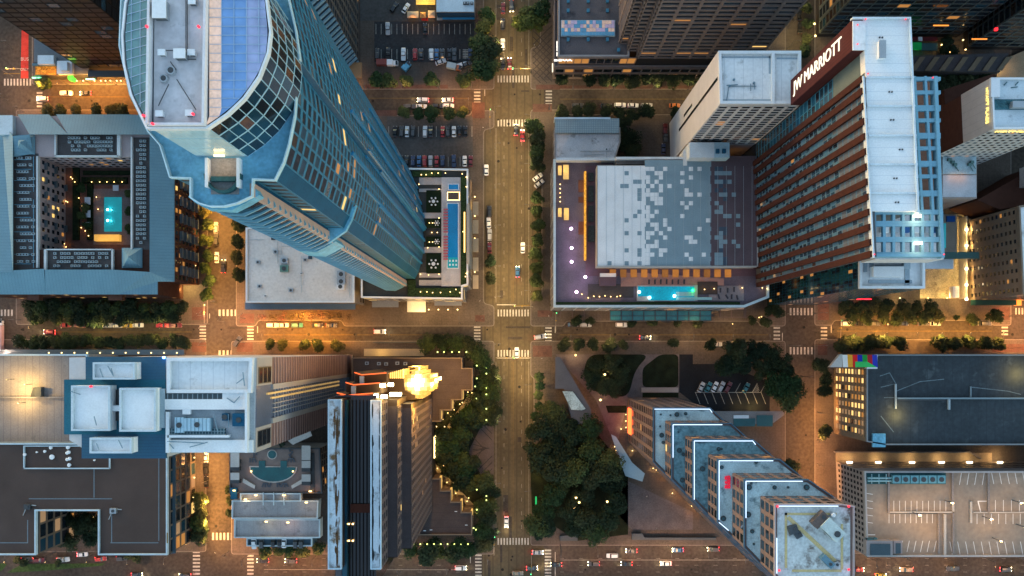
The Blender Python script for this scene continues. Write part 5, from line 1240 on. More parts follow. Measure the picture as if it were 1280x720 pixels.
    for a, b in e:
        n = Vector((b[1]-a[1], -(b[0]-a[0]))); L = n.length
        fa.wall(a, b, 3, 37, max(2, round(L/3.6)), 12, .60, .55, .22, frame=tan, panes=[(GLASS, 8), (LITO, .6), (LITY, .3), (mat('brown_window', (.05, .03, .025), .2), 3)])
    fa.done(98)
    # lit alley
    a = thing('service_yard', 'yellow lit service yard with walls between the grid topped hotel and the tan block', 'yard', (*XY(1195, 330), 0))
    yl = mat('worn_yard_concrete', (.33, .28, .19), .85, var=.4, scale=.35, fine=2, stain=((.16, .13, .09), .3, .55))
    bxp(a, 'yard_floor', rect(1150, 268, 1214, 373), .14, .4, yl); bxp(a, 'yard_wall', rect(1207.5, 270, 1209.5, 373), .4, 6, CONC)
    bxp(a, 'shelter_roof', rect(1180, 268, 1196, 316), 8, 8.4, mat('tan_shelter_roof', (.40, .33, .26), .8)); bxp(a, 'footbridge', rect(1181, 315, 1224, 323), 26, 29, mat('dark_green_bridge', (.02, .07, .06), .5)); bxp(a, 'turquoise_panel', rect(1180, 279, 1182.5, 310), 30, 36, mat('turquoise_panel', (.02, .42, .42), .5))
    bxp(a, 'shed_roof', rect(1157, 320, 1192, 336), 24, 25, mat('shed_white_roof', (.58, .60, .62), .7)); bxp(a, 'blue_tarp', rect(1184, 270, 1194, 277), 8.4, 9.4, mat('blue_tarp', (.02, .10, .35), .6)); bxp(a, 'kiosk', rect(1191, 358, 1199, 372), 3, 6, WPAINT)
    for y in (287, 307, 336, 356, 374): 
        q = G(1208.5, y, 6.6); b = MB(); b.box(q.x-.4, q.y-.4, 6, q.x+.4, q.y+.4, 6.8); b.build('yard_lamp', BULBW, a); light((q.x-.9, q.y, 7.2), 1100, YEL, .3); light((q.x+1.2, q.y, 7.0), 700, YEL, .3)
    for x, y in ((1125, 371), (1160, 371), (1184, 370)): light(G(x, y, 4), 800, YEL, .3); wall_lamp(x, 372.5, 2.6, 60, YEL)
    bxp(a, 'glow_strip', rect(1206.5, 282, 1207.5, 372), .4, .9, glow('alley_strip', (1, .72, .25), 1.2))
    bxp(a, 'street_canopy', rect(1214, 375, 1272, 381.5), 5.5, 6, mat('dark_green_awning', (.015, .05, .045), .6))
    q = MB(); p = G(1080, 374, 5); q.box(p.x-3, p.y-.15, 4.8, p.x+3, p.y+.15, 5.3); tag(q.build('red_light_bar', glow('red_neon_bar', (1, .02, .04), 2)), 'glowing red neon bar above the pavement by the teal glass hotel base', 'sign'); light((p.x, p.y-1.5, 4.6), 260, (1, .05, .08), .4)
    q = MB(); p = G(1272, 377, 5); q.box(p.x-1, p.y-1.6, 4, p.x+1, p.y+1.6, 6); tag(q.build('shop_sign', glow('orange_sign', (1, .2, .02), 1.4)), 'orange glowing corner sign at the edge of the picture by the tan block', 'sign')
    light(G(1272, 384, 4), 350, ORANGE, .4)
    # dark towers at the top
    d = thing('dark_banded_tower', 'dark office tower with thin grey horizontal bands at the upper edge behind the hotel', 'skyscraper', (*XY(1130, 20), 0))
    dk = mat('dark_tower_wall', (.030, .028, .03), .6); base = PXY([(1020, 46), (1196, 46), (1196, -60), (1020, -60)])
    b = MB(); b.prism(base, 0, 85); b.build('wall', dk, d); fa = Facades(d); fm = mat('grey_green_band', (.085, .105, .108), .5, .2, var=.15)
    for p_, q_ in edges(base):
        L = math.hypot(p_[0]-q_[0], p_[1]-q_[1]); fa.wall(p_, q_, 4, 85, max(2, round(L/5)), 22, .10 if abs(p_[1]-q_[1]) < 1 else .3, .22, .5, frame=fm, panes=[(GLASS, 8), (GLASSB, 2), (mat('brown_dark_window', (.035, .022, .018), .15), 4), (LITO, .12)])
    fa.done(96)
    d = thing('dark_banded_wing', 'dark banded tower wing in the upper corner beside the green lit courtyard', 'skyscraper', (*XY(1240, 40), 0))
    base = PXY([(1204, 62), (1420, 62), (1420, -60), (1204, -60)]); b = MB(); b.prism(base, 0, 85); b.build('wall', dk, d); fa = Facades(d)
    for p_, q_ in edges(base):
        L = math.hypot(p_[0]-q_[0], p_[1]-q_[1]); fa.wall(p_, q_, 4, 85, max(2, round(L/5)), 22, .14, .22, .5, frame=fm, panes=[(GLASS, 8), (GLASSB, 1), (_M['brown_dark_window'], 5), (LITO, .2)])
    fa.done(96)
    c = thing('courtyard_pavilion', 'low pavilion with green lit awning, tan ribs and dark roof panels below the banded tower', 'building', (*XY(1180, 75), 0))
    bxp(c, 'green_awning', rect(1138, 53, 1152, 62), 3.5, 4, mat('green_lit_awning', (.02, .25, .08), .6, emit=(0, .6, .12), es=.05)); bxp(c, 'awning', rect(1152, 54, 1172, 63), 3.5, 4, mat('grey_green_awning', (.06, .13, .13), .6)); bxp(c, 'red_awning', rect(1138, 46, 1172, 51), 3, 3.4, mat('dark_red_awning', (.12, .02, .025), .7)); bxp(c, 'white_panel', rect(1148, 46, 1153, 51), 3.4, 3.8, WPAINT)
    bxp(c, 'roof', [(1138, 70), (1262, 66), (1250, 90), (1138, 89)], 0, 9, mat('dark_panel_roof', (.05, .045, .05), .5, var=.3, scale=.4))
    for k in range(7): bxp(c, 'roof_rib', [(1150+k*18, 71), (1157+k*18, 71), (1145+k*18, 88), (1138+k*18, 88)], 9, 9.4, mat('tan_rib', (.20, .155, .11), .8))
    for x, y in ((1155, 92), (1161, 86), (1175, 93), (1200, 93), (1237, 92), (1249, 85)): wall_lamp(x, y, 4, 200, YEL)
    light(G(1146, 65, 4), 120, (.1, 1, .3), .3)
    for x, y in ((1204, 50), (1207, 62), (1177, 56), (1187, 65)): wall_lamp(x, y, 5, 130, YEL)
    for x, y in ((1176, 8), (1224, 25)):
        b = MB(); q = G(x, y*1.0+24, 22); b.box(q.x-3, q.y-.2, 22, q.x+3, q.y+.2, 22.3); tag(b.build('lit_cornice', glow('amber_cornice', (1, .3, .04), .8)), 'amber lit strip on the dark banded tower '+('near the middle' if x == 1176 else 'by its inner corner'), 'light strip')
    b = MB(); q = G(1246, 36, 25); b.box(q.x-.5, q.y-.5, 24, q.x+.5, q.y+.5, 25); tag(b.build('red_sign', glow('red_sign_glow', (1, .02, .03), 1.2)), 'small red glowing sign on the dark banded wing', 'sign')
    bxp(c, 'parking_deck', [(1246, 78), (1300, 55), (1300, 97), (1246, 97)], 0, 2, mat('lit_tan_deck', (.30, .25, .18), .8, var=.2)); light(G(1262, 80, 7), 500, WARM, .5)
east_blocks()
# ================================================================ lower half
def office_block():
    z = 28.0
    r = thing('brown_roofed_office', 'office block with flat brown gravel roof, notched courtyard and pale roof edges', 'building', (*XY(110, 620), 0))
    wall = mat('dark_office_wall', (.05, .055, .06), .6, var=.1); edge = mat('pale_blue_coping', (.46, .56, .62), .6)
    A = [(-30, 554), (210, 554), (210, 693), (124, 693), (124, 638), (46, 638), (46, 693), (-30, 693)]
    Aw = PXY(A, z); b = MB(); b.prism(Aw, 0, z-.05); b.build('wall', wall, r)
    b = MB(); b.prism(offset(Aw, -.5), z-.05, z+.05); b.build('roof', BROOF, r)
    b = MB(); b.ring(offset(Aw, .1), .55, z-.6, z+.9); b.build('parapet', edge, r)
    sm = MB()
    for q in (rect(29, 557, 30.3, 586), rect(29, 585, 137, 586.3), rect(136, 573, 137.3, 586), rect(30, 557, 102, 558.2)): sm.prism(PXY(q, z+.8), z, z+.8)
    sm.build('roof_kerb', edge, r)
    sm = MB()
    for q in (rect(117, 586, 118, 622), rect(198, 571, 199, 676), rect(138, 678, 198, 679), rect(139, 640, 140, 678), rect(36, 623, 140, 624), rect(34, 650, 35, 678), rect(-20, 678, 35, 679)): sm.prism(PXY(q, z+.1), z, z+.1)
    sm.build('roof_seam', mat('faint_blue_seam', (.17, .21, .24), .8), r, kind='stuff')
    fa = Facades(r); fm = mat('tan_office_frame', (.14, .11, .088), .7)
    for a, bb in edges(Aw):
        L = math.hypot(a[0]-bb[0], a[1]-bb[1]); fa.wall(a, bb, .5, z-1.5, max(1, round(L/5.5)), 5, .14, .26, .45, frame=fm if a[0] > -100 else fm, panes=[(GLASS, 3), (GLASSB, 2), (LITY, .35), (LITO, .6), (LITW, .8)])
    fa.done(97)
    b = MB(); b.prism(PXY(rect(211, 556, 219, 692), 24), 23, 24); b.build('roof_overhang', mat('dark_blue_overhang', (.04, .075, .10), .5), r)
    b = MB(); b.prism(PXY(rect(208.3, 666, 209.6, 679), z+1.1), z+.9, z+1.1); b.build('yellow_mark', YPAINT, r)
    for k, (x, y, rad) in enumerate(((64.5, 559.5, .5), (86, 559, .6), (57, 564, .45), (32, 568, .5), (66, 571, .8), (87, 565, .55), (85, 566, .5), (88, 573, .55), (85, 574, .5), (87.5, 581, .6), (47, 565, .3), (119, 575, .3))):
        t = thing('roof_vent', f'pale round vent, {ORD[k]} of the scatter on the framed panel of the brown gravel roof', 'roof vent', (*XY(x, y, z), z+.05)); q = t.location
        b = MB(); b.cyl((q.x, q.y), rad, q.z, q.z+.7, 10); b.build('pipe', WPAINT, t); b = MB(); b.cyl((q.x, q.y), rad*1.25, q.z+.7, q.z+.85, 10, r1=rad*.6); b.build('cap', WPAINT, t)
    for k, (x, y) in enumerate(((36, 633), (143, 638))):
        t = thing('roof_unit', ['dark rooftop unit beside the courtyard notch nearer the picture edge', 'pale blue rooftop unit with pipes beside the courtyard notch nearer the white tower'][k], 'air handler', (*XY(x, y, z), z+.05)); q = t.location
        b = MB(); b.box(q.x-1.2, q.y-1, q.z, q.x+1.2, q.y+1, q.z+1.3); b.build('casing', (DSTEEL, STEEL)[k], t); b = MB(); b.cyl((q.x, q.y), .6, q.z+1.3, q.z+1.5, 12); b.build('fan', DSTEEL, t)
        b = MB(); b.tube((q.x-1, q.y-1, q.z+.3), (q.x-2, q.y-3.4, q.z+.3), .15); b.tube((q.x+1, q.y+.6, q.z+.4), (q.x+3, q.y+.4, q.z+.4), .2); b.build('duct', STEEL, t)
    for x, y in ((243, 572), (243, 597), (241, 622), (240, 648), (240, 665), (224, 684), (228, 682), (232, 680)): wall_lamp(x, y, 3.5, 130, WARM)
    light(G(117, 648, 6), 120, ORANGE, .4); wall_lamp(117, 647, 3, 40, ORANGE)
    # parking roof with a lamp pool
    g = thing('rooftop_parking', 'pale concrete rooftop parking deck lit by a yellow flood lamp above the brown office roof', 'parking deck', (*XY(50, 500), 0)); zg = 25.0
    dk = lined('ribbed_parking_concrete', (.26, .22, .20), (.19, .16, .15), [0], 2.8, .2, .85, .18, dict(scale=.12, stain=((.17, .15, .14), .18, .6)))
    shell(g, PXY(rect(-30, 443, 110, 554), zg), 0, zg, CONC, dk, .9, .5, par_m=edge); 
    b = MB(); b.prism(PXY(rect(-20, 496, 80, 497.6), zg+1), zg, zg+1); b.build('ramp_wall', CONCD, g)
    b = MB(); q = PXY([(38, 496), (46, 484), (48, 484), (53, 496)], zg); b.poly([(q[0][0], q[0][1], zg+.1), (q[3][0], q[3][1], zg+.1), (q[2][0], q[2][1], zg+2.6), (q[1][0], q[1][1], zg+2.6)]); b.prism(PXY(rect(43, 484, 51, 496), zg+2.4), zg, zg+2.3); b.build('stair_hood', mat('dark_hood', (.08, .08, .08), .7), g)
    b = MB()
    for qq in (rect(94, 460, 104, 461), rect(94, 470, 104, 471), rect(94, 460, 95, 471), rect(103, 460, 104, 471)): b.prism(PXY(qq, zg+.3), zg, zg+.3)
    b.build('roof_kerb', CONCD, g)
    for x, y, pw in ((40, 480, 4200), (32, 503, 3600), (18, 474, 1500)): 
        p = G(x, y, zg); b = MB(); b.cyl((p.x, p.y), .12, zg, zg+5, 6); b.build('lamp_post', DSTEEL, g); light((p.x, p.y, zg+5.6), pw, YEL, .5, parent=g)
    c = thing('shopfront_canopy', 'long slate blue shopfront canopy with a row of yellow downlights by the tree lined street', 'canopy', (*XY(130, 440), 0))
    b = MB(); b.prism(PXY(rect(-20, 437, 230, 443.5), 6), 5.4, 6); b.build('canopy', mat('slate_blue_canopy', (.11, .15, .18), .6), c)
    for k in range(11): 
        q = G(61+k*16, 441, 6.1); b = MB(); b.box(q.x-.2, q.y-.2, 6, q.x+.2, q.y+.2, 6.2); b.build('downlight', BULB, c)
        if k % 2: light((q.x, q.y+.8, 5), 90, YEL, .3)
office_block()

def white_tower_slab():
    z = 130.0
    r = thing('white_roofed_tower', 'tall tower with white roof boxes on blue decks and a pink and grey striped side', 'skyscraper', (*XY(380, 480), 0))
    blue = lined('deep_blue_metal_roof', (.012, .085, .155), (.009, .06, .115), [1], .8, .1, .5, .15); teal = mat('teal_crown_roof', (.022, .125, .185), .6, var=.15, scale=.1)
    wt = mat('white_tower_wall', (.56, .55, .55), .7, var=.06)
    body = [(86, 447), (320, 447), (318, 566), (207, 566), (207, 572), (102, 572), (102, 560), (86, 550)]
    b = MB(); b.prism(PXY(body, z), 0, z-.2); b.build('wall', wt, r)
    def s(name, q, z0, z1, m): b = MB(); b.prism(PXY(q, z1), z0, z1); return b.build(name, m, r)
    s('blue_deck', [(107, 446), (207, 446), (207, 476), (107, 476)], z-1, z, blue); s('blue_deck', rect(80, 474.5, 207, 543), z-1, z+.1, teal); s('blue_deck', rect(102, 541, 207, 573), z-1, z+.02, blue)
    box = mat('white_roof_box', (.80, .81, .81), .7, var=.08, stain=((.5, .5, .5), .25, .66)); cop = mat('pale_roof_coping', (.52, .60, .65), .6)
    for q in (rect(118, 453, 170, 474), rect(114, 547, 166, 566), rect(91, 482, 139, 538), rect(151, 485, 196, 539)):
        w_ = PXY(q, z+3); s('roof_box', q, z, z+3, box); b = MB(); b.ring(offset(w_, .05), .5, z+2.6, z+3.8); b.build('box_parapet', cop, r)
    s('roof_box', rect(139, 507, 155, 514), z, z+2.4, box); s('roof_side', rect(196, 486, 206, 535), z, z+1.2, mat('grey_blue_side', (.33, .42, .47), .7)); s('dark_well', rect(143, 487, 151, 506), z, z+.6, DSTEEL); s('dark_well', rect(143, 515, 151, 526), z, z+.6, DSTEEL)
    # main white roof
    w_ = PXY([(211, 447), (318, 447), (316, 491), (211, 491)], z); s('roof', [(211, 447.5), (318, 447.5), (316, 490), (211, 490)], z-.2, z+.1, SEAM); b = MB(); b.ring(w_, .9, z-.3, z+1.4); b.build('parapet', WPAINT, r)
    s('roof', rect(207, 490, 318, 566), z-.2, z-.05, mat('grey_plant_roof', (.36, .40, .43), .8, var=.15, scale=.3)); s('roof', rect(206, 499, 308, 512), z-.05, z+1.2, box); s('roof', [(278, 491), (308, 491), (308, 501), (278, 501)], z-.05, z+1.0, box)
    s('roof', rect(207, 550, 316, 565.5), z-.05, z+.6, box); s('roof_wall', rect(306, 490, 309, 566), z, z+2, WPAINT); s('roof_wall', rect(207, 515, 211, 566), z, z+1.6, WPAINT); s('roof_wall', rect(209, 544, 286, 547), z, z+1.6, WPAINT); s('roof_step', rect(228, 510, 238, 518), z, z+1.1, box)
    s('louvre_bank', rect(207, 492, 278, 499), z, z+1.0, lined('dark_louvre_bank', (.06, .08, .09), (.22, .27, .30), [0], 1.3, .25, .6)); s('louvre_bank', rect(211, 535.5, 281, 543.5), z, z+.8, lined('dark_louvre_bank_two', (.05, .10, .12), (.25, .33, .36), [0, 1], .8, .2, .6))
    for k, (q, lb) in enumerate(((rect(218, 522, 229, 541), 'teal cooling unit beside the larger ribbed cooler on the white roofed tower'), (rect(229, 523, 263, 539), 'large pale blue ribbed cooling unit on the white roofed tower'), (rect(277, 517, 284, 526), 'small blue box unit at the plant yard corner of the white roofed tower'), (rect(290, 517, 306, 533), 'grey plant frame beside the pink striped side of the white roofed tower'))):
        t = thing('cooling_unit', lb, 'cooling unit', (*ctr(PXY(q, z))[:2], z)); P_ = PXY(q, z+2)
        b = MB(); b.prism(P_, z, z+1.8); b.build('casing', lined('ribbed_cooler', (.35, .52, .62), (.18, .30, .38), [0], 1.0, .3, .5) if k < 2 else TEALD, t)
        c = ctr(P_); b = MB(); b.cyl((c[0], c[1]), .7, z+1.8, z+2.1, 12); b.build('fan', DSTEEL, t)
    pr = MB()
    for a, c in (((298, 479), (306, 473)), ((306, 465), (308, 482)), ((286, 497), (295, 503)), ((295, 503), (302, 495)), ((212, 551), (258, 553)), ((240, 558), (262, 552)), ((215, 554), (220, 560)), ((270, 519), (275, 540)), ((288, 517), (288, 534)), ((98, 488), (110, 492)), ((127, 519), (130, 530)), ((134, 460), (138, 471)), ((148, 460), (151, 470)), ((144, 457), (150, 468)), ((130, 552), (133, 560)), ((157, 548), (162, 558))): pr.tube((*XY(*a, z), z+3.9 if a[0] < 200 else z+1.5), (*XY(*c, z), z+3.9 if a[0] < 200 else z+1.5), .14, n=5)
    tag(pr.build('roof_rails', mat('slate_pipe', (.18, .27, .33), .6)), 'scattered slate blue rails and pipes across the white roofed tower top', 'pipes')
    b = MB(); q = G(114, 483, z+4); b.cyl((q.x, q.y), .3, z+3.8, z+4.5, 8); b.build('beacon', REDB, r)
    b = MB(); q = G(205, 447, z+1); b.cyl((q.x, q.y), .3, z+.8, z+1.4, 8); b.build('beacon', glow('blue_beacon', (.1, .35, 1), 8), r)
    # east side: pink and grey striped panels with white piers
    E0, E1 = Vector(XY(319.5, 447, z)), Vector(XY(318, 566, z)); L = (E0-E1).length
    pk = mat('pink_brown_panel', (.21, .125, .108), .75, var=.08); gy = mat('lilac_grey_glass', (.12, .15, .22), .25, var=.15, scale=.1, spec=.8); pale = mat('pale_stone_strip', (.42, .375, .345), .75, var=.06)
    d = (E1-E0).normalized(); nn = Vector((1, 0))
    def band(t0, t1, z0, z1, m, out): 
        b = MB(); p, q = E0.lerp(E1, t0), E0.lerp(E1, t1); b.hexa([(p.x, p.y, z0), (q.x, q.y, z0), (q.x+out, q.y, z0), (p.x+out, p.y, z0), (p.x, p.y, z1), (q.x, q.y, z1), (q.x+out, q.y, z1), (p.x+out, p.y, z1)]); return b
    for t0, t1, m, o, nm in ((0, .30, pk, .30, 'pink_panel'), (.30, .36, pale, .7, 'stone_pier'), (.36, .68, gy, .12, 'grey_curtain_wall'), (.68, .74, pale, .7, 'stone_pier'), (.74, 1.0, pk, .30, 'pink_panel')): band(t0, t1, 2, z-14, m, o).build(nm, m, r)
    for t0, t1 in ((0, .30), (.74, 1)): band(t0, t1, z-14, z-.3, pale, .3).build('top_panel', pale, r)
    band(.30, .74, z-14, z-.3, gy, .2).build('top_glazing', gy, r)
    st = MB(); n = 40; th = MB()
    for k in range(n):
        zz = 3+k*(z-17)/n; 
        for a, bb in ((0, .30), (.74, 1.0)):
            p, q = E0.lerp(E1, a), E0.lerp(E1, bb); st.box(p.x+.30, min(p.y, q.y), zz, p.x+.46, max(p.y, q.y), zz+.55)
        p, q = E0.lerp(E1, .30), E0.lerp(E1, .74); th.box(p.x+.12, min(p.y, q.y), zz, p.x+.5, max(p.y, q.y), zz+.40)
    st.build('panel_rib', mat('pale_pink_rib', (.42, .28, .25), .7), r, kind='stuff'); th.build('floor_band', mat('grey_floor_band', (.30, .31, .36), .6), r, kind='stuff')
    gl = MB()
    for t, zr in ((.40, .93), (.455, .90)): p = E0.lerp(E1, t); gl.box(p.x+.12, p.y-.25, 28, p.x+.7, p.y+.25, z*zr)
    gl.build('lit_mullion', mat('gilded_mullion', (.55, .38, .16), .4, emit=(1, .6, .2), es=.16), r)
    for t in (.52, .57, .62): p = E0.lerp(E1, t); b = MB(); b.box(p.x+.12, p.y-.15, 20, p.x+.6, p.y+.15, z-15); b.build('mullion', pale, r)
    fa = Facades(r)
    fa.wall(E0.lerp(E1, .30) if False else E0.lerp(E1, .28)+Vector((.35, 0)), E0.lerp(E1, .1)+Vector((.35, 0)), z-13, z-1.5, 1, 3, .1, .2, .3, frame=DSTEEL, panes=[(GLASS, 5), (LITO, .4)])
    fa.wall(E0.lerp(E1, .95)+Vector((.35, 0)), E0.lerp(E1, .78)+Vector((.35, 0)), z-13, z-1.5, 1, 3, .1, .2, .3, frame=DSTEEL, panes=[(GLASS, 5), (LITO, .4)])
    fa.wall(XY(207, 566.1, z), XY(318, 566.1, z), 22, z-2, 8, 30, .3, .4, .25, frame=wt, panes=[(GLASS, 4), (GLASSC, 1)])
    fa.done(60)
    # pool terrace on the podium
    zp = 20.0
    p = thing('pool_podium', 'podium with a dark half moon pool, round spa, cabanas and stepped parking decks below it', 'building', (*XY(345, 620), 0))
    out = [(288, 560), (400, 560), (403, 616), (288, 616)]
    pave = mat('rosy_terrace_paving', (.24, .185, .168), .85, var=.12, scale=.4, fine=3)
    shell(p, PXY(out, zp), 0, zp, CONC, pave, .8, .4, par_m=DSTEEL)
    def s2(name, q, z0, z1, m): b = MB(); b.prism(PXY(q, z1), z0, z1); return b.build(name, m, p)
    arc = [(313, 578+6)]+[(341.5+28.5*math.cos(t), 584+18*math.sin(t)) for t in [math.pi-math.pi*k/14 for k in range(15)]]
    half = [(313, 584)]+[(341.5-28.5*math.cos(math.pi*k/14), 584+18*math.sin(math.pi*k/14)) for k in range(15)]
    cop = mat('pool_coping_stone', (.55, .50, .46), .7)
    half2 = [(311.5, 582.5)]+[(341.5-30*math.cos(math.pi*k/14), 583.5+20*math.sin(math.pi*k/14)) for k in range(15)]
    pw = mat('deep_teal_pool_water', (.003, .055, .065), .06, var=.2, spec=.9, emit=(0, .15, .16), es=.05)
    s2('pool_coping', half2, zp+.05, zp+.35, cop); s2('pool', half, zp+.35, zp+.4, pw); s2('pool', rect(323.5, 576, 331.5, 584.2), zp+.1, zp+.39, pw); s2('pool', rect(350.5, 576, 358.5, 584.2), zp+.1, zp+.39, pw)
    b = MB(); q = XY(340.5, 568, zp); b.cyl(q, 1.9, zp+.05, zp+.4, 20); b.build('spa_coping', cop, p); b = MB(); b.cyl(q, 1.6, zp+.4, zp+.44, 20); b.build('spa', pw, p)
    for x in (314.5, 366.5): b = MB(); g_ = G(x, 589, zp); b.cyl((g_.x, g_.y), .3, zp+.4, zp+.6, 8); b.build('pool_lamp', BULB, p); light((g_.x, g_.y, zp+1.4), 26, ORANGE, .2, parent=p)
    cab = mat('grey_cabana_roof', (.46, .45, .44), .8)
    for x0, x1, ys in ((288, 299, (566, 575, 591)), (377, 388, (557, 566, 576, 593))):
        for y in ys: s2('cabana_roof', rect(x0, y, x1, y+9), zp+2.6, zp+2.9, cab); s2('cabana_back', rect(x0, y+9, x1, y+13.5), zp+.1, zp+2.2, DSTEEL)
    s2('curved_wall', [(304, 598), (319, 607), (318, 611), (303, 603)], zp+.1, zp+.9, cop); s2('curved_wall', [(379, 598), (364, 607), (365, 611), (380, 603)], zp+.1, zp+.9, cop); s2('pergola_roof', [(360, 551), (387, 537), (390, 545), (366, 556)], zp+2.6, zp+3, cab); s2('planter_bed', [(347, 553), (353, 549), (356, 556), (351, 560)], zp+.1, zp+.8, mat('black_planter', (.02, .03, .02), .9)); s2('side_strip', rect(388, 566, 393, 615), zp-8, zp+.4, DSTEEL); s2('side_rail', rect(288, 610, 296, 624), zp+.1, zp+1.2, TEALD)
    dkm = lined('worn_deck_concrete', (.36, .355, .36), (.28, .27, .27), [0], 5.5, .15, .85, .15, dict(scale=.25, stain=((.24, .23, .23), .3, .56))); rim = mat('blue_white_deck_edge', (.52, .60, .64), .6)
    def deck(q, z1, z0, m=dkm):
        s2('parking_deck', q, z0, z1, m); b = MB(); b.ring(PXY(q, z1+1), .45, z1, z1+1.1); b.build('deck_rail', rim, p)
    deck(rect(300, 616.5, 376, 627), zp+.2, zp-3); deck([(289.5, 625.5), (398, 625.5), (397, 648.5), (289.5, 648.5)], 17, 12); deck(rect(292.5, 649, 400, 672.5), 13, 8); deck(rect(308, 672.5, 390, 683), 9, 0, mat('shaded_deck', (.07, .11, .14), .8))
    wm = MB()
    for x in (328, 341, 354): wm.prism(PXY(rect(x, 616, x+1, 632), zp+2), zp+1, zp+1.6)
    wm.build('deck_divider', rim, p)
    for x, y, pwz, c in ((307, 624, 320, WARM), (383, 628, 420, WARM), (333, 652, 300, YEL), (360, 653, 330, (1, .45, .3)), (293, 613, 120, WARM), (388, 614, 160, ORANGE), (320, 619, 60, WARM), (355, 619, 60, WARM)): 
        zz = 21 if y < 640 else 16; light(G(x, y+3, zz+1.5), pwz*.6, c, .3); b = MB(); g_ = G(x, y, zz); b.box(g_.x-.5, g_.y-.2, zz, g_.x+.5, g_.y+.2, zz+.4); b.build('deck_lamp', BULB, p)
    fa = Facades(p); fa.wall(XY(403, 616, zp), XY(400, 560, zp), 2, zp-1, 7, 5, .2, .35, .3, frame=mat('brown_podium_frame', (.20, .14, .11), .8), panes=[(GLASS, 4), (LITO, .5)]); fa.done(50)
    lo = thing('sun_lounger', '', 'sun lounger', (0, 0, 0)); cm = mat('slate_lounger', (.09, .10, .12), .8)
    b = MB(); b.box(-.32, -.9, .25, .32, .4, .36); b.build('seat', cm, lo); b = MB(); b.hexa([(-.32, .4, .25), (.32, .4, .25), (.32, .95, .6), (-.32, .95, .6), (-.32, .4, .36), (.32, .4, .36), (.32, .92, .7), (-.32, .92, .7)]); b.build('backrest', cm, lo)
    for sx_ in (-.26, .26):
        for sy_ in (-.8, .35): b = MB(); b.box(sx_-.03, sy_-.03, 0, sx_+.03, sy_+.03, .25); b.build('leg', DSTEEL, lo)
    k = 0
    for grp, pts in (('above the half moon pool nearer the side street', [(313+i*3.2, 575) for i in range(3)]), ('above the half moon pool nearer the black tower', [(361+i*3.2, 575) for i in range(3)]), ('below the half moon pool', [(329+i*3, 606) for i in range(4)]+[(347+i*3, 606) for i in range(5)]), ('beside the round spa', [(318, 563), (321, 566), (362, 562), (365, 566), (318, 569), (363, 570)])):
        for j, (x, y) in enumerate(pts):
            loc = Vector((*XY(x, y, zp), zp+.06)); lb = f'dark lounger, {ORD[j]} from the side street, {grp}'
            if k == 0: lo.location = loc; lo['label'] = lb; lo['group'] = 'dark loungers on the half moon pool terrace'
            else: dup(lo, loc, .4*((k*7) % 3-1), label=lb)
            k += 1
white_tower_slab()

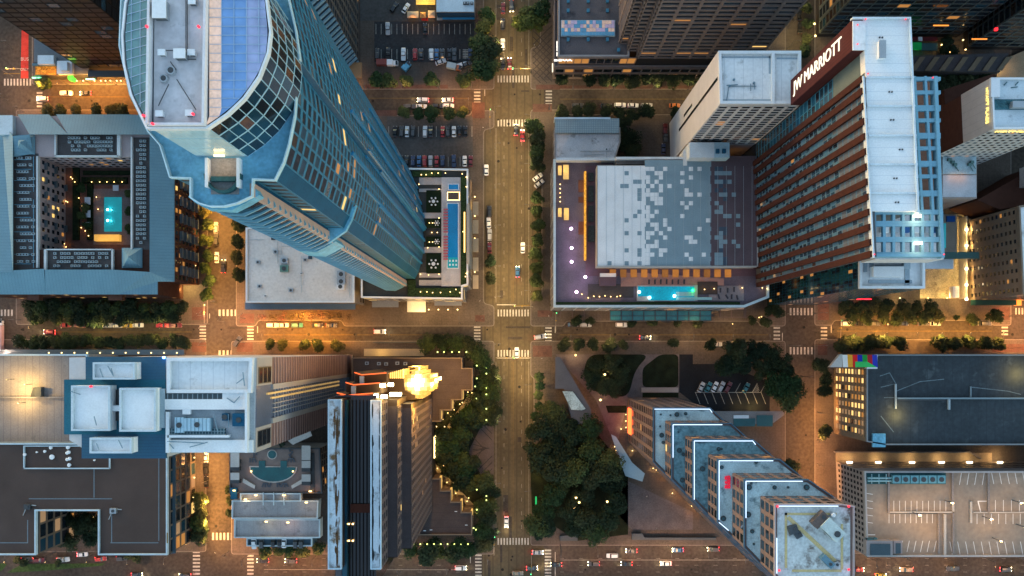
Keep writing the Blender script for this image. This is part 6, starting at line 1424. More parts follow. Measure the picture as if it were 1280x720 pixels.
# ---------------------------------------------------------------- black and bronze tower with flood lit crown
def bronze_tower():
    r = thing('stepped_dark_tower', 'dark stepped office tower with two stained white roof strips and a blazing flood lit crown', 'skyscraper', (*XY(510, 550), 0))
    def s(name, q, z0, z1, m, **k): b = MB(); b.prism(PXY(q, z1), z0, z1); return b.build(name, m, r, **k)
    body = mat('brown_black_cladding', (.035, .025, .022), .6, var=.2, scale=.2); roofd = mat('dark_setback_roof', (.060, .050, .054), .85, var=.15, scale=.2)
    zt, z1, z2 = 104.0, 93.0, 83.0
    edge = mat('blue_white_strip_edge', (.45, .58, .68), .5); stn = lambda n, c, th, scl: mat(n, (.62, .68, .72), .7, var=.12, scale=.3, stain=(c, scl, th))
    stA = stn('rust_stained_white_roof', (.20, .12, .06), .50, .22); stB = stn('black_stained_white_roof', (.08, .075, .07), .57, .16)
    for x0, x1, y0, m in ((410.5, 427.5, 499, stA), (463.5, 477, 500, stB)):
        s('roof_strip_wall', rect(x0, y0, x1, 711), 0, zt-.1, body); s('roof_strip', rect(x0+.8, y0+1, x1-.8, 710), zt-.1, zt+.1, m); b = MB(); b.ring(PXY(rect(x0, y0, x1, 711), zt), .35, zt-.4, zt+.9); b.build('strip_parapet', edge, r)
    zc = 97.0; rs = random.Random(9)
    for xa, xb, nm, m, n in ((412.5, 425, 'rust_stain', mat('rust_stain', (.13, .07, .035), .9, var=.5, scale=.6), 46), (464.5, 476.3, 'black_stain', mat('black_stain', (.035, .035, .036), .9, var=.4, scale=.6), 40)):
        st = MB()
        for k in range(n):
            y = rs.uniform(506, 704); x = rs.gauss(420, 1.7) if n == 46 else rs.choice([xa+.6, xb-.8])+rs.gauss(0, .7); w_ = rs.uniform(.5, 1.7); h_ = rs.uniform(3, 20); x = min(max(x, xa+w_), xb-w_)
            st.poly([(*p, zt+.11+k*.0008) for p in ccw(PXY([(x+w_*math.cos(t*.7)*rs.uniform(.6, 1), y+h_*math.sin(t*.7)*rs.uniform(.6, 1)) for t in range(9)], zt+.11))])
        st.build(nm, m, r, kind='stuff')
    s('glass_core', rect(419, 494, 470, 735), 0, zc, mat('bronze_black_glass', (.020, .012, .010), .12, var=.5, scale=.08, spec=.8))
    rb = MB()
    for x in (436, 440, 444.5, 449, 453.5, 458, 462, 466): rb.prism(PXY(rect(x, 500, x+.8, 735), zc+.5), zc, zc+.5)
    rb.build('core_rib', mat('dark_bronze_rib', (.014, .010, .008), .6), r)
    s('blue_ribbon', rect(427.8, 500, 433.5, 735), zc, zc+3, mat('deep_blue_ribbon_glass', (.012, .06, .09), .15, var=.3, scale=.2)); s('grey_ribbon', rect(419.5, 500, 427.4, 735), zc, zc+2.5, mat('grey_ribbon_panel', (.10, .10, .115), .6, var=.2)); s('rust_panel', rect(438, 630, 464, 641), zc+.5, zc+.7, mat('rust_roof_panel', (.10, .03, .018), .6))
    for y in (655, 676): 
        for x in (436, 441): 
            if (x+y) % 3: b = MB(); q = G(x, y, zc+.7); b.box(q.x-.25, q.y-.2, zc+.5, q.x+.25, q.y+.2, zc+.8); b.build('roof_lamp', BULB, r)
    s('setback_wall', rect(440, 500, 496.5, 697), 0, z1-.1, body); s('setback_roof', rect(478, 508, 496, 696), z1-.1, z1, roofd); s('setback_wall', rect(450, 505, 514, 686), 0, z2-.1, body); s('setback_roof', rect(490, 510, 513.5, 685), z2-.1, z2, roofd)
    fa = Facades(r); fm = mat('mauve_brown_frame', (.125, .098, .098), .75, var=.1); P = [(GLASS, 14), (LITO, .25), (LITY, .25)]
    for x, y0, y1, za, zb, n, rws in ((477, 503, 711, z1, zt-.4, 15, 3), (496.5, 508, 697, z2, z1-.2, 15, 3), (514, 512, 686, 18, z2-.3, 16, 19)):
        fa.wall(XY(x, y1, zb), XY(x, y0, zb), za, zb, n, rws, .38 if rws == 3 else .42, .42, .4, frame=fm, panes=P, lit=(lambda k, q: random.choice([LITY, LITO, LITW]) if (q > 12 and k > 9 and random.random() < .22) else None))
    fa.wall(XY(419, 735, zc), XY(470, 735, zc), 5, zc-1, 8, 24, .12, .3, .3, frame=body, panes=[(GLASS, 5), (LITO, .3)])
    fa.wall(XY(450, 686, z2), XY(514, 686, z2), 5, z2-1, 10, 20, .4, .4, .3, frame=fm, panes=P)
    fa.wall(XY(410, 500, zt), XY(410, 711, zt), 5, zt-1, 20, 24, .3, .4, .3, frame=fm, panes=P)
    fa.done(98)
    # terraces stepping down to the north with glowing orange edges
    org = glow('orange_edge_light', (1, .12, .02), 1.1)
    def zig(pts, z, zprev):
        b = MB(); w_ = PXY(pts, z+.6)
        for a, c in zip(w_, w_[1:]): b.tube((*a, z+.6), (*c, z+.6), .16, n=5)
        b.build('edge_light', org, r)
    for (xa, xb, xc, y0, y1, z) in ((421, 433, 466, 491, 494, 93.0), (432, 442, 475, 478, 481, 83.0), (443, 452, 483, 465.5, 468.5, 73.0)):
        q = [(xa, y0), (xb, y1), (xc+2, y0+.8), (xc+2, y0+14), (xa, y0+14)]
        s('step_wall', q, 0, z-.1, mat('dark_bronze_wall', (.07, .048, .035), .5, var=.2)); s('step_roof', [(xa+1, y0+2), (xb, y1+1), (xc, y0+2), (xc, y0+13), (xa+1, y0+13)], z-.1, z, mat('brown_step_roof', (.04, .025, .017), .7)); zig([(xa, y0), (xb, y1), (xc, y0+.6)], z, z)
        bx_ = MB(); c = G((xa+xb)/2+5.5, y1+6.5, z); bx_.box(c.x-.7, c.y-1.3, z, c.x+.7, c.y+1.3, z+1.2); bx_.build('roof_hatch', STEEL, r)
    # flood lit crown, north east corner: floodlight glare shaped as glowing bays, plus flood lamps
    bl = glow('blazing_flood_glare', (1, .80, .38), 14.0); bl2 = mat('lit_fin', (.5, .4, .2), .5, emit=(1, .52, .10), es=.5)
    rl = random.Random(3); bl3 = glow('amber_flood_glare', (1, .50, .08), .5); bl4 = glow('yellow_flood_glare', (1, .62, .16), 1.1)
    for i in range(9):
        for j in range(8):
            x, y = 500+i*4.8, 459+j*4.9; d = abs(x-519)/23+abs(y-477)/20
            if d > 1.05+rl.uniform(-.15, .2): continue
            s('glare_bay', rect(x, y, x+4.3, y+4.4), 40, 71-3.5*d+rl.uniform(-2, 2), bl if d < .5 else (bl4 if d < .78 else bl3))
    for j in range(9): s('glare_frame', rect(499, 458.4+j*4.9, 540, 458.9+j*4.9) if 1 < j < 7 else rect(510, 458.4+j*4.9, 528, 458.9+j*4.9), 40, 60, bl2)
    s('crown_wall', [(483, 467), (503, 461), (506, 488), (524, 497), (516, 500), (484, 500)], 0, 70, body)
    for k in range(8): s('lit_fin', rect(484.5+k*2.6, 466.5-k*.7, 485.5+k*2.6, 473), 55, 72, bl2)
    for x0, y0, w_ in ((475, 479, 7), (485, 478, 7), (467, 492, 6), (476, 493, 8), (487, 490, 15)): s('flood_lamp', rect(x0, y0+1, x0+w_-1, y0+5), 93.2 if y0 > 485 else 83.2, 95 if y0 > 485 else 85, bl)
    for x, y, z, p in ((515, 478, 84, 8000), (546, 478, 58, 20000), (490, 486, 100, 2600), (478, 483, 97, 1200), (470, 497, 110, 900), (528, 458, 66, 9000), (534, 507, 78, 14000), (556, 472, 40, 17000), (520, 452, 45, 7000), (570, 505, 40, 3500)): light(G(x, y, z), p, (1, .50, .09), 1.5, bare=True)  # amber lights added around the crown for golden spill, no fixtures
    # podium / plaza deck east of the tower
    p = thing('stepped_podium', 'dark flat podium roof with a zigzag lit edge beside the plaza trees', 'building', (*XY(570, 560), 0)); zp = 15.0
    def s2(name, q, z0, z1, m): b = MB(); b.prism(PXY(q, z1), z0, z1); return b.build(name, m, p)
    deck = lined('dark_podium_deck', (.080, .060, .055), (.062, .047, .043), [1], 3.0, .12, .85, .14, dict(scale=.2)); deckw = mat('podium_wall', (.14, .10, .08), .8)
    north = [(440, 447), (578, 447), (578, 460), (591, 460), (591, 488), (578, 488), (578, 500), (565, 500), (565, 513), (551, 513), (551, 527), (539, 527), (440, 527)]
    south = [(536, 598), (551, 598), (551, 613), (564, 613), (564, 627), (577, 627), (577, 640), (590, 640), (590, 668.5), (510, 668.5), (510, 598)]
    for q in (north, south):
        s2('wall', q, 0, zp-.1, deckw); b = MB(); b.prism(offset(PXY(q, zp), -.3), zp-.1, zp); b.build('roof', deck, p); b = MB(); b.ring(PXY(q, zp), .4, zp-.3, zp+.8); b.build('parapet', mat('brown_podium_coping', (.20, .15, .11), .7), p)
    s2('connecting_wall', rect(536.5, 527, 540, 600), 0, zp-2, deckw)
    s2('bright_doorway', rect(540.2, 546, 543, 573), 3, 9, glow('bright_doorway_light', (1, .66, .26), 3)); light(G(547, 559, 6), 900, YEL, .8)
    lm = mat('lit_step_edge', (.4, .3, .15), .6, emit=(1, .55, .12), es=.35)
    for x, y in ((551, 598), (564, 613), (577, 627), (590, 640)): 
        s2('lit_step', rect(x-1.5, y-2, x+.6, y+13 if y < 640 else y+4), 9, 13, lm); s2('lit_step', rect(x-13, y+12 if y < 640 else y-1, x, y+14 if y < 640 else y+1.4), 9, 13, lm) if y < 640 else None
        light(G(x+4, y+3, 8), 240, YEL, .3)
    for x, y in ((578, 488), (565, 500), (551, 513)): s2('lit_step', rect(x-1, y, x+.8, y+11), 9, 13, lm); light(G(x+5, y+6, 8), 260, YEL, .3)
    for k, (x, y) in enumerate(((459, 454), (474, 454.5), (483, 455), (497, 454), (507, 454.5))):
        t = thing('roof_unit', f'small pale roof unit, {ORD[k]} of the row on the dark podium beside the blazing crown', 'roof unit', (*XY(x, y, zp), zp)); c = t.location
        b = MB(); b.box(c.x-.7, c.y-.6, c.z, c.x+.7, c.y+.6, c.z+1); b.build('casing', STEEL, t); b = MB(); b.cyl((c.x, c.y), .4, c.z+1, c.z+1.15, 8); b.build('fan', DSTEEL, t)
    for k, (x, y) in enumerate(((539, 608), (539, 634), (539, 662), (570, 639), (583, 656), (531, 663))):
        t = thing('roof_lamp', f'tiny pale roof lamp, {ORD[k]} on the dark podium roof below the zigzag lit edge', 'lamp', (*XY(x, y, zp), zp)); c = t.location
        b = MB(); b.cyl((c.x, c.y), .1, c.z, c.z+.5, 6); b.build('post', STEEL, t); b = MB(); b.box(c.x-.5, c.y-.12, c.z+.5, c.x+.5, c.y+.12, c.z+.65); b.build('lamp_head', WPAINT, t)
    s2('entry_canopy', rect(455, 436, 530, 445), 5, 5.5, mat('sand_lit_canopy', (.40, .30, .18), .7)); s2('long_wall', rect(466, 427.6, 525, 428.8), .14, 1.2, DSTEEL)
    light(G(475, 441, 9), 500, YEL, .6)
    # diagonal promenade with lamps
    mb = MB(); strip_px(mb, (540, 580), (596, 640), 7, .15); struct(mb, 'path', mat('tan_promenade', (.26, .20, .15), .8, var=.2)); mb = MB(); strip_px(mb, (545, 560), (592, 490), 7, .15); struct(mb, 'path', _M['tan_promenade'])
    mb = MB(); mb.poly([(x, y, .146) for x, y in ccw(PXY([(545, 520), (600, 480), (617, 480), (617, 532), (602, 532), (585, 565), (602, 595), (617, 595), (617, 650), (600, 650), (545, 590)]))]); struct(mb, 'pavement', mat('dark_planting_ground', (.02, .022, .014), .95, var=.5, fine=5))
    for k, (x, y) in enumerate(((560, 572), (570, 581), (555, 582), (560, 590), (547, 585), (565, 594), (570, 582), (574, 594), (587, 600), (559, 602.5), (566, 603), (575, 604), (586, 606), (576, 613), (586, 622), (584, 626), (570, 616), (580, 592), (575, 505), (568, 512), (560, 516), (578, 503), (554, 524), (571, 523), (564, 521), (556, 533), (578, 532), (572, 536), (546, 533), (540, 532), (561, 538), (576, 551), (590, 491), (585, 490))): lamp_post(x, y, .15 if k not in (32,) else 6, .9, k % 2 == 0, 95, YEL)
    tl = [(547, 440), (555, 440), (565, 440), (574, 440), (583, 440), (596, 457), (608, 460), (608, 467), (596, 473), (608, 485), (608, 493), (596, 498), (608, 511), (608, 525), (590, 473), (594, 483), (608, 620), (596, 637), (608, 625), (596, 612), (592, 660), (595, 662)]+[(517+k*8.5, 680) for k in range(9)]
    for k, (x, y) in enumerate(tl): 
        q = G(x, y, 8.6); tree_bulb(q)
    light(G(528, 697, 3), 700, ORANGE, .4); light(G(500, 700, 5), 350, YEL, .4)
def tree_bulb(q, col=None):
    if 'bulb' not in PROTO:
        t = thing('tree_lamp', 'small yellow green lamp hung high among the plaza trees beside the wide avenue', 'lamp', (0, 0, 0), 'small lamps hung in the plaza trees')
        b = MB(); b.cyl((0, 0), .05, .2, .5, 5); b.build('stem', DSTEEL, t)
        b = MB(); b.cyl((0, 0), .15, -.1, .2, 8, r1=.3); b.build('globe', glow('lime_bulb', (.85, 1, .25), 1.5), t); PROTO['bulb'] = t; t.location = q
    else: dup(PROTO['bulb'], q)
    if random.random() < .45: light(q+Vector((0, 0, .9)), 45, (.95, .9, .3), .2)
bronze_tower()

# ---------------------------------------------------------------- stepped brick building
def stepped_brick():
    r = thing('stepped_brick_building', 'stepped pinkish brick building rising in terraces with blue white lit roof edges', 'building', (*XY(860, 570), 0))
    X = [785, 797, 810, 824, 837, 850.5]; Y = [497, 509.6, 521.5, 535, 547, 560.5]; Z = [65, 77, 89, 101.5, 114.6, 127.8]
    br = mat('pink_brick', (.215, .152, .136), .85, var=.12, scale=.4, fine=5); win = [(GLASS, 16), (GLASSB, 2), (LITO, .25), (LITY, .12)]
    tealr = mat('weathered_teal_roof', (.16, .29, .33), .8, var=.35, scale=.2, fine=1.2, stain=((.06, .10, .12), .2, .52)); paler = mat('pale_teal_roof', (.44, .56, .58), .8, var=.22, scale=.2, stain=((.15, .22, .24), .25, .57))
    top = mat('patched_pale_roof', (.54, .57, .56), .85, var=.22, scale=.25, fine=1.5, stain=((.16, .13, .11), .22, .55))
    ls = glow('blue_white_edge_light', (.55, .75, 1.0), 1.1); fa = Facades(r); fr = MB()
    def outline(k): 
        x, y = X[k], Y[k]; return [(x, y), (842+(y-497)*.96, y), (912, 562), (912, 652), (884, 652), (x, 556+(x-790))]
    for k in range(6):
        o = outline(k); w_ = PXY(o, 0); z0 = 0 if k == 0 else Z[k-1]; z1 = Z[k]
        b = MB(); b.prism(w_, z0-.5 if k else 0, z1-.1); b.build('wall', br, r)
        b = MB(); b.prism(offset(w_, -.6), z1-.1, z1); b.build('roof', [paler, tealr, tealr, paler, paler, top][k], r)
        b = MB(); b.ring(offset(w_, .32), .32, z1-.2, z1+.7); b.build('parapet', mat('dark_blue_coping', (.08, .14, .20), .6) if k < 5 else mat('pinkish_coping', (.40, .34, .34), .7), r)
        # lit strips along the west and north edges
        a0, a1, a2 = Vector(XY(*o[0])), Vector(XY(*o[1])), Vector(XY(*o[5]))
        b = MB(); f = [1, .6, 1, .95, .55, .6][k]
        tz = z1+.9; off = .2
        f0 = 0 if k != 5 else .45
        if k not in (0,): 
            p, q = a0.lerp(a2, f0), a0.lerp(a2, f if k != 5 else .95); b.tube((p.x+off, p.y-off, tz), (q.x+off, q.y-off, tz), .12, n=5)
        p, q = a0, a0.lerp(a1, [1, .86, 1.0, .9, .92, .95][k]); b.tube((p.x+off, p.y-off, tz), (q.x-off, q.y-off, tz), .12, n=5)
        if k in (0, 2): c = Vector(XY(o[1][0]+5, o[1][1]+7)); b.tube((a1.x-off, a1.y-off, tz), (c.x-1, c.y+1, tz), .12, n=5)
        if k == 3: c = a2; d_ = Vector(XY(o[5][0]+9, o[5][1]+9)); b.tube((c.x+off, c.y, tz), (d_.x, d_.y+.6, tz), .12, n=5)
        b.build('edge_light', ls, r)
        for i in range(6):
            a, c = o[i], o[(i+1) % 6]; A, B = XY(*a), XY(*c)
            if k and i in (1, 2, 3, 4): pass
            pl = ccw(w_); 
        e = edges(w_)
        for a, c in e:
            L = math.hypot(a[0]-c[0], a[1]-c[1]); n = Vector((c[1]-a[1], a[0]-c[0])).normalized()
            if k == 0:
                fa.wall(a, c, 4, z1-.3, max(1, round(L/3.6)), 14, .34, .30, .4, panes=win, mb=fr)
            else:
                fa.wall(a, c, z0+.3, z1-.3, max(1, round(L/3.6)), 3, .34, .26, .4, panes=win, mb=fr)
    fr.build('facade_frame', br, r); fa.done(99)
    zt = Z[5]
    yl = mat('yellow_walkway', (.55, .44, .22), .8, var=.2)
    b = MB()
    for q in (rect(981, 641, 1046, 644), rect(981, 641, 984, 710), rect(1051, 655, 1054, 712), rect(990, 712, 1052, 715)): b.prism(PXY(q, zt+.08), zt, zt+.08)
    b.prism(PXY([(983, 648), (987, 645), (1046, 700), (1042, 703)], zt+.1), zt, zt+.1); b.build('walkway', yl, r)
    def unit(lb, x, y, w_, d_, h, rz, m):
        t = thing('rooftop_unit', lb, 'rooftop unit', (*XY(x, y, zt), zt)); c = t.location; u = (math.cos(rz), math.sin(rz))
        b = MB(); b.obox((c.x, c.y), u, w_/2, d_/2, zt, zt+h, 0); b.build('casing', m, t); b = MB(); b.obox((c.x, c.y), u, w_/2*.5, d_/2*1.02, zt+h*.4, zt+h*.8); b.build('louvre', DSTEEL, t); b = MB(); b.cyl((c.x+u[0]*w_*.25, c.y+u[1]*w_*.25), min(w_, d_)*.25, zt+h, zt+h+.2, 10); b.build('fan', DSTEEL, t)
    unit('large pale slanted plant room on the top patched roof', 1037, 660, 6.0, 3.4, 2.6, -.78, mat('pale_plant_room', (.48, .55, .54), .7, var=.15)); unit('brown slanted plant box beside the pale plant room on the top patched roof', 1022, 648, 4.4, 2.4, 2.2, .78, mat('brown_plant_box', (.13, .10, .09), .8, var=.2))
    unit('slate blue slanted unit near the lower edge of the top patched roof', 1032, 700, 3.8, 1.7, 1.8, -.78, mat('slate_plant_unit', (.12, .22, .28), .6)); unit('dark equipment cluster near the lit corner of the top patched roof', 990, 661, 2.4, 2.2, 1.3, .3, mat('dark_plant', (.07, .08, .09), .7)); unit('small dark box beside the equipment cluster on the top patched roof', 997, 668, 1.8, 1.5, 1.0, .5, _M['dark_plant']); unit('small grey box near the walkway end on the top patched roof', 1043, 705, 1.5, 1.5, 1.1, .2, STEEL)
    t = thing('white_dish', 'round white tank beside the brown plant box on the top patched roof', 'tank', (*XY(1040, 643, zt), zt)); c = t.location
    b = MB(); b.cyl((c.x, c.y), .75, zt, zt+1.1, 14); b.build('tank_body', STEEL, t); b = MB(); b.cyl((c.x, c.y), .6, zt+1.1, zt+1.3, 14, r1=.4); b.build('lid', WPAINT, t)
    for x, y in ((972, 633), (1061, 633), (974, 713), (1061, 712)): b = MB(); q = G(x, y, zt+1); b.cyl((q.x, q.y), .35, zt+1.0, zt+1.5, 8, r1=.1); b.build('beacon', REDB, r); light((q.x+.6*(1 if x < 1000 else -1), q.y-.7, zt+2.4), 14, (1, .12, .16), .2, parent=r)
    # red rooftop emblem on the fourth terrace
    q = G(909.5, 602.5, Z[3]); add_text('letters', 'B&B', 2.2, frame((q.x, q.y, Z[3]+.3), (0, 1, 0), (-1, 0, 0), (0, 0, 1)), mat('red_letter', (.5, .015, .04), .6, emit=(1, .03, .08), es=.25), r, .15, .08)
    k = 0
    for kk, pts in ((0, [(838, 519), (846, 518), (857, 517), (825, 533), (827, 544), (829, 553), (826, 518)]), (1, [(849, 563), (854, 568), (848, 540), (853, 600)]), (2, [(898, 561), (902, 561), (878, 586)]), (3, [(902, 584), (915, 576), (904, 648), (945, 577)]), (4, [(939, 604), (936, 609), (968, 609), (985, 609), (1008, 609), (940, 664), (942, 680), (935, 643)])):
        for x, y in pts:
            t = thing('roof_drain', f'small dark vent, {ORD[pts.index((x, y))]} on the {ORD[kk]} terrace of the stepped brick building', 'drain', (*XY(x, y, Z[kk]), Z[kk])); c = t.location; s_ = .35+.25*((k*5) % 3)
            b = MB(); b.cyl((c.x, c.y), s_, c.z, c.z+.3, 8); b.build('base', DSTEEL, t); b = MB(); b.cyl((c.x, c.y), s_*.6, c.z+.3, c.z+.6, 8); b.build('cap', mat('dark_teal_vent', (.05, .10, .12), .6), t); k += 1
    # red banner sign, terrace and lamps at its foot
    b = MB(); q = G(788, 527, 10); b.box(q.x-.25, q.y-5.2, 4, q.x+.25, q.y+5.2, 12); tag(b.build('banner_sign', glow('red_banner_light', (1, .10, .02), 2.2)), 'tall red orange glowing banner sign on the shaded side of the stepped brick building', 'sign'); light((q.x-1.5, q.y, 7), 260, (1, .2, .04), .4)
    for x, y in ((782, 518), (782, 526), (782, 534), (776, 536), (797, 552), (795, 556), (799, 562), (802, 568), (816, 585), (820, 587), (864, 632), (790, 563), (840, 616)): lamp_post(x, y, .15, .9, True, 110, WARM)
    for x, y in ((810, 575), (830, 598), (850, 622), (868, 642)): light(G(x, y, 4), 420, ORANGE, .5)
    for kx in range(2): light(G(797.5, 552, 7), 260, WARM, .3)
stepped_brick()

# ---------------------------------------------------------------- the two parking garages
def garages():
    r = thing('dark_roofed_garage', 'parking garage with dark slate roof deck, glowing window grid and rainbow mural corner', 'parking garage', (*XY(1160, 500), 0)); z = 32.0
    wl = mat('warm_garage_wall', (.24, .18, .13), .85, var=.1); dk = lined('slate_roof_deck', (.046, .056, .064), (.036, .045, .052), [0], 3.2, .15, .8, .2, dict(scale=.08, fine=.8, stain=((.085, .10, .108), .14, .58)))
    out = [(1082, 460), (1096, 443), (1420, 443), (1420, 556), (1106, 556), (1082, 552)]
    w_ = PXY(out, z); b = MB(); b.prism(w_, 0, z-.1); b.build('wall', wl, r); b = MB(); b.prism(offset(w_, -.4), z-.1, z); b.build('roof', dk, r); b = MB(); b.ring(w_, .5, z-.3, z+1); b.build('parapet', mat('grey_garage_parapet', (.24, .25, .26), .7), r)
    def s(name, q, z0, z1, m): b = MB(); b.prism(PXY(q, z1), z0, z1); return b.build(name, m, r)
    s('ramp_wall', rect(1122, 497, 1300, 499), z, z+1.2, mat('pale_blue_ramp_wall', (.22, .28, .31), .7)); s('ramp_drop', rect(1122, 499.5, 1186, 501), z-.1, z+.05, DSTEEL); s('ramp_wall', rect(1119, 480, 1121, 511), z, z+.8, mat('light_ramp_kerb', (.36, .42, .45), .7)); s('ramp_wall', rect(1185.5, 497, 1188, 512), z, z+.9, _M['light_ramp_kerb']); s('ramp_wall', rect(1213, 483, 1214.5, 498), z, z+.5, _M['pale_blue_ramp_wall'])
    lw = MB(); 
    for a, c in (((1120, 489), (1150, 477)), ((1150, 477), (1180, 474)), ((1215, 484), (1260, 489)), ((1105, 497), (1122, 497)), ((1100, 470), (1112, 466)), ((1112, 466), (1120, 480)), ((1101, 484), (1118, 480)), ((1101, 520), (1117, 540)), ((1260, 489), (1276, 493))): strip_px(lw, a, c, 1.0, z+.03)
    # strip_px works at street level; lift to roof height by rescaling
    lw.v = [(x*(H-z)/H, y*(H-z)/H, zz) for x, y, zz in lw.v]; lw.build('roof_scuff', mat('pale_roof_scuff', (.16, .20, .215), .8, var=.3, scale=.6), r)
    s('stair_roof', rect(1091, 542, 1107, 559), z, z+1, TERR)
    light(G(1125, 520, z+3.5), 1300, YEL, .4); light(G(1279, 468, z+4), 1800, YEL, .4)
    fa = Facades(r); lit = lambda k, q: None
    a, c = XY(1082, 460, z), XY(1082, 552, z)
    rows = 9; fa.wall(XY(1082, 460, z), XY(1082, 546, z), 2, z-1, 8, rows, .42, .42, .35, frame=wl, panes=[(glow('garage_window_light', (1, .60, .20), .7), 5), (LITO, 2), (LITW, 3), (GLASS, 1)])
    fa.wall(XY(1420, 443, z), XY(1096, 443, z), 3, z-2, 26, 6, .3, .4, .3, frame=wl, panes=[(GLASS, 2), (LITO, .4)])
    fa.done(99)
    mu = MB(); cols = [(.8, .75, .7), (.85, .35, .03), (.75, .02, .02), (.02, .03, .35), (.02, .30, .05), (.45, .02, .03), (.03, .05, .40)]
    mm = [mat('mural_'+n, c_, .6, var=.1) for n, c_ in zip(('cream', 'orange', 'red', 'navy', 'green', 'crimson', 'royal'), cols)]
    zt = z+2; xs = [1051, 1055, 1058, 1064, 1069, 1076, 1083, 1097]
    b = MB(); b.prism(PXY([(1083, 461), (1096, 443), (1097, 443), (1097, 461)], zt), z, zt-.1); b.build('mural_base', WPAINT, r)
    for i in range(7):
        x0, x1 = 1053+i*6.2, 1053+(i+1)*6.2
        b = MB(); b.prism(PXY([(x0, 443.5), (x1, 443.5), (x1+.8, 459), (x0+.8, 459)], zt+.02+.0*i), zt-.1, zt+.02); b.build('mural_panel', mm[i], r)
    b = MB(); b.prism(PXY([(1069, 452), (1084, 452), (1096, 459), (1069, 459)], zt+.06), zt, zt+.06); b.build('mural_panel', mat('mural_bright_green', (.05, .50, .12), .6), r)
    b = MB(); b.prism(PXY([(1050, 443), (1053, 443), (1053, 459), (1037, 459)], zt), z, zt); b.build('mural_wing', mat('pale_mural_wing', (.5, .46, .42), .7), r)
    for y in (470, 490, 510, 530): light(G(1037, y, 4), 160, YEL, .4)
    # lower garage
    g = thing('lit_roof_garage', 'parking garage with warm lit concrete roof, white bay lines and perforated side', 'parking garage', (*XY(1180, 640), 0)); zg = 28.0
    con = mat('warm_deck_concrete', (.27, .225, .18), .85, var=.14, scale=.12, fine=.6, stain=((.19, .16, .13), .12, .60)); wl2 = mat('pale_garage_wall', (.30, .265, .26), .8, var=.1)
    out = [(1079.5, 589), (1420, 589), (1420, 695), (1083, 695)]
    shell(g, PXY(out, zg), 0, zg, wl2, con, 1.0, .5, par_m=mat('pale_garage_coping', (.40, .38, .37), .7))
    def t(name, q, z0, z1, m, **k): b = MB(); b.prism(PXY(q, z1), z0, z1); return b.build(name, m, g, **k)
    fa = Facades(g)
    fa.wall(XY(1079.5, 589, zg), XY(1083, 695, zg), 2, zg-1, 15, 8, .46, .40, .30, frame=wl2, panes=[(mat('dark_opening', (.012, .014, .018), .8, var=0), 1)])
    fa.wall(XY(1420, 589, zg), XY(1080, 589, zg), 3, zg-8, 30, 3, .06, .5, .2, frame=wl2, panes=[(GLASS, 1)]); fa.done(99)
    for q in (rect(1110, 591, 1112.4, 641), rect(1190, 591, 1192.4, 629), rect(1191, 641, 1193, 692), rect(1173, 643, 1175, 692), rect(1235, 590, 1237.5, 640)): t('ramp_wall', q, zg, zg+.9, CONCD)
    for q in (rect(1112, 639.6, 1193, 641.2), rect(1217, 640, 1300, 641.2), rect(1190.5, 629, 1193, 653), rect(1213, 627, 1215.4, 654), rect(1180, 643, 1183, 694), rect(1235, 589, 1237, 641)): t('pale_divider', q, zg, zg+.6, mat('pale_divider_paint', (.48, .44, .39), .7))
    for q in (rect(1112.5, 641.4, 1172, 642.4),): t('ramp_shade', q, zg, zg+.1, DSTEEL)
    st = MB()
    def stl(x0, x1, n, y0, y1, sl=0):
        for k in range(n+1): x = x0+(x1-x0)*k/n; st.poly([(*p, zg+.07) for p in ccw(PXY([(x, y0), (x+.6, y0), (x+.6+sl, y1), (x+sl, y1)], zg+.07))])
    stl(1117, 1182, 9, 626, 639.5); stl(1111, 1172, 9, 642.5, 654, 0); stl(1192, 1230, 4, 591, 606, -2.5); stl(1239, 1278, 4, 590, 605, 3); stl(1128, 1170, 5, 676, 690, -3); stl(1187, 1285, 10, 677, 693, 3); stl(1244, 1284, 4, 625, 639.5); stl(1221, 1284, 7, 642, 655)
    for y in (616, 625, 634, 643, 652): st.poly([(*p, zg+.07) for p in ccw(PXY([(1081, y), (1091, y+1.6), (1091, y+2.2), (1081, y+.6)], zg+.07))])
    for q in ([(1222, 626), (1236, 626), (1236, 627), (1222, 627)], [(1222, 627), (1223.3, 627), (1226.5, 640), (1225.2, 640)], [(1082, 668), (1094, 668), (1094, 669), (1082, 669)]): st.poly([(*p, zg+.075) for p in ccw(PXY(q, zg+.075))])
    st.build('bay_lines', mat('white_bay_paint', (.80, .78, .74), .7, var=.1), g, kind='stuff')
    ch = thing('cooling_plant', 'teal rooftop chiller bank with six round fans on the lit garage roof', 'cooling unit', (*XY(1130, 597, zg), zg))
    b = MB(); b.prism(PXY(rect(1081, 590, 1182, 605), zg), zg+.02, zg+.2); b.build('skid', mat('dark_teal_skid', (.03, .10, .11), .7, var=.2), ch)
    for k in range(6):
        q = PXY(rect(1116+k*11.2, 594.5, 1126+k*11.2, 604.3), zg+2.2); b = MB(); b.prism(q, zg+.2, zg+2.2); b.build('casing', mat('teal_chiller', (.13, .33, .38), .5, .2, var=.15), ch); c = ctr(q); b = MB(); b.cyl((c[0], c[1]), .95, zg+2.2, zg+2.35, 14); b.build('fan', DSTEEL, ch)
    b = MB()
    for y in (597, 600.5): b.tube((*XY(1083, y, zg), zg+1.2), (*XY(1114, y, zg), zg+1.2), .35, n=8)
    for x in (1088, 1097, 1106): b.tube((*XY(x, 592, zg), zg+1.2), (*XY(x, 604, zg), zg+1.2), .22, n=6)
    b.build('pipework', mat('teal_pipe', (.20, .36, .40), .5), ch)
